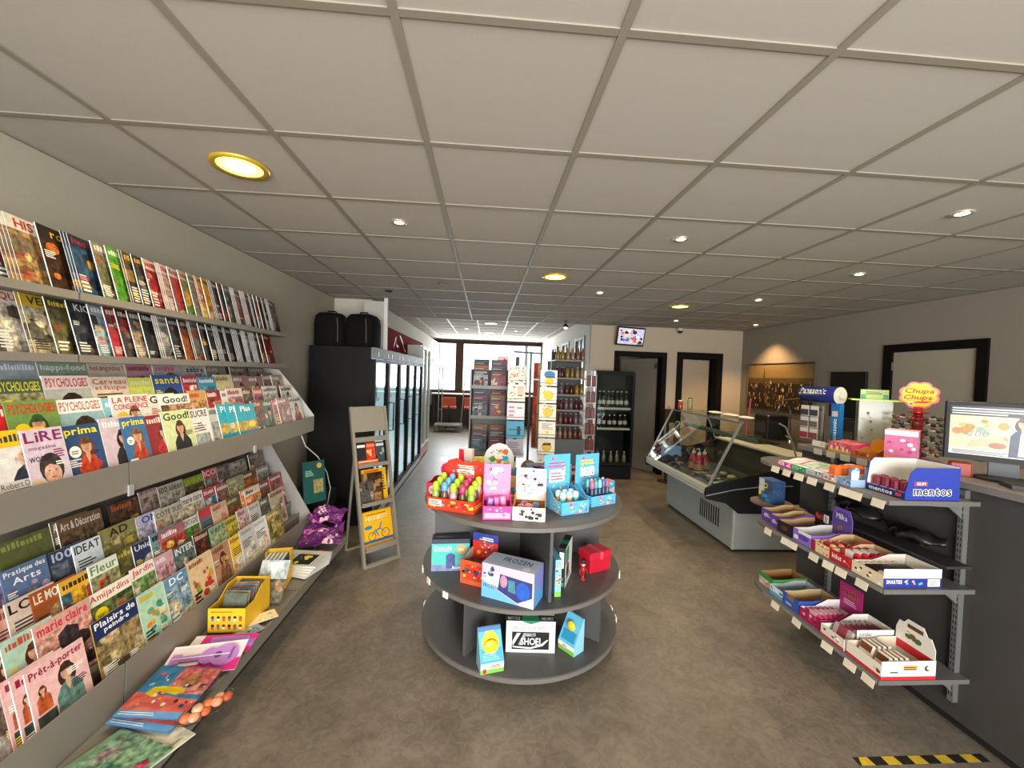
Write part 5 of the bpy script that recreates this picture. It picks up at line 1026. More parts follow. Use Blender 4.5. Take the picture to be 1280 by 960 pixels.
# ---- bottom shelf
z = ZS[2] + .001
kb = tray('chocolate_carton', 'white and red chocolate carton with cut-out lid at the end of bottom shelf', 'candy display', .19, .28, .07, .09, (2.08, 1.90, z), FA, 'e6e0d4', 'd8cdb8', front=lambda a: a.rect(0, 0, 1, 1, 'e4dccc').rect(0, 0, 1, .22, 'c82430').blobs(.75, .3, .98, .8, ['5c3820', 'd8c8a8'], 3, 2, .04, .06), header=lambda a: a.rect(.0, 0, 1, .26, 'd02830').poly([(x + .5, q) for x, q in [(-.5, .26), (.5, .26), (.5, .55), (.4, .8), (.3, .8), (.2, 1), (-.2, 1), (-.3, .85), (-.42, .85), (-.5, .6)]], 'e4ddd0').blobs(.2, .36, .7, .66, ['5c3418', '7c4c28', 'f0e4d0', '486030'], 8, 3, .05, .09, .2).rect(.3, .76, .7, .88, '5c3c20'), hh=.17, hshape=[(-.5, 0), (.5, 0), (.5, .55), (.4, .8), (.3, .8), (.2, 1), (-.2, 1), (-.3, .85), (-.42, .85), (-.5, .6)])
mb = MB(); Art(.28, .09).rect(0, 0, 1, 1, 'e8e6de').rect(0, 0, 1, .18, 'd02830').rect(.4, .5, .66, .78, 'c8a060').lines(.41, .54, .65, .74, 2, '5c3820').ell(.84, .6, .05, .05, '4c3424').ell(.86, .62, .03, .03, 'f0ece0').rect(.16, .36, .3, .44, '4c4c50').onto(mb, (.095, -.14, 0), (0, 1, 0), (0, 0, 1), (1, 0, 0)); mb.build('end_print', CARD, kb)
for i in range(8):
    o = stick('chocolate_pouch', 'chocolate pouch in the white and red carton', 'chocolate pouch', .075, .022, .085, (1.985 + .028 * (i // 2), 1.855 + .085 * (i % 2), z + .0105), (rad(-18), 0, FA), 'dcd0c0', 'pouches in the white and red carton'); MB().box(-.03, .03, -.0116, -.0111, .045, .078).build('picture', M('6c3c20', .4), o); MB().box(-.036, .036, -.0116, -.0111, .006, .02).build('red_stripe', M('c42830', .4), o)
bu = tray('chocolate_carton', 'white hazelnut bar carton with dark script lettering on the bottom shelf', 'candy display', .15, .28, .06, .11, (2.08, 2.085, z), FA, 'e4e0d8', 'dcd8d0', front=lambda a: a.rect(0, 0, 1, 1, 'dcd4c8').rect(0, 0, 1, .2, 'c83038').blobs(.1, .25, .9, .9, ['8c5c40', 'f0e8e0', '6c3c30'], 8, 3, .05, .08), lside=T_('e0dcd4'))
mb = MB(); Art(.28, .06).rect(0, 0, 1, 1, 'e8e6e0').onto(mb, (.075, -.14, 0), (0, 1, 0), (0, 0, 1), (1, 0, 0))
Art(.28, .11).rect(.25, .02, 1, 1, 'eae8e2').text('kinder', .3, .74, .56, .92, '8c1c24').text('bueno', .26, .32, .74, .7, '3c2820', True, .25).onto(mb, (.0755, -.14, 0), (0, 1, 0), (0, 0, 1), (1, 0, 0)); mb.build('end_print', CARD, bu)
MB().box(.0745, .0753, -.07, .14, .058, .112).build('end_flap', M('e8e6e0', .5), bu)
for i in range(7): stick('chocolate_bar', 'silver-grey wrapped bar leaning in the white hazelnut carton', 'chocolate bar', .12, .02, .08, (1.985 + .031 * i, 2.08, z + .010), (rad(-20), 0, FA), ['a89894', 'b8a8a8'][i % 2], 'bars in the white hazelnut carton', band='8c3c48')
tray('sweets_carton', 'magenta sweets carton with raised magenta header card', 'candy display', .15, .26, .06, .1, (2.08, 2.255, z), FA, 'a81c5c', 'dcdcdc', front=lambda a: a.rect(0, 0, 1, 1, 'a01c50').blobs(0, .2, 1, 1, ['c83c6c', '7c1c3c', 'd8b0b8'], 9, 4, .04, .07), header=lambda a: a.rect(0, 0, 1, 1, 'a8246c').text('HARIBO', .13, .595, .87, .825, '3c1020', outline='e08058').lines(.2, .3, .8, .5, 3, 'c8a0b8'), hh=.17, hshape=[(-.5, 0), (.5, 0), (.5, .95), (-.5, 1)])
for i in range(6): stick('sweets_pack', 'dark magenta sweets pack in the magenta carton', 'sweets pack', .11, .022, .06, (1.975 + .03 * i, 2.255, z + .008), (rad(-10), 0, FA), 'b03860', 'packs in the magenta carton', band='d8a0ac')
tray('sweets_carton', 'royal blue open carton on the bottom shelf', 'candy display', .13, .26, .08, .09, (2.08, 2.405, z), FA, '2c4ca0', 'b49a6c', front=lambda a: a.rect(0, 0, 1, 1, '3054a8').rect(.25, .6, .7, 1, '7c6a50').lines(.2, .2, .6, .4, 2, 'c8d0e8'), side=T_('2c4ca0'))
tray('sweets_carton', 'white and pale blue mint carton on the bottom shelf', 'candy display', .12, .25, .06, .08, (2.08, 2.535, z), FA, 'b8c8d8', 'a8b0b4', front=lambda a: a.rect(0, 0, 1, 1, 'c8dcec').rect(0, 0, 1, .4, '5c9cc8').blobs(0, .4, 1, 1, ['f0f0f0', '48545c'], 10, 3, .04, .06, 0))
tray('sweets_carton', 'green-rimmed open carton at the rounded end of the bottom shelf', 'candy display', .14, .24, .08, .09, (2.10, 2.67, z), FA, '2c7c3c', '94683c', front=lambda a: a.rect(0, 0, 1, .6, 'c8b0a0').rect(0, .6, 1, 1, '2c8440').blobs(0, 0, 1, .6, ['a83c3c', 'f0e8e0', '8c5c4c'], 9, 3, .04, .08), side=lambda a: a.rect(0, 0, 1, .55, 'e0e0d8').rect(0, .55, 1, 1, '2c8440').rect(.1, .15, .35, .45, 'c84040').ell(.8, .4, .1, .1, 'e4e4e4'))
# black bags stuffed behind the shelves and the hanging card pack
for k, (y, zz, L_) in enumerate(((2.02, .93, .3), (2.34, .96, .28))):
    m = MB(); n = 9
    m.tube([(2.30 + .02 * math.sin(i * 1.3 + k), y - L_ / 2 + L_ * i / (n - 1), zz + .02 * math.sin(i * .9 + 2 * k)) for i in range(n)], [.012, .045, .06, .05, .065, .045, .06, .042, .01], 10)
    m.v = [(x, y_, zz + (q - zz) * .45 + .02 * math.sin(y_ * 60 + x * 40)) for x, y_, q in m.v]
    o = m.build('black_bag', M('1b1a1a', .35, bump=.5, scale=25), None, True); tag(o, ['crumpled black plastic bag tucked behind the shelves near the gum display', 'crumpled black plastic bag tucked behind the shelves near the rounded end'][k], 'bag')
sp_('bag_rail', MB().box(2.24, 2.371, 1.8, 2.6, .845, .857), M('2c2b2a', .6))
cpk = carton('card_display', 'blue and yellow card pack display beyond the rounded ends of the shelves', 'display box', .15, .1, .17, (2.2, 2.95, .95), FA, '2c5c8c', front=lambda a: a.rect(0, 0, 1, 1, '3c4c6c', .4).rect(.0, .4, .4, 1, 'b8bcc0', .2).ell(.5, .72, .14, .14, 'd8c030').ell(.5, .72, .08, .08, '2c2c2c').poly([(0, .2), (.25, .3), (.2, .45), (0, .45)], 'd8c838').patches(.2, .0, 1, .45, ['2c5c90', '1c3c64', '4c88b0'], 6, 3, .4), side=T_('2c4870', .4))
cpk.location = (2.22, 2.98, .8)
sp_('side_tray', MB().lathe([(.13, 0), (.14, .004), (.14, .018), (0, .018)], 24, (2.22, 2.98, .781)), M('6c5a50', .5)); sp_('side_arm', MB().box(2.34, 2.43, 2.925, 2.965, .76, .781), ALU); sp_('side_arm', MB().box(2.22, 2.34, 2.94, 2.965, .766, .781), ALU)
# ---- displays on the worktop
b = thing('battery_spinner', 'blue battery display with a giant battery on top and carded packs below', 'display stand', (2.50, 2.865, zc), rad(-80))
MB().lathe([(.045, 0), (.045, .012), (.03, .02)], 24).build('base', M('2a2c30', .4), b); MB().box(.075, .135, -.02, .02, .012, .32).build('post', M('1c6aa8', .4), b)
mb = MB(); Art(.27, .05).text('Panasonic', .05, .2, .7, .8, 'e8f0f4').rect(.76, .1, .9, .9, 'c8c0b0').onto(mb, (.13, -.0205, .02), (0, 0, 1), (-1, 0, 0), (0, -1, 0)); mb.build('post_print', CARD, b)
bt = MB(); seg = 24; R_ = .062
vs = [(x, R_ * math.cos(2 * math.pi * i / seg), .375 + R_ * math.sin(2 * math.pi * i / seg)) for x in (-.15, .12) for i in range(seg)]
bt.raw(vs, [(i, (i + 1) % seg, seg + (i + 1) % seg, seg + i) for i in range(seg)] + [tuple(range(seg - 1, -1, -1))]); g2 = bt.build('giant_battery', M('26348c', .25), b, True)
bc = MB(); bc.raw([(.1205, R_ * math.cos(2 * math.pi * i / seg), .375 + R_ * math.sin(2 * math.pi * i / seg)) for i in range(seg)], [tuple(range(seg))]); bc.raw([(x, .02 * math.cos(2 * math.pi * i / 12), .375 + .02 * math.sin(2 * math.pi * i / 12)) for x in (.121, .135) for i in range(12)], [(i, (i + 1) % 12, 12 + (i + 1) % 12, 12 + i) for i in range(12)] + [tuple(range(12, 24))]); bc.build('battery_cap', M('d8d4c8', .3, .3), g2)
V, F = text2d('Panasonic'); mb = MB(); xs = [p[0] for p in V]; k = .2 / max(xs); mb.raw([(-.14 + x * k, -(R_ + .0006) * math.cos((y * k * 1.3 - .002) / R_ + .15), .375 + (R_ + .0006) * math.sin((y * k * 1.3 - .002) / R_ + .15)) for x, y in V], F, tuple(lin('f0f2f4')) + (0,)); mb.build('battery_lettering', CARD, g2)
MB().tube([(0, 0, .02), (0, 0, .29)], .008).build('spindle', ALU, b)
for i in range(2):
    for j in range(3):
        o = thing('battery_pack', 'carded battery blister hanging on the battery display', 'battery pack', (0, 0, 0), 0, 'carded battery packs'); o.matrix_world = Matrix.Translation((2.50, 2.865, zc)) @ Matrix.Rotation(rad(-80), 4, 'Z') @ Matrix.Translation((-.10 + .075 * i, -.05, .04 + .085 * j))
        MB().box(-.032, .032, 0, .002, 0, .08).build('card', M('c8c4bc', .4), o); MB().box(-.026, .026, -.012, 0, .008, .05).build('blister', M(['8c2c30', '5c5450', '2c2826'][j], .15), o)
gs = thing('glasses_spinner', 'clear acrylic spinner display with lime green top plate', 'display stand', (2.70, 2.67, zc), rad(-38))
MB().lathe([(.11, 0), (.11, .012), (.03, .02)], 24).build('base', M('c8ccc8', .3), gs)
for k in range(4):
    a = rad(90 * k + 45); MB().box(-.085, .085, -.002, .002, 0, .33).build('side_panel', M('b9bfae', .15, alpha=.62), gs, loc=(math.sin(a) * .0 + (.085 if k == 0 else -.085 if k == 2 else 0), (.085 if k == 1 else -.085 if k == 3 else 0), .02), rot=rad(90) if k in (0, 2) else 0)
mb = MB()
Art(.17, .28).blobs(.05, .05, .45, .95, ['3c7c6c', '4c5c5c', '88a898'], 12, 3, .03, .06, 0).onto(mb, (-.085, -.0875, .02), (1, 0, 0), (0, 0, 1), (0, -1, 0)); mb.build('printed_motif', CARD, gs)
MB().box(-.13, .13, -.11, .11, .352, .358).build('top_plate', M('b8dc28', .25, emit=.15), gs)
mb = MB(); MB().bbox(-.075, .075, -.004, .004, .359, .427, .003).build('top_sign', M('b8c888', .35), gs); Art(.15, .068).rect(.03, .05, .97, .95, 'b4c890').lines(.2, .5, .8, .85, 3, '586c48').rect(.02, .05, .2, .5, '4c9c80', .3).rect(.8, .05, .98, .5, '4c9c80', .3).onto(mb, (-.075, -.004, .359), (1, 0, 0), (0, 0, 1), (0, -1, 0)); mb.build('sign_print', CARD, gs)
# lollipop tree
lt = thing('lollipop_stand', 'red lollipop tree with scalloped yellow and red sign', 'lollipop stand', (2.68, 2.36, zc), rad(-46))
MB().lathe([(.07, 0), (.07, .012), (.03, .02)], 20).build('base', M('a01420', .3), lt)
prof = [(.03, .02)]
for k in range(7): zz = .03 + .036 * k; prof += [(.026, zz), (.04, zz + .012), (.026, zz + .026)]
prof += [(.02, .29), (.05, .295), (.05, .30), (.022, .304), (.02, .33)]
MB().lathe(prof, 20).build('column', M('a8141e', .25), lt, True)
FL = []
for i in range(64):
    a = 2 * math.pi * i / 64; r_ = 1 + .15 * abs(math.sin(a * 4)) ; FL.append((math.cos(a) * .083 * r_, math.sin(a) * .076 * r_ + .405))
sg = MB().prism(FL, 'y', -.004, .004).build('sign', M('c8505c', .4), lt)
mb = MB(); Art(1, 1).poly([(x * .96 + .5, (q - .405) * .96 + .5) for x, q in FL], 'd88484').poly([(x * .86 + .5, (q - .405) * .86 + .5) for x, q in FL], 'f4d048').poly([(.46, .45), (.53, .452), (.56, .465), (.5, .462)], 'c8402c').text('Chupa', .436, .503, .566, .542, 'c83a24', True, .15).text('Chups', .432, .464, .558, .501, 'c83a24', True, .15).ell(.467, .445, .013, .011, 'f4ece0').ell(.467, .445, .008, .006, '9c5c50').onto(mb, (-.5, -.004, -.095), (1, 0, 0), (0, 0, 1), (0, -1, 0)); mb.build('sign_print', CARD, sg)
lm = {}
for c in ('3a3634', '5c5854', '6c5c3c', '7c3c34', '4a5440'):
    m = MB(); m.tube([(0, 0, 0), (.055, 0, .006)], .002, 6); m.mi = 1; m.ball((.066, 0, .007), .0135, 10, 7); lm[c] = m.mesh('lollipop', [M('e0dcd4', .4), M(c, .25)], True)
for k in range(7):
    for i in range(9):
        a = rad(40 * i + 20 * (k % 2)); c = rnd.choice(list(lm)); 
        o = link('lollipop', lm[c], None, (2.68 + math.cos(a) * .041, 2.36 + math.sin(a) * .041, zc + .044 + .036 * k), a); tag(o, '%s wrapped lollipop in the %s ring of the red lollipop tree' % (cname(c), ['lowest', 'second', 'third', 'fourth', 'fifth', 'sixth', 'top'][k]), 'lollipop', 'lollipops in the red tree')
# till monitor
mo = thing('till_monitor', 'dark framed customer screen showing an advert above the counter', 'monitor', (2.60, 1.87, zc), rad(-47))
MB().lathe([(.10, 0), (.10, .012), (.04, .02)], 24).build('base', M('2c2d2e', .4), mo); MB().box(-.05, .05, .0, .03, .015, .15).build('neck', M('3c4246', .4), mo)
MB().bbox(-.215, .125, -.035, 0, .09, .39, .006).build('bezel', M('1e2021', .5, spec=.3), mo)
mb = MB(); a = Art(.30, .25); a.rect(0, 0, 1, 1, 'e8dcc0').rect(0, .8, 1, 1, '34383c').lines(.02, .83, .98, .98, 3, 'f0f0f0', 1).rect(0, .12, .72, .8, 'f0e0b8', .1).blobs(.02, .3, .7, .78, ['c8a050', 'e8c888', 'd89868', 'b0c8b0', 'f4ecd0'], 18, 4, .03, .07, .15).poly([(.2, .15), (.7, .25), (.6, .4), (.25, .3)], 'e8c8a0').ell(.55, .22, .1, .05, 'b87858').text('200', .2, .38, .45, .5, '98a8a8', False, .2).rect(0, 0, 1, .12, 'f0ece4').lines(.04, .02, .95, .1, 3, '585c5c', 4).person(.82, .02, .84, '4a3020', '2c3c58', 'e0b898', .3).poly([(.77, .05), (.87, .05), (.85, .5), (.79, .5)], 'f0e8d8')
a.onto(mb, (-.195, -.0355, .118), (1, 0, 0), (0, 0, 1), (0, -1, 0)); mb.build('screen', SCREEN, mo); MB().box(.1, .16, -.037, -.035, .096, .108).build('logo_plate', M('c8c8c8', .3), mo)
o = MB().bbox(-.04, .04, -.03, .03, 0, .07, .006).build('red_box', M('98382c', .5), None, loc=(2.50, 1.98, zc), rot=rad(-40)); tag(o, 'small rust red box on the counter behind the gum display', 'box')
for k, (x, y, c, lab) in enumerate(((2.52, 1.70, '2c2a28', 'black cable and tray lying at the front of the counter'), (2.62, 1.62, 'c8c8c0', 'pale paper sheets lying by the monitor'), (2.56, 1.5, '9cb0bc', 'pale blue leaflet on the counter edge'))):
    o = MB().bbox(-.09, .09, -.06, .06, 0, [.02, .006, .004][k], .002).build(['cable_tray', 'paper_stack', 'leaflet'][k], M(c, .6), None, loc=(x, y, zc), rot=rad(-35 + 20 * k)); tag(o, lab, ['tray', 'paper', 'leaflet'][k])
# hazard tape on the floor
tp = thing('hazard_tape', 'worn yellow and black hazard tape stuck on the floor by the counter', 'tape', (1.74, 1.71, 0)); MB().box(0, .64, -.02, .02, .0002, .0008).build('black_tape', M('1a1916', .6), tp)
for k in range(5):
    x = .01 + .13 * k; MB().prism([(x, -.02), (x + .065, -.02), (x + .06, .02), (x - (.0 if k else -.02), .02)], 'z', .0009, .0013).build('yellow_patch', M('c8a82c', .6, var=.3, scale=40), tp)
# ================================================================== fridges along the left wall
BLK = M('0b0b0c', .55, spec=.2, name='black_enamel'); BLK2 = M('0f0f10', .6, spec=.2, name='black_plastic')
FX = -1.19
cool = M('bcd8e4', .4, emit=.6, name='glowing_fridge_lining')  # lining glows by itself to brighten the fridge interiors; no inner lamps built
_dr = {}
def drink(col, cap, r=.031, h=.21):
    k = (col, cap, r, h)
    if k not in _dr:
        m = MB(); m.lathe([(r * .9, 0), (r, h * .05), (r, h * .55), (r * .5, h * .8), (r * .42, h * .92)], 10); m.mi = 1; m.lathe([(r * .46, h * .92), (r * .46, h), (0, h)], 8)
        _dr[k] = m.mesh('drink_bottle', [M(col, .15), M(cap, .4)], True)
    return _dr[k]
def fridge(i):
    y0 = 4.5 + .66 * i; y1 = y0 + .655
    nm = ['first', 'second', 'third', 'fourth', 'fifth'][i]
    o = thing('drinks_fridge', '%s black glass-door drinks fridge counting from the leaflet stand' % nm, 'fridge', (FX, y0, 0), 0, 'row of glass-door drinks fridges')
    L = y1 - y0
    MB().box(-.70, -.05, 0, .03, 0, 1.945).build('side_wall', BLK, o); MB().box(-.70, -.05, L - .03, L, 0, 1.945).build('side_wall', BLK, o)
    MB().box(-.70, -.67, .03, L - .03, .1, 1.945).build('back_wall', BLK, o); MB().box(-.669, -.666, .032, L - .032, .131, 1.914).build('lining', cool, o); MB().box(-.665, -.055, L - .034, L - .031, .131, 1.914).build('lining', cool, o); MB().box(-.665, -.055, .031, .034, .131, 1.914).build('lining', cool, o); MB().box(-.67, -.05, .03, L - .03, 1.915, 1.945).build('roof', BLK, o)
    MB().box(-.67, -.05, .03, L - .03, .1, .13).build('floor_panel', M('c8d0d2', .4), o); MB().box(-.67, -.05, .03, L - .03, 0, .1).build('base_grille', M('26282a', .5), o)
    MB().box(-.05, 0, .0, L, 1.83, 1.945).build('header_panel', M('767b7b', .6, spec=.2, name='fridge_header'), o)
    MB().box(-.049, 0, .0, L, 0.02, .1).build('kick_panel', M('8c9090', .4), o)
    dr = MB(); dr.box(-.045, 0, .002, .04, .11, 1.82); dr.box(-.045, 0, L - .04, L - .002, .11, 1.82); dr.box(-.045, 0, .04, L - .04, 1.785, 1.82); dr.box(-.045, 0, .04, L - .04, .11, .15)
    d = dr.build('door', BLK2, o); MB().box(-.024, -.02, .04, L - .04, .15, 1.785).build('glass_pane', GLASS, d)
    MB().tube([(0, .05, .95), (.05, .05, .95), (.05, .05, 1.30), (0, .05, 1.30)], .009, 8).build('handle', M('0f0f10', .3), d)
    for y in (.1, L - .1): MB().box(.0, .004, y - .012, y + .012, 1.85, 1.9).build('hinge_cover', M('5c6060', .4), o)
    for k in range(4):
        zz = .13 + .41 * (k) if k else .132
        if k: s = MB().box(-.66, -.10, .035, L - .035, zz - .012, zz).build('shelf', M('c8d0d2', .4), o); MB().box(-.098, -.095, .035, L - .035, zz - .03, zz + .012).build('price_rail', M('e8ecec', .3, emit=.25), s)
    return o
BC = [('7fc0d8', 'e8f0f4'), ('a8d4e0', '3c78b8'), ('c84030', 'e8e8e8'), ('5c1c1c', 'b01c28'), ('d89840', 'e0c040'), ('58a060', 'f0f0f0'), ('d8d8d0', '2c58a0')]
for i in range(5):
    fridge(i); y0 = 4.5 + .66 * i
    for k in range(4):
        zz = .132 if k == 0 else .1305 + .41 * k + .001
        for j in range(6):
            for q in range(1):
                col, cap = BC[(k * 2 + i * 3 + j // 2) % 7] if k < 2 else BC[(k + i + j // 3) % 3 if i < 2 else (k * 3 + i + j // 2) % 7]
                o = link('drink_bottle', drink(col, cap, .036, .25 if k % 2 else .22), None, (FX - .16, y0 + .075 + .1 * j, zz), 0)
                tag(o, '%s drink bottle inside the %s glass-door fridge' % (cname(col), ['first', 'second', 'third', 'fourth', 'fifth'][i]), 'bottle', 'bottles in the %s fridge' % ['first', 'second', 'third', 'fourth', 'fifth'][i])
# tall white-framed fridge at the end of the row
wf_ = thing('white_fridge', 'tall white-framed glass-door fridge at the end of the fridge row', 'fridge', (FX - .02, 7.86, 0))
L = 1.05; m = MB(); m.box(-.28, -.04, 0, .04, 0, 2.2); m.box(-.28, -.04, L - .04, L, 0, 2.2); m.box(-.28, -.25, .04, L - .04, 0, 2.2); m.box(-.25, -.04, .04, L - .04, 2.14, 2.2); m.box(-.25, -.04, .04, L - .04, 0, .2); m.build('cabinet', M('c8ccca', .4), wf_)
for k in range(2):
    a, b_ = .005 + k * L / 2, L / 2 - .005 + k * L / 2; m = MB(); m.box(-.038, .02, a, a + .045, .22, 2.18); m.box(-.038, .02, b_ - .045, b_, .22, 2.18); m.box(-.038, .02, a + .045, b_ - .045, 2.13, 2.18); m.box(-.038, .02, a + .045, b_ - .045, .22, .27)
    d = m.build('door', M('dcdedb', .35), wf_); MB().box(-.012, -.008, a + .045, b_ - .045, .27, 2.13).build('glass_pane', GLASS, d)
    s = MB()
    for j in range(34): s.box(.021, .0216, a + .012, a + .034, .32 + j * .053, .345 + j * .053)
    s.build('indicator_strip', M('3c78a0', .3), d); MB().tube([(.02, b_ - .02, 1.0), (.05, b_ - .02, 1.0), (.05, b_ - .02, 1.3), (.02, b_ - .02, 1.3)], .008).build('handle', M('9ca0a0', .3, .6), d)
for k in range(5): MB().box(-.245, -.08, .045, L - .045, .42 + .34 * k, .435 + .34 * k).build('shelf', M('b8c8cc', .3, emit=.12), wf_)
MB().box(-.038, .01, .01, L - .01, .03, .2).build('kick_panel', M('8c2c34', .4), wf_)
for k in range(4):
    for j in range(5):
        c = ['b8342c', '8c2c34', 'd8d8d0', '3c88b0'][k]; o = link('drink_bottle', drink(c, 'e0e0e0', .04, .24), None, (FX - .17, 7.86 + .12 + .2 * j, .436 + .34 * k)); tag(o, '%s bottle inside the tall white-framed fridge' % cname(c), 'bottle', 'bottles in the white-framed fridge')
# red banner with white swirls above the fridges
rb = thing('fridge_banner', 'dark red banner with white script swirls above the fridge row', 'banner', (-1.515, 5.75, 2.0)); MB().box(0, .012, 0, 4.0, 0, .36).build('banner_board', M('7c1216', .9, spec=.05), rb)
for k, pts in enumerate(([(1.0, .08), (1.15, .25), (1.2, .12), (1.35, .1)], [(1.45, .3), (1.65, .22), (1.85, .08), (2.0, .05)], [(.25, .05), (.35, .2), (.5, .12)])):
    m = MB(); 
    for (a, b_), (c, d_) in zip(pts[:-1], pts[1:]): m.raw([(.0125, a, b_ - .012), (.0125, c, d_ - .012), (.0125, c, d_ + .02), (.0125, a, b_ + .02)], [(0, 1, 2, 3)])
    m.build('script_stroke', M('d8c8c8', .4), rb)
# speakers in black covers and white panel on top of the fridges
for k, (x, lab) in enumerate(((-1.74, 'rounded black padded speaker cover on the fridge, next to the wall'), (-1.39, 'rounded black padded speaker cover on the fridge, next to the white panel'))):
    o = thing('speaker_bag', lab, 'speaker bag', (x, 4.72, 1.9462), rad(6 - 14 * k)); m = MB(); P = []
    for zz, s in ((0, .92), (.02, 1), (.26, 1.0), (.33, .93), (.365, .75), (.375, .4)):
        for i in range(24):
            a = 2 * math.pi * i / 24; c, s_ = math.cos(a), math.sin(a); e = .35
            P.append((.16 * s * abs(c) ** e * (1 if c > 0 else -1), .15 * s * abs(s_) ** e * (1 if s_ > 0 else -1), zz))
    fs = [(j * 24 + i, j * 24 + (i + 1) % 24, (j + 1) * 24 + (i + 1) % 24, (j + 1) * 24 + i) for j in range(5) for i in range(24)] + [tuple(range(23, -1, -1)), tuple(range(120, 144))]
    m.raw(P, fs); m.build('cover', M('0c0c0c', .85, bump=.4, scale=40, spec=.15), o, True); MB().tube([(.1, -.153, .05), (.1, -.16, .2), (.09, -.152, .31)], .004).build('seam', M('555555', .6), o); MB().tube([(-.05, 0, .372), (-.04, 0, .395), (.04, 0, .395), (.05, 0, .372)], .008).build('handle', BLK2, o)
o = thing('display_board', 'tall narrow white board standing on the fridge row', 'panel', (-1.22, 5.02, 1.9462)); MB().box(-.02, .02, -.02, .02, 0, .62).build('post', M('cfcdc6', .5), o); MB().box(-.26, -.02, -.008, .008, .02, .58).build('board', M('a8a69e', .5), o); MB().cyl((0, -.021, .55), .006, .002).build('hole', BLK2, o)
# stacked black equipment cases at the foot of the fridge
o = thing('equipment_case', 'large black equipment case on the floor against the fridge side', 'case', (-1.66, 4.26, 0)); MB().bbox(-.24, .24, -.2, .2, 0, .3, .015).build('body', BLK2, o); MB().bbox(-.2, .2, -.204, -.2, .05, .25, .001).build('grille', M('0d0d0e', .8), o)
for x in (-.21, .21): MB().bbox(x - .025, x + .025, -.215, -.2, .0, .04, .004).build('corner', M('2c2c2e', .4), o)
o2 = thing('amplifier', 'smaller black amplifier lying on the equipment case', 'amplifier', (-1.70, 4.25, .301)); MB().bbox(-.17, .17, -.16, .16, 0, .16, .01).build('body', M('202022', .5), o2)
for k in range(3): MB().lathe([(.015, 0), (.013, .012), (0, .012)], 10).build('knob', M('343436', .4), o2, loc=(-.08 + .08 * k, -.16, .1), rot=(rad(90), 0, 0))
cb_ = MB().tube([(-1.56, 3.6, 1.12), (-1.55, 3.66, 1.02), (-1.5, 3.8, .9), (-1.47, 3.95, .72), (-1.46, 4.02, .55), (-1.50, 4.03, .32)], .005, 6).build('white_cable', M('c8c6be', .5), None, True); tag(cb_, 'thin white cable hanging down beside the rack end', 'cable')

# ================================================================== leaflet stand
BEI = M('8f8a7c', .45, .25, var=.04, name='beige_metal')
th = math.atan2(.69, .72); ls = thing('leaflet_stand', 'leaning beige metal leaflet stand with three shelves of books', 'stand', (-.86, 3.63, 0), th)
lean = math.atan2(.32, 1.36)
fr = MB(); Lg = 1.4
def lp(x, s, n=0): return (x, s * math.sin(lean) - n * math.cos(lean), s * math.cos(lean) + n * math.sin(lean))
for x in (-.165, .165):
    m = MB(); m.bar(lp(x, 0), lp(x, Lg), .024, .03); m.build('side_rail', BEI, ls)
MB().bar(lp(-.153, .012), lp(.153, .012), .03, .025).build('foot_bar', BEI, ls)
m = MB(); a, b_, c, d = lp(-.153, 1.17), lp(.153, 1.17), lp(.153, Lg), lp(-.153, Lg); q = Vector((0, -.006, .001)); m.raw([a, b_, c, d] + [tuple(Vector(p) + q) for p in (a, b_, c, d)], [(3, 2, 1, 0), (4, 5, 6, 7), (0, 1, 5, 4), (2, 3, 7, 6), (1, 2, 6, 5), (3, 0, 4, 7)]); m.build('top_panel', BEI, ls)
MB().bar(lp(-.153, 1.1), lp(.153, 1.1), .02, .045).build('cross_bar', BEI, ls)
for s in (.14, .52, .86):
    z0 = lp(0, s)[2]; y0 = lp(0, s)[1]
    sh_ = MB(); sh_.box(-.15, .15, y0 - .03, y0 + .08, z0 - .006, z0); sh_.box(-.15, .15, y0 - .034, y0 - .03, z0 - .006, z0 + .03 if s != .14 else z0 + .045); sh_.build('shelf', BEI, ls)
for x in (-.12, .12): MB().bar((x, .30, 1.02), (x, .44, .01), .02, .012).build('back_leg', BEI, ls)
MB().bar((-.12, .44, .012), (.12, .44, .012), .02, .02).build('back_foot', BEI, ls)
MB().bar((0, .03, .13), (0, .43, .03), .02, .012).build('brace', BEI, ls)
Ml = Matrix.Translation((-.86, 3.63, 0)) @ Matrix.Rotation(th, 4, 'Z')
def book(label, w, h, t, x, s, art, base, dy=.0, roll=0, ext=.0):
    o = thing('book', label, 'book'); y0 = lp(0, s)[1] + .02 + dy; z0 = lp(0, s)[2] + .001 + t * .25
    o.matrix_world = Ml @ Matrix.Translation((x, y0, z0)) @ Matrix.Rotation(-lean, 4, 'X') @ Matrix.Rotation(roll, 4, 'Y')
    m = MB(); m.box(-w / 2 + .002, w / 2 - .002, .0008, t - .0008, .002, h - .002); m.build('pages', PAPER, o); m = MB(); m.box(-w / 2, w / 2, 0, .0008, 0, h); m.box(-w / 2, w / 2, t - .0008, t, 0, h); m.box(-w / 2, -w / 2 + .002, .0008, t - .0008, 0, h); m.build('cover', M(base, .4), o)
    mb = MB(); art(Art(w, h)).front(mb); mb.build('cover_print', PRINT, o)
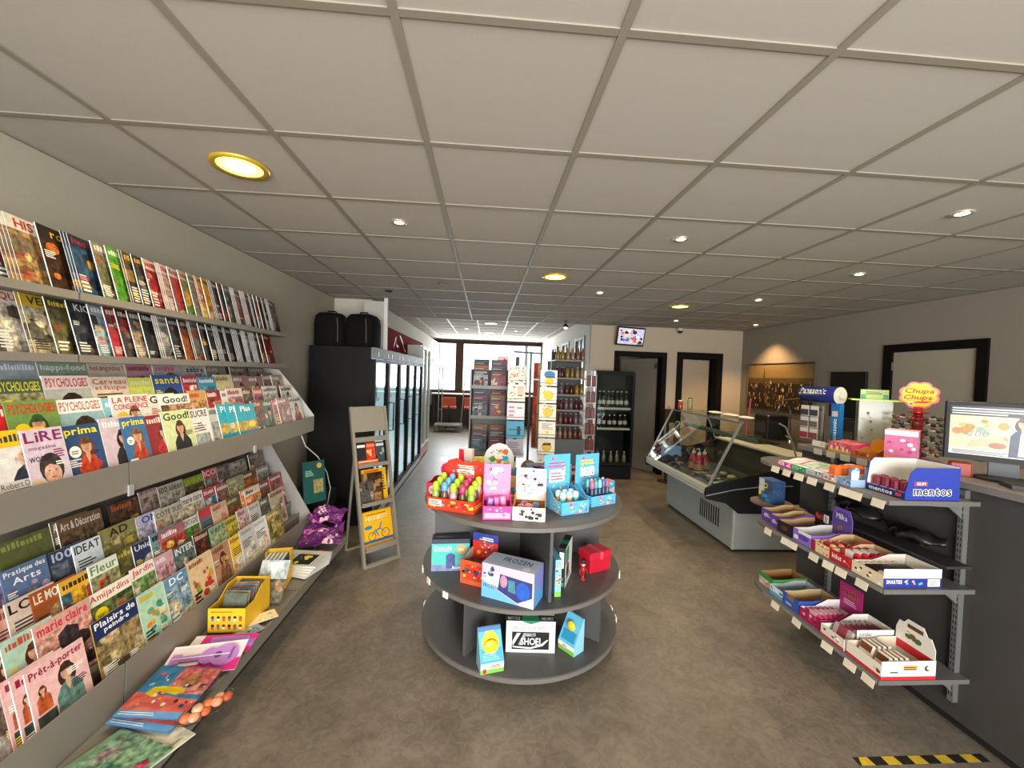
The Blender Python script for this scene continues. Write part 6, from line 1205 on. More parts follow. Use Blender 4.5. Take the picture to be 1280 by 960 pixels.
book('bright yellow bicycle picture book on the lowest shelf of the leaflet stand', .29, .31, .02, 0, .14, lambda a: a.rect(0, 0, 1, 1, 'e0a818').text('PEUGEOT', .1, .72, .9, .86, '5c2814', True, .1).text('PEUGEOT', .11, .73, .89, .855, 'f0d8a8', True, .1).lines(.15, .89, .85, .94, 1, '7c4c18').rect(0, .12, 1, .2, '3c5c84').rect(0, 0, 1, .12, 'c89040').ell(.3, .3, .13, .13, '2c3c4c').ell(.3, .3, .11, .11, 'e0a818').ell(.75, .32, .14, .14, '2c3c4c').ell(.75, .32, .12, .12, 'e0a818').poly([(.3, .3), (.42, .42), (.62, .46), (.6, .5), (.4, .46), (.28, .33)], '2c78a8').poly([(.42, .42), (.5, .26), (.53, .27), (.46, .43)], '2c78a8').poly([(.62, .46), (.76, .32), (.73, .31), (.6, .44)], '2c78a8').ell(.2, .56, .13, .06, '3078a0').poly([(.55, .5), (.62, .66), (.66, .65), (.6, .5)], '2c78a8'), 'd89c18')
book('tall yellow book behind the brown art book on the leaflet stand', .24, .29, .015, .03, .52, lambda a: a.rect(0, 0, 1, 1, 'e4b020').rect(.1, .9, .7, .97, 'd86828').lines(.75, .3, .95, .8, 6, '6c5018'), 'e0a818', .036)
book('brown painted-interior art book on the leaflet stand', .19, .26, .018, .0, .52, lambda a: a.patches(0, 0, 1, 1, ['4a3626', '6c4c30', '2c221a', '8c6a44', '3c2c20'], 16, 5, .6).ell(.5, .5, .14, .2, 'a87c4c', .4), '3c2c20', .014)
book('dark grey portrait book peeking out beside the brown art book', .14, .2, .012, -.075, .52, lambda a: a.patches(0, 0, 1, 1, ['4c4a46', '8c8880', '2c2c2a'], 8, 6, .5), '34332f', -.002)
for k, (x, c, lab) in enumerate(((-.092, '26262a', 'black paperback with white title band'), (0, 'c8381c', 'bright red paperback'), (.092, '3c464c', 'dark slate paperback with road picture'))):
    book(lab + ' on the top shelf of the leaflet stand', .085, .2, .014, x, .86, lambda a, c=c, k=k: a.rect(0, 0, 1, 1, c).patches(0, .05, 1, .7, [c, ['5c1c1c', 'e8a078', '8c9498'][k], ['2c2c30', 'd85030', '20282c'][k]], 7, k, .4).rect(.05, .8, .95, .92, ['d8d4cc', 'e08058', 'c0c4c4'][k]), c, .0)
o = thing('leaflet_strip', 'orange leaflet strip in front of the red paperback', 'leaflet'); o.matrix_world = Ml @ Matrix.Translation((-.03, lp(0, .86)[1] + .008, lp(0, .86)[2] + .002)) @ Matrix.Rotation(-lean, 4, 'X'); MB().box(-.11, .09, -.002, 0, 0, .05).build('sheet', M('c8542c', .5), o); MB().box(-.1, .08, -.0026, -.0021, .03, .042).build('print_line', M('e8b088', .5), o)

# ================================================================== things lying on the low ledge of the rack
LZ = .2795
def pile(name, label, cat, w, d, x, y, yaw, art, base, th_=.004, z=LZ, film=False, tilt=(0, 0), group=None, wt=0):
    o = thing(name, label, cat, (x, y, z), (rad(tilt[0]), rad(tilt[1]), yaw), group)
    if wt: o.matrix_world = Matrix.Translation((x, y, z + math.sin(rad(wt)) * max(d * abs(math.cos(yaw)) + w * abs(math.sin(yaw)), .1) * .5)) @ Matrix.Rotation(rad(wt), 4, 'X') @ Matrix.Rotation(yaw, 4, 'Z')
    MB().box(-w / 2, w / 2, -d / 2, d / 2, 0, th_).build('sheet', M(base, .45), o)
    mb = MB(); art(Art(w, d)).onto(mb, (-w / 2, -d / 2, th_), (1, 0, 0), (0, 1, 0), (0, 0, 1)); mb.build('print', PRINT, o)
    if film:
        m = MB(); n = 8; r = random.Random(len(label)); k = 1.06
        vs = [((-.5 + i / n) * w * k, (-.5 + j / n) * d * k, th_ + .004 + (.006 * r.random() if 0 < i < n and 0 < j < n else -.0035)) for j in range(n + 1) for i in range(n + 1)]
        m.raw(vs, [(j * (n + 1) + i, j * (n + 1) + i + 1, (j + 1) * (n + 1) + i + 1, (j + 1) * (n + 1) + i) for j in range(n) for i in range(n)]); m.build('plastic_wrap', FILM, o)
    return o
YW = rad(90)   # text reads from the aisle
pile('childrens_magazine', 'cream and yellow activity magazine at the near end of the ledge', 'magazine', .21, .27, -1.30, 1.385, YW + rad(-14), lambda a: a.rect(0, 0, 1, 1, 'ddd0a0', .2).patches(.1, .1, .9, .7, ['d8c070', 'a84830', 'e0d8c0', 'c89838'], 8, 3), 'd8cc9c')
pile('childrens_magazine', 'green and purple wrapped magazine at the near end of the ledge', 'magazine', .2, .27, -1.265, 1.50, YW + rad(-20), lambda a: a.rect(0, 0, 1, 1, '88b494', .2).patches(0, 0, 1, .9, ['8ab498', '6c4c6c', 'a8a0a4', '5c9c78', 'c8506c'], 10, 7), '8cb898', z=LZ + .006, film=True)
pile('childrens_magazine', 'pale magazine with script title sticking out under the wrapped ones', 'magazine', .2, .26, -1.23, 1.575, YW + rad(-24), lambda a: a.rect(0, 0, 1, 1, 'd4d0b8', .1).lines(.1, .08, .9, .14, 2, '4c4a3c'), 'd0ccb4', z=LZ)
for k in range(2):
    pile('wrapped_comic', ['wrapped blue and coral comic with yellow toy, upper one of the pair', 'wrapped blue and coral comic lying under its twin'][1 - k], 'comic', .27, .23, -1.275 + .012 * k, 1.735 + .02 * k, rad(-9 + 5 * k), lambda a: a.rect(0, 0, 1, 1, '4878b0').rect(0, .0, 1, .12, '68a0d0').poly([(0, .12), (1, .12), (1, .35), (0, .45)], 'd86858', .1).poly([(0, .45), (1, .35), (1, 1), (0, 1)], '3c7ca8', .2).patches(.4, .45, 1, .98, ['d0706c', 'b88868', 'e0a08c', '8c4c44'], 9, 4, .5).poly([(.15, .42), (.3, .36), (.34, .48), (.62, .42), (.72, .5), (.6, .58), (.32, .58), (.2, .55)], 'e8c428').ell(.66, .72, .16, .13, 'b07858', .5).blobs(.02, .15, .98, .95, ['f0e8e0', 'd8505c', 'f0c040', '2c4c8c', '8cc0e0', '5c2c3c'], 26, 9, .012, .04, .2).lines(.05, .03, .6, .1, 2, 'e8f0f4'), '3c6ca8', z=LZ + .014 + .026 * k, film=True, wt=9)
gt = pile('toy_guitar', 'pink carded toy guitar lying on the ledge', 'toy', .16, .32, -1.285, 1.99, rad(98), lambda a: a.rect(0, 0, 1, 1, 'e8d8dc').poly([(.4, 0), (0, 0), (0, 1), (.25, 1)], 'd83080').rect(.92, 0, 1, 1, 'f0e8ec'), 'e4d4d8', z=LZ + .006, wt=15)
m = MB(); m.prism([(.055 * math.cos(rad(a)), -.085 + .06 * math.sin(rad(a))) for a in range(0, 360, 20)], 'z', .0055, .016); m.prism([(.042 * math.cos(rad(a)), -.02 + .04 * math.sin(rad(a))) for a in range(0, 360, 20)], 'z', .0055, .0158); m.prism([(-.014, .0), (.014, .0), (.014, .1), (-.014, .1)], 'z', .0055, .014); m.prism([(-.022, .1), (.022, .1), (.026, .14), (-.026, .14)], 'z', .0055, .014); m.build('guitar', M('b884cc', .25), gt); MB().cyl((0, -.06, .0161), .017, .0006).build('sound_hole', M('5c3c78', .4), gt); MB().box(-.03, .03, -.122, -.112, .0161, .019).build('bridge', M('7c5c98', .4), gt)
MB().box(-.003, .003, -.11, .13, .0165, .0172).build('strings', M('e8d8f0', .3), gt)
g2 = pile('toy_guitar', 'second pink and purple carded toy lying behind the guitar', 'toy', .12, .3, -1.285, 2.12, rad(94), lambda a: a.rect(0, 0, 1, 1, 'd8348c').rect(.3, 0, .7, .7, 'b078c8', .2).rect(0, .85, 1, 1, 'e8e0e8'), 'd02c80', z=LZ + .004, wt=8)
MB().bbox(-.035, .035, -.12, .06, .0055, .02, .006).build('toy_body', M('a878cc', .25), g2)
o = thing('bagged_toys', 'clear bag of orange and pink toy pieces hanging over the ledge edge', 'toy', (-1.075, 1.68, LZ + .04), (0, rad(20), rad(-32)))
for k in range(8):
    MB().ball((.02 * (k % 2) - .01, -.07 + .02 * k, .014 + .006 * (k % 3)), .019, 10, 7, sc=(1, 1.1, .7)).build('toy_piece', M(['c86a34', 'd8906c', 'e0a880', 'b8542c'][k % 4], .5, var=.4, scale=80), o, True)
MB().ball((0, 0, .02), .06, 14, 8, sc=(.75, 1.75, .4)).build('clear_bag', FILM, o, True)
# yellow display carton with figurine bags
yb = tray('figurine_carton', 'yellow open display carton of comic figurine bags on the ledge', 'display box', .19, .25, .13, .18, (-1.335, 2.36, LZ), rad(0), 'e0b020', 'c89c20', front=lambda a: a.rect(0, 0, 1, 1, 'e4b424'))
mb = MB(); A_ = Art(.19, .13); A_.lines(.08, .84, .7, .92, 1, '8c6c18')
for j in range(2):
    for i in range(6): u = .13 + .15 * i; v = .58 - .34 * j; A_.ell(u, v + .05, .045, .045, ['5c3c2c', '2c2826', '8c4c3c'][(i + j) % 3]).rect(u - .035, v - .1, u + .035, v, ['4878b0', 'c84c3c', 'e8e0d0'][(i * 2 + j) % 3])
A_.front(mb, -.1255); mb.build('figure_print', CARD, yb)
for i in range(7):
    c = ['5c6458', '8c7c5c', '44586c', '7c5048', '6c7c88', '948460', '4c4c48'][i]; o = MB().bbox(-.065, .065, -.006, .006, 0, .17, .004).build('figurine_bag', M(c, .2, var=.6, scale=45), None, loc=(-1.335, 2.275 + .024 * i, LZ + .008), rot=(rad(-14), 0, rad((i % 3 - 1) * 5))); tag(o, '%s foil figurine bag standing in the yellow carton' % ['grey-green', 'khaki', 'steel blue', 'brick', 'light steel', 'sand', 'charcoal'][i], 'toy bag', 'figurine bags in the yellow carton')
o = pile('comic_book', 'pale comic with silver mountain picture leaning on the yellow carton', 'comic', .17, .24, -1.27, 2.565, rad(0), lambda a: a.rect(0, 0, 1, 1, 'a8b4b4', .4).poly([(.3, .95), (.7, .95), (.5, .5)], 'd8e0e0').patches(0, 0, 1, .55, ['5c5c4c', '7c7864', '48504c', '8c6c54'], 9, 3), '98a4a4', z=LZ + .108, tilt=(58, 0))
for k in range(2):
    o = pile('toy_card', ['blister card with blue beads in front of the yellow carton', 'cream scalloped toy card in front of the yellow carton'][k], 'toy', .09, .15, -1.225 + .01 * k, 2.22 + .13 * k, rad(-30 - 20 * k), lambda a, k=k: a.rect(0, 0, 1, 1, ['8c98a0', 'e0d4a8'][k]).blobs(.05, .05, .95, .95, [['3878b0', '48a8a0', 'c8d0d0', '2c4c70'], ['d8b860', 'f0e8d0', 'b08840', 'e8dcb8']][k], 14, k, .05, .1), ['8c98a0', 'dcd0a4'][k], z=LZ + .006 + .004 * k)
yb2 = tray('pocket_book_carton', 'yellow carton of blue pocket books farther along the ledge', 'display box', .15, .16, .05, .2, (-1.33, 2.75, LZ), rad(10), 'e0b020', 'c89c20')
for i in range(5):
    o = thing('pocket_book', 'blue pocket book, %s of the five in the second yellow carton' % ['first', 'second', 'third', 'fourth', 'last'][i], 'book', (-1.27 - .0 + .0 * i, 2.675 + .0 * i, LZ + .005), (0, 0, rad(100)), 'pocket books in the yellow carton'); o.location = (-1.385 + .024 * i, 2.745 + .004 * i, LZ + .006)
    MB().box(-.06, .06, -.009, .009, 0, .17).build('pages', PAPER, o); m = MB(); m.box(-.0615, .0615, -.0105, -.009, 0, .172); m.box(-.0615, .0615, .009, .0105, 0, .172); m.box(-.063, -.0605, -.0105, .0105, 0, .172); m.build('cover', M('3c7ca4', .4), o)
    mb = MB(); Art(.123, .172).rect(0, 0, 1, 1, '26384c').ell(.5, .7, .22, .2, 'd8c020').ell(.5, .7, .14, .12, '26384c').onto(mb, (.0615, .0106, 0), (-1, 0, 0), (0, 0, 1), (0, 1, 0)); mb.build('cover_print', PRINT, o)
for i in range(5):
    pile('newspaper', ['lowest folded newspaper of the ledge stack', 'second folded newspaper of the ledge stack', 'third folded newspaper of the ledge stack', 'fourth folded newspaper of the ledge stack', 'top newspaper of the ledge stack with black and yellow cartoon'][i], 'newspaper', .24, .3, -1.275 + .004 * i, 2.96 + .006 * i, YW + rad(-18 + 3 * i), lambda a, i=i: a.rect(0, 0, 1, 1, 'c8c8c0').lines(.05, .05, .95, .9, 12, 'a8a8a0', i).rect(.1, .2, .75, .7, ['c8c8c0', '1c1c18'][i == 4]).blobs(.12, .22, .73, .68, ['d8c828', '26241c', 'e0d040'], 10 if i == 4 else 0, 3, .05, .12, 0).ell(.5, .85, .18, .09, ['c8c8c0', 'b03030'][i == 4]), 'd0cfc8', .012, LZ + .0125 * i)
pile('toy_card', 'red card with orange and green peach toy past the newspapers', 'toy', .12, .16, -1.215, 3.16, YW + rad(-40), lambda a: a.rect(0, 0, 1, 1, 'c84038').ell(.5, .55, .33, .3, 'e0784c', .2).ell(.4, .65, .15, .25, '8cb048'), 'c03c34', z=LZ)
pile('bagged_chess', 'clear bag of green and brown figures on the ledge past the newspapers', 'toy', .2, .16, -1.35, 3.19, YW, lambda a: a.rect(0, 0, 1, 1, '5c6460').blobs(.03, .03, .97, .97, ['6c2c2c', '2c7c5c', 'b8c0bc', '26241e', 'a89080'], 26, 4, .05, .1), '5c6460', z=LZ, film=True)
def crumple(label, x, y, w, d, yaw, slope, z, pal, seed):
    r = random.Random(seed); n = 16; m = MB(); ph = [r.uniform(0, 6) for _ in range(6)]
    def ht(u, v): return .012 * math.sin(u * 9 + ph[0] + v * 4) + .010 * math.sin(v * 11 + ph[1] - u * 5) + .006 * math.sin((u + v) * 21 + ph[2])
    c, s_ = math.cos(yaw), math.sin(yaw); bl = [(r.random(), r.random(), r.uniform(.05, .15), r.choice(pal)) for _ in range(22)]
    for j_ in range(n):
        for i_ in range(n):
            q = []
            for a, b in ((0, 0), (1, 0), (1, 1), (0, 1)):
                u, v = (i_ + a) / n, (j_ + b) / n; lx, ly = (u - .5) * w, (v - .5) * d; wx, wy = lx * c - ly * s_, lx * s_ + ly * c
                q.append((wx, wy, .03 + (wy + d * .5) * slope + ht(u, v)))
            u, v = (i_ + .5) / n, (j_ + .5) / n; col = pal[0]
            for bu, bv, br, bc in bl:
                dd = math.hypot(u - bu, v - bv)
                if br * .55 < dd < br or dd < br * .3: col = bc
            m.face(q, tuple(lin(col)) + (.25,))
    o = m.build('patterned_bag', PRINT, None, False, loc=(x, y, z)); tag(o, label, 'bag', 'purple patterned bags on the ledge end')
PUR = ['5c2260', '8c3c94', 'b85ca8', '40164a', 'd8b0c8', 'c84c9c', 'e0c8d8']
crumple('purple patterned bag drooping over the far ledge corner', -1.275, 3.36, .31, .24, rad(10), .34, LZ + .012, PUR, 3)
crumple('purple patterned bag leaning at the back of its pair', -1.30, 3.53, .28, .18, rad(-12), .40, LZ + .12, PUR, 8)
o = thing('hanging_folder', 'dark green folder with gold badge hanging at the far end of the rack', 'folder', (-1.46, 3.68, .52), (rad(-8), 0, rad(52))); MB().box(-.1, .1, 0, .012, 0, .36).build('folder', M('1f4a44', .4), o); mb = MB(); Art(.2, .36).rect(0, 0, 1, 1, '1f4c46', .1).ell(.75, .88, .12, .12, 'b08c50').rect(.45, .22, .9, .55, '8c8458', .5).lines(.1, .65, .5, .8, 4, '88a898').front(mb); mb.build('print', PRINT, o)
# ================================================================== glass deli case
DX, DY0, DY1 = 2.52, 3.87, 5.42
WG = M('9ea7a6', .45, var=.03, name='pale_grey_enamel'); DKP = M('15181c', .65, var=.1, spec=.25, name='dark_end_panel')
dc = thing('deli_case', 'pale grey refrigerated deli case with sloping glass and dark curved end panels', 'deli case', (DX, DY0, 0))
def dp(name, mb, m, par=None, smooth=False): 
    o = mb.build(name, m, par or dc, smooth); 
    if par is None: o.location = (-DX, -DY0, 0)
    return o
dp('base', MB().box(2.52, 3.25, DY0 + .03, DY1 - .03, .03, .50), WG); dp('toe_strip', MB().box(2.54, 3.2, DY0 + .05, DY1 - .05, 0, .03), M('2a2a2a', .6))
for k in range(9): dp('vent_slot', MB().box(2.5185, 2.5197, 4.15 + .045 * k, 4.172 + .045 * k, .16, .36), M('101010', .8))
dp('corner_post', MB().box(2.512, 2.53, DY0 + .022, DY0 + .05, .03, .5), M('b4bab8', .4))
dp('tub', MB().prism([(2.52, .50), (3.25, .50), (3.25, .93), (3.20, .93), (3.16, .60), (2.36, .60), (2.28, .655), (2.235, .655), (2.215, .63), (2.215, .575), (2.36, .515)], 'y', DY0 + .03, DY1 - .03), M('b7bbb8', .35, .2))
for k, zz in enumerate((.585, .615, .642)): dp('bumper_rail', MB().box(2.207, 2.214, DY0 + .03, DY1 - .03, zz, zz + .018), M('c9cac5', .3, .3))
dp('rear_liner', MB().prism([(3.155, .603), (3.159, .603), (3.198, .93), (3.194, .93)], 'y', DY0 + .04, DY1 - .04), M('3a332b', .6)); dp('end_liner', MB().box(2.37, 3.15, DY1 - .06, DY1 - .05, .606, .8), M('3a332b', .6)); dp('well', MB().box(2.37, 3.15, DY0 + .06, DY1 - .06, .602, .606), M('34383a', .5))
end = [(2.20, .59), (2.22, .54), (2.42, .50), (2.55, .40), (3.26, .40), (3.26, .93), (3.0, .86), (2.75, .80), (2.30, .69), (2.21, .65)]
for y in (DY0, DY1 - .028):
    e = dp('end_panel', MB().prism(end, 'y', y, y + .028), DKP); 
    if y == DY0: dp('trim_line', MB().tube([(2.205, y - .003, .575), (2.5, y - .003, .64), (2.8, y - .003, .675), (3.1, y - .003, .685)], .006), M('7c7f82', .4), None)
# sloped front glass, glass top, posts
def quad(pts, n, t): 
    N = Vector(n).normalized() * t; m = MB(); P = [tuple(p) for p in pts]; Q = [tuple(Vector(p) + N) for p in pts]
    return m.raw(P + Q, [(3, 2, 1, 0), (4, 5, 6, 7)] + [(i, (i + 1) % 4, 4 + (i + 1) % 4, 4 + i) for i in range(4)])
dp('front_glass', quad([(2.245, DY0 + .04, .66), (2.245, DY1 - .04, .66), (2.555, DY1 - .04, 1.305), (2.555, DY0 + .04, 1.305)], (-.9, 0, .43), .006), GLASS)
dp('top_glass', MB().box(2.54, 2.95, DY0 + .02, DY1 - .02, 1.31, 1.318), GLASS)
for y in (DY0 + .03, DY1 - .03):
    dp('post', MB().bar((2.24, y, .655), (2.555, y, 1.308), .014, .022), M('9aa09c', .35, .5))
    dp('rear_post', MB().tube([(2.95, y, 1.305), (3.02, y, 1.27), (3.1, y, 1.1), (3.16, y, .93)], .009), M('b8bcba', .3, .6))
    dp('end_glass', quad([(2.25, y, .67), (2.56, y, 1.30), (2.95, y, 1.30), (3.14, y, .94)], (0, 1, 0), .004), GLASS)
dp('top_rail', MB().box(2.545, 2.575, DY0 + .02, DY1 - .02, 1.292, 1.309), M('7c8480', .35, .5))
dp('inner_shelf', MB().box(2.72, 3.0, DY0 + .05, DY1 - .05, 1.09, 1.097), glass_mat('green_shelf_glass', [.55, .75, .66], .8)); dp('lamp_housing', MB().box(2.70, 2.74, DY0 + .05, DY1 - .05, 1.10, 1.14), M('48584e', .4))
dp('rear_worktop', MB().box(3.16, 3.52, DY0 + .03, DY1 - .03, .93, .95), M('c8bca4', .5)); dp('rear_panel', MB().box(3.26, 3.50, DY0 + .05, DY1 - .05, .03, .93), M('3c3834', .6))
# contents
foil = M('a8a298', .25, .7, bump=.8, scale=60, name='foil')
for k in (1, 2, 3, 4, 8):
    y = 4.02 + .135 * k; o = thing('foil_tray', 'crinkled foil food tray in the deli case, %s from the near end' % ordin(k + 1), 'food tray', (2.52 + .05 * (k % 2), y, .607), rad(8 * (k % 3 - 1)), 'foil trays in the deli case')
    MB().lathe([(.055, 0), (.075, .035), (.08, .037), (.072, .034), (.05, .006), (0, .006)], 14, sy=.75).build('tray', foil, o); MB().ball((0, 0, .022), .058, 12, 7, sc=(1, .7, .35)).build('food', M(['5c4a34', '7c5a3c', '3c3a30', '8c7a54'][k % 4], .5, var=.4, scale=60, bump=.6), o, True)
for k in (0, 1, 2, 3, 6, 7):
    o = thing('foil_tray', 'foil food tray in the rear line of the deli case, %s from the near end' % ordin(k + 1), 'food tray', (2.78, 4.05 + .16 * k, .607), rad(5 * k), 'foil trays in the deli case'); MB().box(-.07, .07, -.06, .06, 0, .004).build('tray', foil, o); MB().ball((0, 0, .034), .055, 10, 7, sc=(1, .85, .5)).build('food', M(['8c7c5c', '4c4438', 'a89468'][k % 3], .5, var=.4, scale=60, bump=.6), o, True)
o = thing('salad_tub', 'cream salad tub at the near end of the deli case', 'tub', (2.44, 4.0, .607)); MB().lathe([(.06, 0), (.08, .06), (.084, .06), (.078, .05), (0, .045)], 18).build('tub', M('b8b4a0', .4), o); MB().ball((0, 0, .045), .07, 12, 6, sc=(1, 1, .25)).build('salad', M('c8bc94', .6, bump=.6, scale=60), o, True)
for k in range(3):
    o = thing('sauce_bottle', ['red pump sauce bottle with beige label in the deli case', 'red sauce bottle behind the pump bottle', 'red sauce bottle beside the pump bottle'][k], 'bottle', (2.62 + .1 * (k == 1), 4.78 + .13 * (k == 2) + .06 * (k == 1), .607)); MB().lathe([(.052, 0), (.055, .01), (.055, .13), (.035, .18), (.02, .2)], 16).build('body', M('a02430', .25), o, True); MB().lathe([(.0556, .02), (.0556, .09)], 16).build('label', M('b08858', .5), o)
    m = MB(); m.lathe([(.022, .2), (.024, .225), (.008, .23), (.006, .26)], 12)
    if k == 0: m.tube([(0, 0, .26), (0, 0, .275), (-.04, -.01, .272)], .006)
    m.build('pump', M('e0dcd0', .4), o)
o = carton('photo_card', 'framed blue city photo card leaning at the far end inside the deli case', 'photo card', .34, .015, .22, (2.52, 5.24, .63), rad(-8), '202024', front=lambda a: a.rect(.05, .06, .8, .94, '7ca8d8').poly([(.05, .06), (.8, .06), (.8, .3), (.6, .42), (.45, .3), (.3, .4), (.05, .25)], '2c3038', .4)); o.rotation_euler = (rad(-20), 0, rad(-14))
for k, (y, zz) in enumerate(((5.2, 1.16), )):
    o = thing('price_card', 'small white framed card hanging at the far end of the front glass', 'card', (2.455, 5.2, .98), (0, rad(25.7), 0)); MB().box(0, .004, -.05, .05, 0, .2).build('card', M('5c4438', .5), o); f = MB(); f.box(-.002, 0, -.055, -.045, -.005, .205); f.box(-.002, 0, .045, .055, -.005, .205); f.box(-.002, 0, -.045, .045, -.005, .005); f.box(-.002, 0, -.045, .045, .195, .205); f.build('frame', M('d8d4c8', .4), o)
o = MB().box(-.05, .05, -.035, .035, 0, .003).build('yellow_ticket', M('e0d870', .5), None, loc=(2.76, 4.55, 1.1405 - .043), rot=(0, 0, rad(20))); tag(o, 'yellow price ticket lying on the green glass shelf', 'ticket')
for k, (x, y, c, h) in enumerate(((2.60, 5.28, 'a83c28', .12), (2.70, 5.22, '8c9460', .16))):
    o = thing('jar', ['short red jar with white pump on the deli case top', 'tall clear jar with green lid on the deli case top'][k], 'jar', (x, y, 1.3185)); MB().lathe([(.03, 0), (.032, .01), (.032, h * .8), (.024, h * .9)], 14).build('glass', M(c, .15, alpha=.7), o, True); MB().lathe([(.026, h * .9), (.026, h), (0, h)], 14).build('lid', M(['d8d4c8', '4c5c34'][k], .4), o)
for k, (y, w_) in enumerate(((4.72, .22), (4.42, .26), (4.14, .2))):
    o = MB().ball((0, 0, .016), .1, 14, 8, sc=(.7, w_ / .2, .16)).build('paper_napkin_heap', M('d8d0bc', .8, bump=.8, scale=30), None, True, loc=(2.76, y, 1.3188)); tag(o, ['rounded heap of white paper on the deli case near the jars', 'flat heap of cream paper in the middle of the deli case top', 'small heap of paper at the near end of the deli case top'][k], 'paper')
o = MB().tube([(3.40, 5.1, .964), (3.48, 5.14, 1.5)], .012).build('broomstick', M('a01c1c', .4), None); tag(o, 'slanted red broomstick standing behind the deli case', 'broom')
# preparation bench behind, taps, dark equipment
bn = thing('prep_bench', 'dark preparation bench behind the deli case', 'bench', (4.2, 5.0, 0)); MB().box(-.4, .38, -1.0, 1.4, .86, .9).build('worktop', M('4a4642', .35, .3), bn); MB().box(-.36, .36, -.95, 1.35, .1, .86).build('cabinet', M('262320', .5), bn); MB().box(-.3, .34, -.9, 1.3, 0, .1).build('plinth', M('181614', .6), bn)
for k in range(3): MB().bbox(-.372, -.36, -.93 + .76 * k, -.19 + .76 * k, .13, .84, .003).build('cabinet_door', M('2e2a26', .45), bn)
for k in range(2):
    t = thing('tap', ['chrome gooseneck tap on the preparation bench beneath the city picture', 'chrome gooseneck tap on the bench toward the cash counter'][k], 'tap', (4.2, 5.35 - .55 * k, .901)); MB().lathe([(.025, 0), (.022, .03), (.012, .04)], 14).build('base', M('a8a8a4', .2, .9), t); MB().tube([(0, 0, .03), (0, 0, .42), (-.03, 0, .50), (-.10, 0, .53), (-.17, 0, .50), (-.19, 0, .40)], .011).build('spout', M('b0b0ac', .18, .95), t, True); MB().tube([(0, 0, .05), (.0, .07, .08)], .007).build('lever', M('a8a8a4', .2, .9), t)
for k, (y, h, c, lab) in enumerate(((5.75, .34, '1c1a18', 'black coffee machine on the preparation bench by the corner'), (4.35, .42, '22201e', 'black appliance on the bench next to the door'))):
    o = thing('appliance', lab, 'appliance', (4.22, y, .901)); MB().bbox(-.16, .16, -.15, .15, 0, h, .015).build('body', M(c, .35), o); MB().bbox(-.17, -.16, -.11, .11, h * .25, h * .7, .002).build('front_plate', M('5c5a56', .3, .6), o); MB().bbox(-.2, -.16, -.08, .08, 0, .03, .004).build('drip_tray', M('6c6a66', .3, .7), o)
# city picture, black board, TV, camera
pc = thing('city_picture', 'large sepia night city picture with a tall tower on the right wall', 'picture', (4.58, 6.14, 1.28)); MB().box(0, .018, -.72, .72, -.02, .74).build('canvas', M('4a3c28', .6), pc)
mb = MB(); a = Art(1.42, .72); a.rect(0, 0, 1, 1, '2e2316', .35).rect(0, .62, 1, 1, '8a7348', .12).poly([(0, .58), (1, .6), (1, .72), (0, .7)], '5c4a2c', .4)
r = random.Random(5)
for i in range(170):
    u, v = r.uniform(.02, .97), r.uniform(.03, .58); q = r.uniform(.004, .022); a.rect(u, v, min(1, u + q), v + r.uniform(.02, .1), r.choice(['b08a48', '6c5028', '8c6c38', 'd8b878', '1c150e', '201810']), .3)
a.poly([(.255, .55), (.275, .72), (.283, .93), (.287, .93), (.295, .72), (.315, .55)], '4c3c22').poly([(.5, .2), (1, .34), (1, .36), (.5, .23)], '7c6438', .3)
a.onto(mb, (-.0006, .71, .0), (0, -1, 0), (0, 0, 1), (-1, 0, 0)); mb.build('picture_print', CARD, pc); f = MB(); f.box(-.012, .018, -.735, -.72, -.03, .75); f.box(-.012, .018, .72, .735, -.03, .75); f.box(-.012, .018, -.72, .72, .74, .75); f.build('frame_edge', M('6c6352', .5), pc)
o = thing('black_board', 'plain black board hung on the wall next to the door', 'board', (4.57, 4.89, 1.3)); MB().bbox(0, .028, -.255, .255, 0, .585, .004).build('board', M('0f0d0c', .5), o); MB().box(-.003, 0, -.255, .255, .575, .585).build('edge', M('1c1a18', .5), o)
tv = thing('wall_television', 'small tilted television on a bracket near the ceiling', 'television', (2.47, 6.95, 2.27), (rad(10), rad(2), rad(4))); MB().bbox(-.25, .25, 0, .05, 0, .32, .006).build('bezel', M('131314', .35), tv)
mb = MB(); A_ = Art(.46, .27).rect(0, 0, 1, 1, 'c8c0d8').patches(0, 0, 1, 1, ['c8c4dc', 'd8ccd4', '8c7480', 'e8e4ec', '6c5c6c'], 9, 4, .3).blobs(.02, .02, .98, .98, ['e8e8f4', 'd89090', '3c2c34', 'e84c6c', '5c78b8', 'f0d0a0', '2c2c30'], 22, 6, .03, .09, .2); A_.onto(mb, (-.23, -.0005, .025), (1, 0, 0), (0, 0, 1), (0, -1, 0)); mb.build('screen', SCREEN, tv); MB().bar((0, .05, .16), (0, .15, .2), .03, .03).build('bracket', M('1c1c1c', .5), tv)
sc_ = thing('security_camera', 'small dome security camera on the wall above the doorways', 'camera', (3.40, 7.03, H - .001)); MB().lathe([(.055, 0), (.055, -.03), (.048, -.05)], 18).build('housing', M('c8c0b0', .4), sc_); MB().lathe([(.047, -.05), (.04, -.075), (.02, -.09), (0, -.093)], 18).build('dome', M('2a2220', .15), sc_, True)
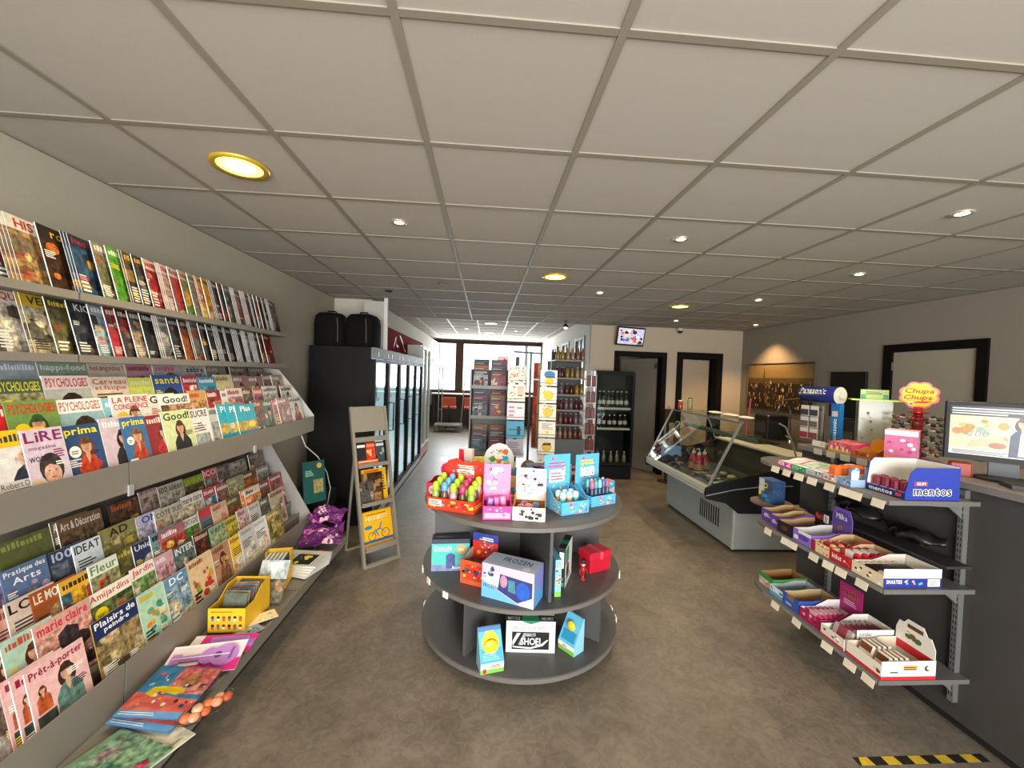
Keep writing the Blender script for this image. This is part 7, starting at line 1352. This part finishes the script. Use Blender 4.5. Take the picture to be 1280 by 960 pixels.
# black drinks cooler by the doorway
bf = thing('black_cooler', 'tall black glass-door cooler of bottles beside the doorway', 'fridge', (2.16, 6.72, 0))
m = MB(); m.box(-.33, -.30, -.02, .36, 0, 1.82); m.box(.30, .33, -.02, .36, 0, 1.82); m.box(-.30, .30, .33, .36, 0, 1.82); m.box(-.30, .30, -.02, .33, 1.76, 1.82); m.box(-.30, .30, -.02, .33, 0, .22); m.build('cabinet', BLK, bf)
m = MB(); m.box(-.33, -.29, -.06, -.022, .24, 1.8); m.box(.29, .33, -.06, -.022, .24, 1.8); m.box(-.29, .29, -.06, -.022, 1.75, 1.8); m.box(-.29, .29, -.06, -.022, .24, .29); d = m.build('door', BLK2, bf); MB().box(-.29, .29, -.045, -.041, .29, 1.75).build('glass_pane', GLASS, d)
MB().box(-.3295, -.324, -.063, -.0605, .3, 1.75).build('edge_strip', M('b8bcbc', .3, .4), d)
for zz in (.86, 1.2): s = MB().box(-.295, .295, 0, .32, zz - .02, zz).build('shelf', M('2c2e30', .4), bf); MB().box(-.29, .29, -.004, 0, zz - .03, zz + .006).build('price_rail', M('a8a49c', .4), s)
MB().box(-.295, .295, .0, .32, .24, .26).build('shelf', M('2c2e30', .4), bf)
for lv, (zz, n) in enumerate(((.2605, 5), (.861, 6), (1.201, 7))):
    for j in range(n):
        col, cap = [('6c6858', 'a8a490'), ('241c1c', 'd8d0c0'), ('1c1c1e', 'b8b4a8')][lv]
        o = link('dark_bottle', drink(col, cap, .034, [.2, .22, .28][lv]), None, (2.16 - .23 + .46 * j / (n - 1), 6.78 + .03 * (j % 2), zz)); tag(o, '%s bottle inside the tall black cooler, %s shelf' % (cname(col), ['bottom', 'middle', 'top'][lv]), 'bottle', 'bottles in the tall black cooler')
        if lv: MB().lathe([(.0345, .06), (.0345, .12)], 10).build('label', M('b0aca0', .5), o)
# wooden box on post by the door
o = thing('wooden_dispenser', 'small brown wooden box on a post between the doorways', 'dispenser', (3.05, 6.6, 0)); MB().bbox(-.09, .09, -.07, .07, 1.0, 1.22, .006).build('box', M('3c1f12', .5), o); MB().cyl((0, 0, .02), .02, .98).build('post', M('2c2622', .4), o); MB().lathe([(.13, 0), (.13, .015), (.02, .02)], 18).build('foot', M('2c2622', .4), o); MB().cyl((0, -.02, 1.22), .012, .05).build('pump', M('8c8c88', .3, .6), o)
# bottle shelving between the card stands and the cooler
bs = thing('bottle_shelving', 'dark grey shelving of bottles and jars against the wall corner', 'shelf', (1.32, 6.35, 0))
for x in (-.24, .24): MB().box(x - .012, x + .012, .3, .33, 0, 2.1).build('upright', M('26282a', .5), bs)
MB().box(-.24, .24, .33, .34, .7, 2.1).build('back_panel', M('2f3234', .5), bs); MB().box(-.25, .25, -.06, .33, 0, .72).build('base_cabinet', M('4c5052', .5), bs)
MB().box(-.252, -.25, -.06, .33, 0, .72).build('side_panel', M('a8a8a2', .5), bs)
SHZ = (.722, .95, 1.18, 1.42, 1.68, 1.96)
for zz in SHZ[1:]: s = MB().box(-.25, .25, -.04, .33, zz - .02, zz - .001).build('shelf', M('2c2e30', .5), bs); MB().box(-.25, .25, -.044, -.04, zz - .024, zz + .002).build('price_rail', M('77746c', .5), s)
cols = [('94785f', 'c8c0b4'), ('7c5444', 'a89c90'), ('5c3028', 'b8a898'), ('6c5860', 'c8c0c0'), ('4c201c', 'a8a090'), ('8c7028', '3c3020')]
for lv, zz in enumerate(SHZ):
    for j in range(6):
        col, cap = cols[(lv + j // 2) % 6]; o = link('jar_bottle', drink(col, cap, .034, .17 if lv < 5 else .2), None, (1.32 - .2 + .08 * j, 6.36 + .02 * (j % 2), zz)); tag(o, '%s bottle on the dark shelving, %s' % (cname(col), ['standing on the base cabinet', 'first shelf up', 'second shelf up', 'third shelf up', 'fourth shelf up', 'top shelf'][lv]), 'bottle', 'bottles on the dark shelving')
o = thing('snack_rack', 'narrow chrome rack of brown snack packs beside the black cooler', 'rack', (1.72, 6.62, 0)); 
for x in (-.08, .08): MB().box(x - .01, x + .01, 0, .02, 0, 1.8).build('upright', M('b0aeaa', .3, .7), o)
for k in range(5): MB().box(-.08, .08, -.12, .0, .5 + .26 * k, .508 + .26 * k).build('tray', M('b0aeaa', .3, .7), o)
MB().box(-.12, .12, -.14, .06, 0, .02).build('foot', M('3c3a38', .4), o)
for k in range(5):
    for j in range(2): p = MB().bbox(-.034, .034, -.02, .02, 0, .18, .01).build('snack_pack', M(['5c2c24', '7c3428'][j], .3), None, loc=(1.683 + .075 * j, 6.57, .509 + .26 * k)); tag(p, 'brown snack pack on the narrow chrome rack', 'snack pack', 'snack packs on the chrome rack')
# ================================================================== card spinners and comic stand behind the island
WIRE = M('1e1e1f', .4, .4, name='black_wire')
def card_stand(label, x, y, cw, z0, n, yaw, arts, glab, clabs, h=.158, back=True):
    s = thing('card_spinner', label, 'card stand', (x, y, 0), yaw); MB().lathe([(.14, 0), (.14, .015), (.03, .03)], 24).build('foot', WIRE, s); MB().cyl((0, .05, .03), .018, z0 + n * (h + .015) - .03 + .08).build('pole', WIRE, s)
    for k in range(n):
        zz = z0 + k * (h + .015); m = MB(); m.tube([(-cw / 2 - .006, -.012, zz + .03), (-cw / 2 - .006, -.022, zz - .004), (cw / 2 + .006, -.022, zz - .004), (cw / 2 + .006, -.012, zz + .03)], .003, 6); m.tube([(-cw / 2 - .006, -.022, zz + .028), (cw / 2 + .006, -.022, zz + .028)], .0025, 6); m.tube([(0, -.02, zz - .004), (0, .05, zz - .004)], .003, 6)
        for sx in (-1, 1): m.tube([(sx * (cw / 2 + .006), -.012, zz + .03), (sx * (cw / 2 + .006), .03, zz + .05), (0, .045, zz + .05)], .0025, 6)
        m.build('wire_pocket', WIRE, s)
        o = thing('greeting_card', clabs[k], 'card', (0, 0, 0), 0, glab); o.matrix_world = Matrix.Translation((x, y, 0)) @ Matrix.Rotation(yaw, 4, 'Z') @ Matrix.Translation((0, -.012, zz)) @ Matrix.Rotation(rad(-4), 4, 'X')
        MB().box(-cw / 2, cw / 2, 0, .006, 0, h).build('card', M('e8e4d8', .6), o); mb = MB(); arts[k](Art(cw, h)).front(mb); mb.build('card_print', CARD, o)
    return s
cream = 'e8e2d0'
def yl(extra): return lambda a: extra(a.rect(0, 0, 1, 1, cream).ell(.52, .48, .28, .27, '1c1a14', 0, 22).ell(.52, .48, .265, .255, 'e4b820', 0, 22))
ya = [lambda a: a.rect(0, 0, 1, 1, cream).blobs(.1, .1, .9, .9, ['d8a890', 'e8d8a0', '8ca0b0'], 9, 3, .05, .1, 0),
      yl(lambda a: a.poly([(.26, .55), (.78, .58), (.74, .74), (.56, .7), (.5, .66), (.44, .7), (.3, .7)], '2a2824')),
      lambda a: a.rect(0, 0, 1, 1, cream).lines(.2, .5, .85, .9, 5, '8c8c88', 2).blobs(.2, .08, .85, .45, ['e4c030', 'e8e0c0'], 7, 3, .05, .1, 0),
      yl(lambda a: a.blobs(.1, .55, .95, .98, ['c88030', 'e0a848', 'a85c28'], 12, 5, .04, .08, 0)),
      yl(lambda a: a.poly([(.1, .6), (.3, .85), (.36, .6), (.26, .5)], 'e4b820').poly([(.62, .66), (.9, .62), (.8, .5)], 'c89818')),
      lambda a: a.rect(0, 0, 1, 1, 'c8ccd0').ell(.55, .3, .25, .24, 'e4b020', 0, 20).ell(.55, .72, .33, .22, '2c6898', 0, 20).rect(.3, .5, .9, .6, '1c4a74')]
card_stand('black wire card spinner of cream cards with yellow discs', .66, 4.25, .175, .70, 6, rad(-9), ya, 'cards on the yellow disc spinner', ['cream card with pastel dots, lowest on the yellow disc spinner', 'cream card with a yellow disc crossed by black glasses', 'cream card with grey strokes and yellow spots', 'cream card with a yellow disc under orange leaves', 'cream card with a yellow disc and side fins', 'grey card with a blue cap over a yellow disc, topmost'], h=.165)
ra = [lambda a: a.rect(0, 0, 1, 1, 'c8c4d8').lines(.1, .1, .9, .9, 6, '8c88a0', 1), lambda a: a.rect(0, 0, 1, 1, '4ca0c0').rect(.12, .45, .9, .55, '2c7898').rect(.6, .2, .8, .7, '1c3c58'),
      lambda a: a.rect(0, 0, 1, 1, 'dcd4d8').lines(.1, .2, .5, .9, 3, 'b08ca0', 3).ell(.72, .7, .18, .05, '8c8880'), lambda a: a.rect(0, 0, 1, 1, 'e0dccc').blobs(.03, .03, .5, .97, ['a8a890', '7c8c7c'], 10, 2, .04, .07, 0).rect(.55, .3, .92, .9, 'c0ae98').ell(.72, .35, .14, .04, '6c6458'),
      lambda a: a.rect(0, 0, 1, 1, 'e4d8c8').blobs(.03, .03, .97, .97, ['c84038', 'd8604c', 'b83434'], 40, 3, .02, .05, 0).text('god', .25, .52, .8, .78, 'b82c2c').text('jul', .35, .22, .75, .45, 'b82c2c')]
ra[4] = lambda a: a.rect(0, 0, 1, 1, 'e4d8c8').blobs(.03, .03, .97, .97, ['c84038', 'd8604c', 'b83434'], 60, 3, .02, .05, 0)
card_stand('black wire card spinner of patterned square cards', .322, 4.2, .18, .86, 5, rad(-5), ra, 'cards on the patterned card spinner', ['lilac lined card, lowest on the patterned spinner', 'sky blue card with dark boxes', 'pale mauve card with small oval', 'ivory card with pebble pattern and tan block', 'cream card scattered with red marks, topmost'], h=.175)
# side column of red-brown cards between the spinners
sc2 = thing('card_spinner', 'narrow column of red-brown cards between the two card spinners', 'card stand', (.52, 4.75, 0)); MB().box(-.012, .012, -.012, .012, 0, 1.98).build('pole', WIRE, sc2); MB().lathe([(.12, 0), (.12, .015), (.02, .03)], 20).build('foot', WIRE, sc2); MB().bar((-.2, 0, 1.97), (.14, 0, 1.96), .02, .02).build('top_bar', WIRE, sc2)
for k in range(5):
    o = thing('greeting_card', 'tall red-brown card in the narrow column, %s from the bottom' % ordin(k + 1), 'card', (.60, 4.72, .86 + .2 * k), rad(-30), 'red-brown cards in the narrow column'); MB().box(-.05, .05, 0, .008, 0, .19).build('card', M('a88868', .6), o); mb = MB(); Art(.1, .19).rect(0, 0, 1, 1, 'a88464').patches(0, 0, .55, 1, ['98382c', 'b85c38', '7c2c24'], 8, k, .3).patches(.55, 0, 1, 1, ['8c8474', 'a89c84', '6c8478'], 6, k + 3, .3).front(mb); mb.build('card_print', CARD, o); MB().box(-.05, .05, -.004, 0, -.008, -.002).build('holder', WIRE, o)
# magazine floor stand with puzzle booklets
ms = thing('booklet_stand', 'grey floor stand with two columns of puzzle booklets', 'stand', (.045, 4.5, 0), rad(-3)); GM = M('6e6e6c', .5, .3)
for x in (-.205, .205): MB().box(x - .008, x + .008, 0, .2, 0, 1.75).build('side_frame', GM, ms)
MB().box(-.197, .197, .18, .19, .1, 1.75).build('back_panel', M('5c5c5a', .5), ms)
for k, zz in enumerate((.42, .82, 1.22, 1.55)): s = MB(); s.box(-.197, .197, -.02, .18, zz - .008, zz); s.box(-.197, .197, -.026, -.02, zz - .012, zz + .025); s.build('shelf', GM, ms)
MB().box(.213, .222, -.01, .16, .3, 1.6).build('side_panel', M('d0d0cc', .4), ms)
MB().box(-.2, .2, -.1, .3, 0, .02).build('foot', GM, ms)
bp = [('3c4450', ['4c5868', '5c6c80', '2c3440']), ('4a3a4c', ['6c4c5c', 'c88c3c', '8c3c3c']), ('6c5a3c', ['8c6c3c', 'a8844c', 'b0a080']), ('3c3438', ['7c3434', '5c4c54', 'a8a09c']), ('2c3038', ['8c9094', '3c4450', '5c2c34']), ('5c4c3c', ['a85034', '7c6a50', 'b8a484']), ('26282c', ['48505c', '8c8c90', '2c2c30']), ('443038', ['7c4450', '5c5c64', 'a8a098'])]
i = 0
for lv, zz in enumerate((.82, 1.22, 1.55)):
    for cx in (-.1, .095):
        for layer in range(3):
            c, pal = bp[i % 8]; i += 1; hh = .19; z1 = zz + .001 + .06 * layer; yy = 0.0 + .05 * layer
            if z1 + hh > 2.0: continue
            o = thing('puzzle_booklet', '%s puzzle booklet in the %s column of the floor stand, %s' % (cname(c), 'left' if cx < 0 else 'right', ['lower shelf', 'middle shelf', 'upper shelf'][lv] + [' front', ' middle', ' back'][layer]), 'booklet', (0, 0, 0), 0, 'puzzle booklets on the floor stand'); o.matrix_world = Matrix.Translation((.045, 4.5, 0)) @ Matrix.Rotation(rad(-3), 4, 'Z') @ Matrix.Translation((cx, yy, z1 + .003)) @ Matrix.Rotation(rad(-8), 4, 'X')
            MB().box(-.085, .085, 0, .01, 0, hh).build('booklet', M(c, .5), o); mb = MB(); Art(.17, hh).rect(0, 0, 1, 1, c).patches(.04, .05, .96, .72, pal, 8, i, .5).rect(.1, .82, .9, .92, pal[0]).lines(.1, .75, .7, .8, 1, 'c8c4bc').front(mb); mb.build('cover_print', CARD, o)
o = carton('pink_book', 'pink picture book standing on top of the booklet stand', 'book', .12, .03, .16, (.14, 4.6, 1.7505), rad(-8), '8c2c44', front=lambda a: a.rect(0, 0, 1, 1, 'd8b0b0').poly([(.3, .0), (.95, 0), (.95, .7), (.6, .85)], 'b02850', .2)); o.location = (.19, 4.67, 1.7505)
# orange chairs, desk and trolley before the rear windows
dk = thing('window_desk', 'long white desk beneath the rear windows', 'desk', (0, 13.2, 0)); MB().box(-1.7, 1.7, -.3, .28, 1.0, 1.03).build('desk_top', M('dcdcd6', .35), dk)
for x in (-1.6, -.3, 1.2): MB().box(x - .02, x + .02, -.2, .2, 0, 1.0).build('trestle', M('3c3c3c', .5), dk)
for k, x in enumerate((-1.08, -.42)):
    c = thing('orange_chair', ['orange high chair at the white desk, next to the trolley mast', 'orange high chair at the white desk, next to the booklet stand'][k], 'chair', (x, 12.6, 0), rad(180)); OR = M('b8441c', .5)
    MB().bbox(-.21, .21, -.2, .2, .60, .66, .015).build('seat', OR, c); b_ = MB().bbox(-.21, .21, .19, .23, .68, .95, .015).build('backrest', OR, c); MB().box(-.03, .03, .2, .22, .60, .7).build('back_bracket', M('1c1c1c', .5), c); MB().cyl((0, 0, .06), .03, .54).build('gas_post', M('26262a', .3, .5), c)
    for q in range(5): a = rad(72 * q); MB().bar((0, 0, .07), (.27 * math.cos(a), .27 * math.sin(a), .05), .04, .03).build('foot_arm', M('1c1c1e', .4), c); MB().ball((.27 * math.cos(a), .27 * math.sin(a), .025), .025, 8, 6).build('castor', M('1c1c1e', .4), c)
tr = thing('roll_trolley', 'grey metal roll trolley with two tall end masts near the windows', 'trolley', (-1.0, 11.9, 0)); TM = M('8c8c88', .4, .5)
MB().box(-.42, .36, -.25, .25, .17, .21).build('deck', TM, tr)
for x in (-.36, -.26): MB().tube([(x, .2, .2), (x, .2, 1.82)], .016).build('mast', TM, tr)
MB().tube([(.33, -.2, .2), (.42, .2, 1.95)], .014).build('mast', TM, tr)
for zz in (.6, 1.2, 1.8): MB().bar((-.36, .2, zz), (-.26, .2, zz), .02, .02).build('rung', TM, tr)
for x in (-.36, .3):
    for y in (-.2, .2): MB().lathe([(.02, -.02), (.085, -.02), (.085, .02), (.02, .02)], 16).build('wheel', M('6c6c68', .5), tr, loc=(x, y, .085), rot=(rad(90), 0, 0))
# parcels on top of the shelving
for k, (x, y, w_, h_, c, lab) in enumerate(((1.2, 6.5, .14, .09, 'c8a888', 'pale cardboard parcel on the top of the bottle shelving'), (1.38, 6.5, .16, .13, '2c2c2e', 'black carton on the top of the bottle shelving'))):
    o = carton('parcel', lab, 'box', w_, .12, h_, (x, y, 2.1615 if k < 0 else 1.961), 0, c, front=lambda a, c=c: a.rect(.1, .1, .9, .3, 'd8d0c0')); o.location.y = 6.58

# ================================================================== look-alikes: say which one by what they stand next to
_by = {}
for o in S.objects:
    if o.parent is None and 'label' in o.keys(): _by.setdefault(o['label'], []).append(o)
for lab, L in _by.items():
    if len(L) < 2 or len(L) > 16 or len(lab.split()) > 11: continue
    P = [o.matrix_world.translation if o.matrix_world.translation.length > 0 else o.location for o in L]
    P = [o.location for o in L]
    sp = [max(p[i] for p in P) - min(p[i] for p in P) for i in range(3)]; ax = sp.index(max(sp))
    if sp[ax] < .01: continue
    rev = (ax == 1) or (ax == 0 and P[0][0] < 0)
    idx = sorted(range(len(L)), key=lambda i: (-P[i][ax] if rev else P[i][ax], P[i][0] + P[i][1] * 3 + P[i][2] * 7))
    for n, i in enumerate(idx): L[i]['label'] = '%s, %s from the %s' % (lab, ordin(n + 1), ('aisle', 'rear windows', 'bottom')[ax])
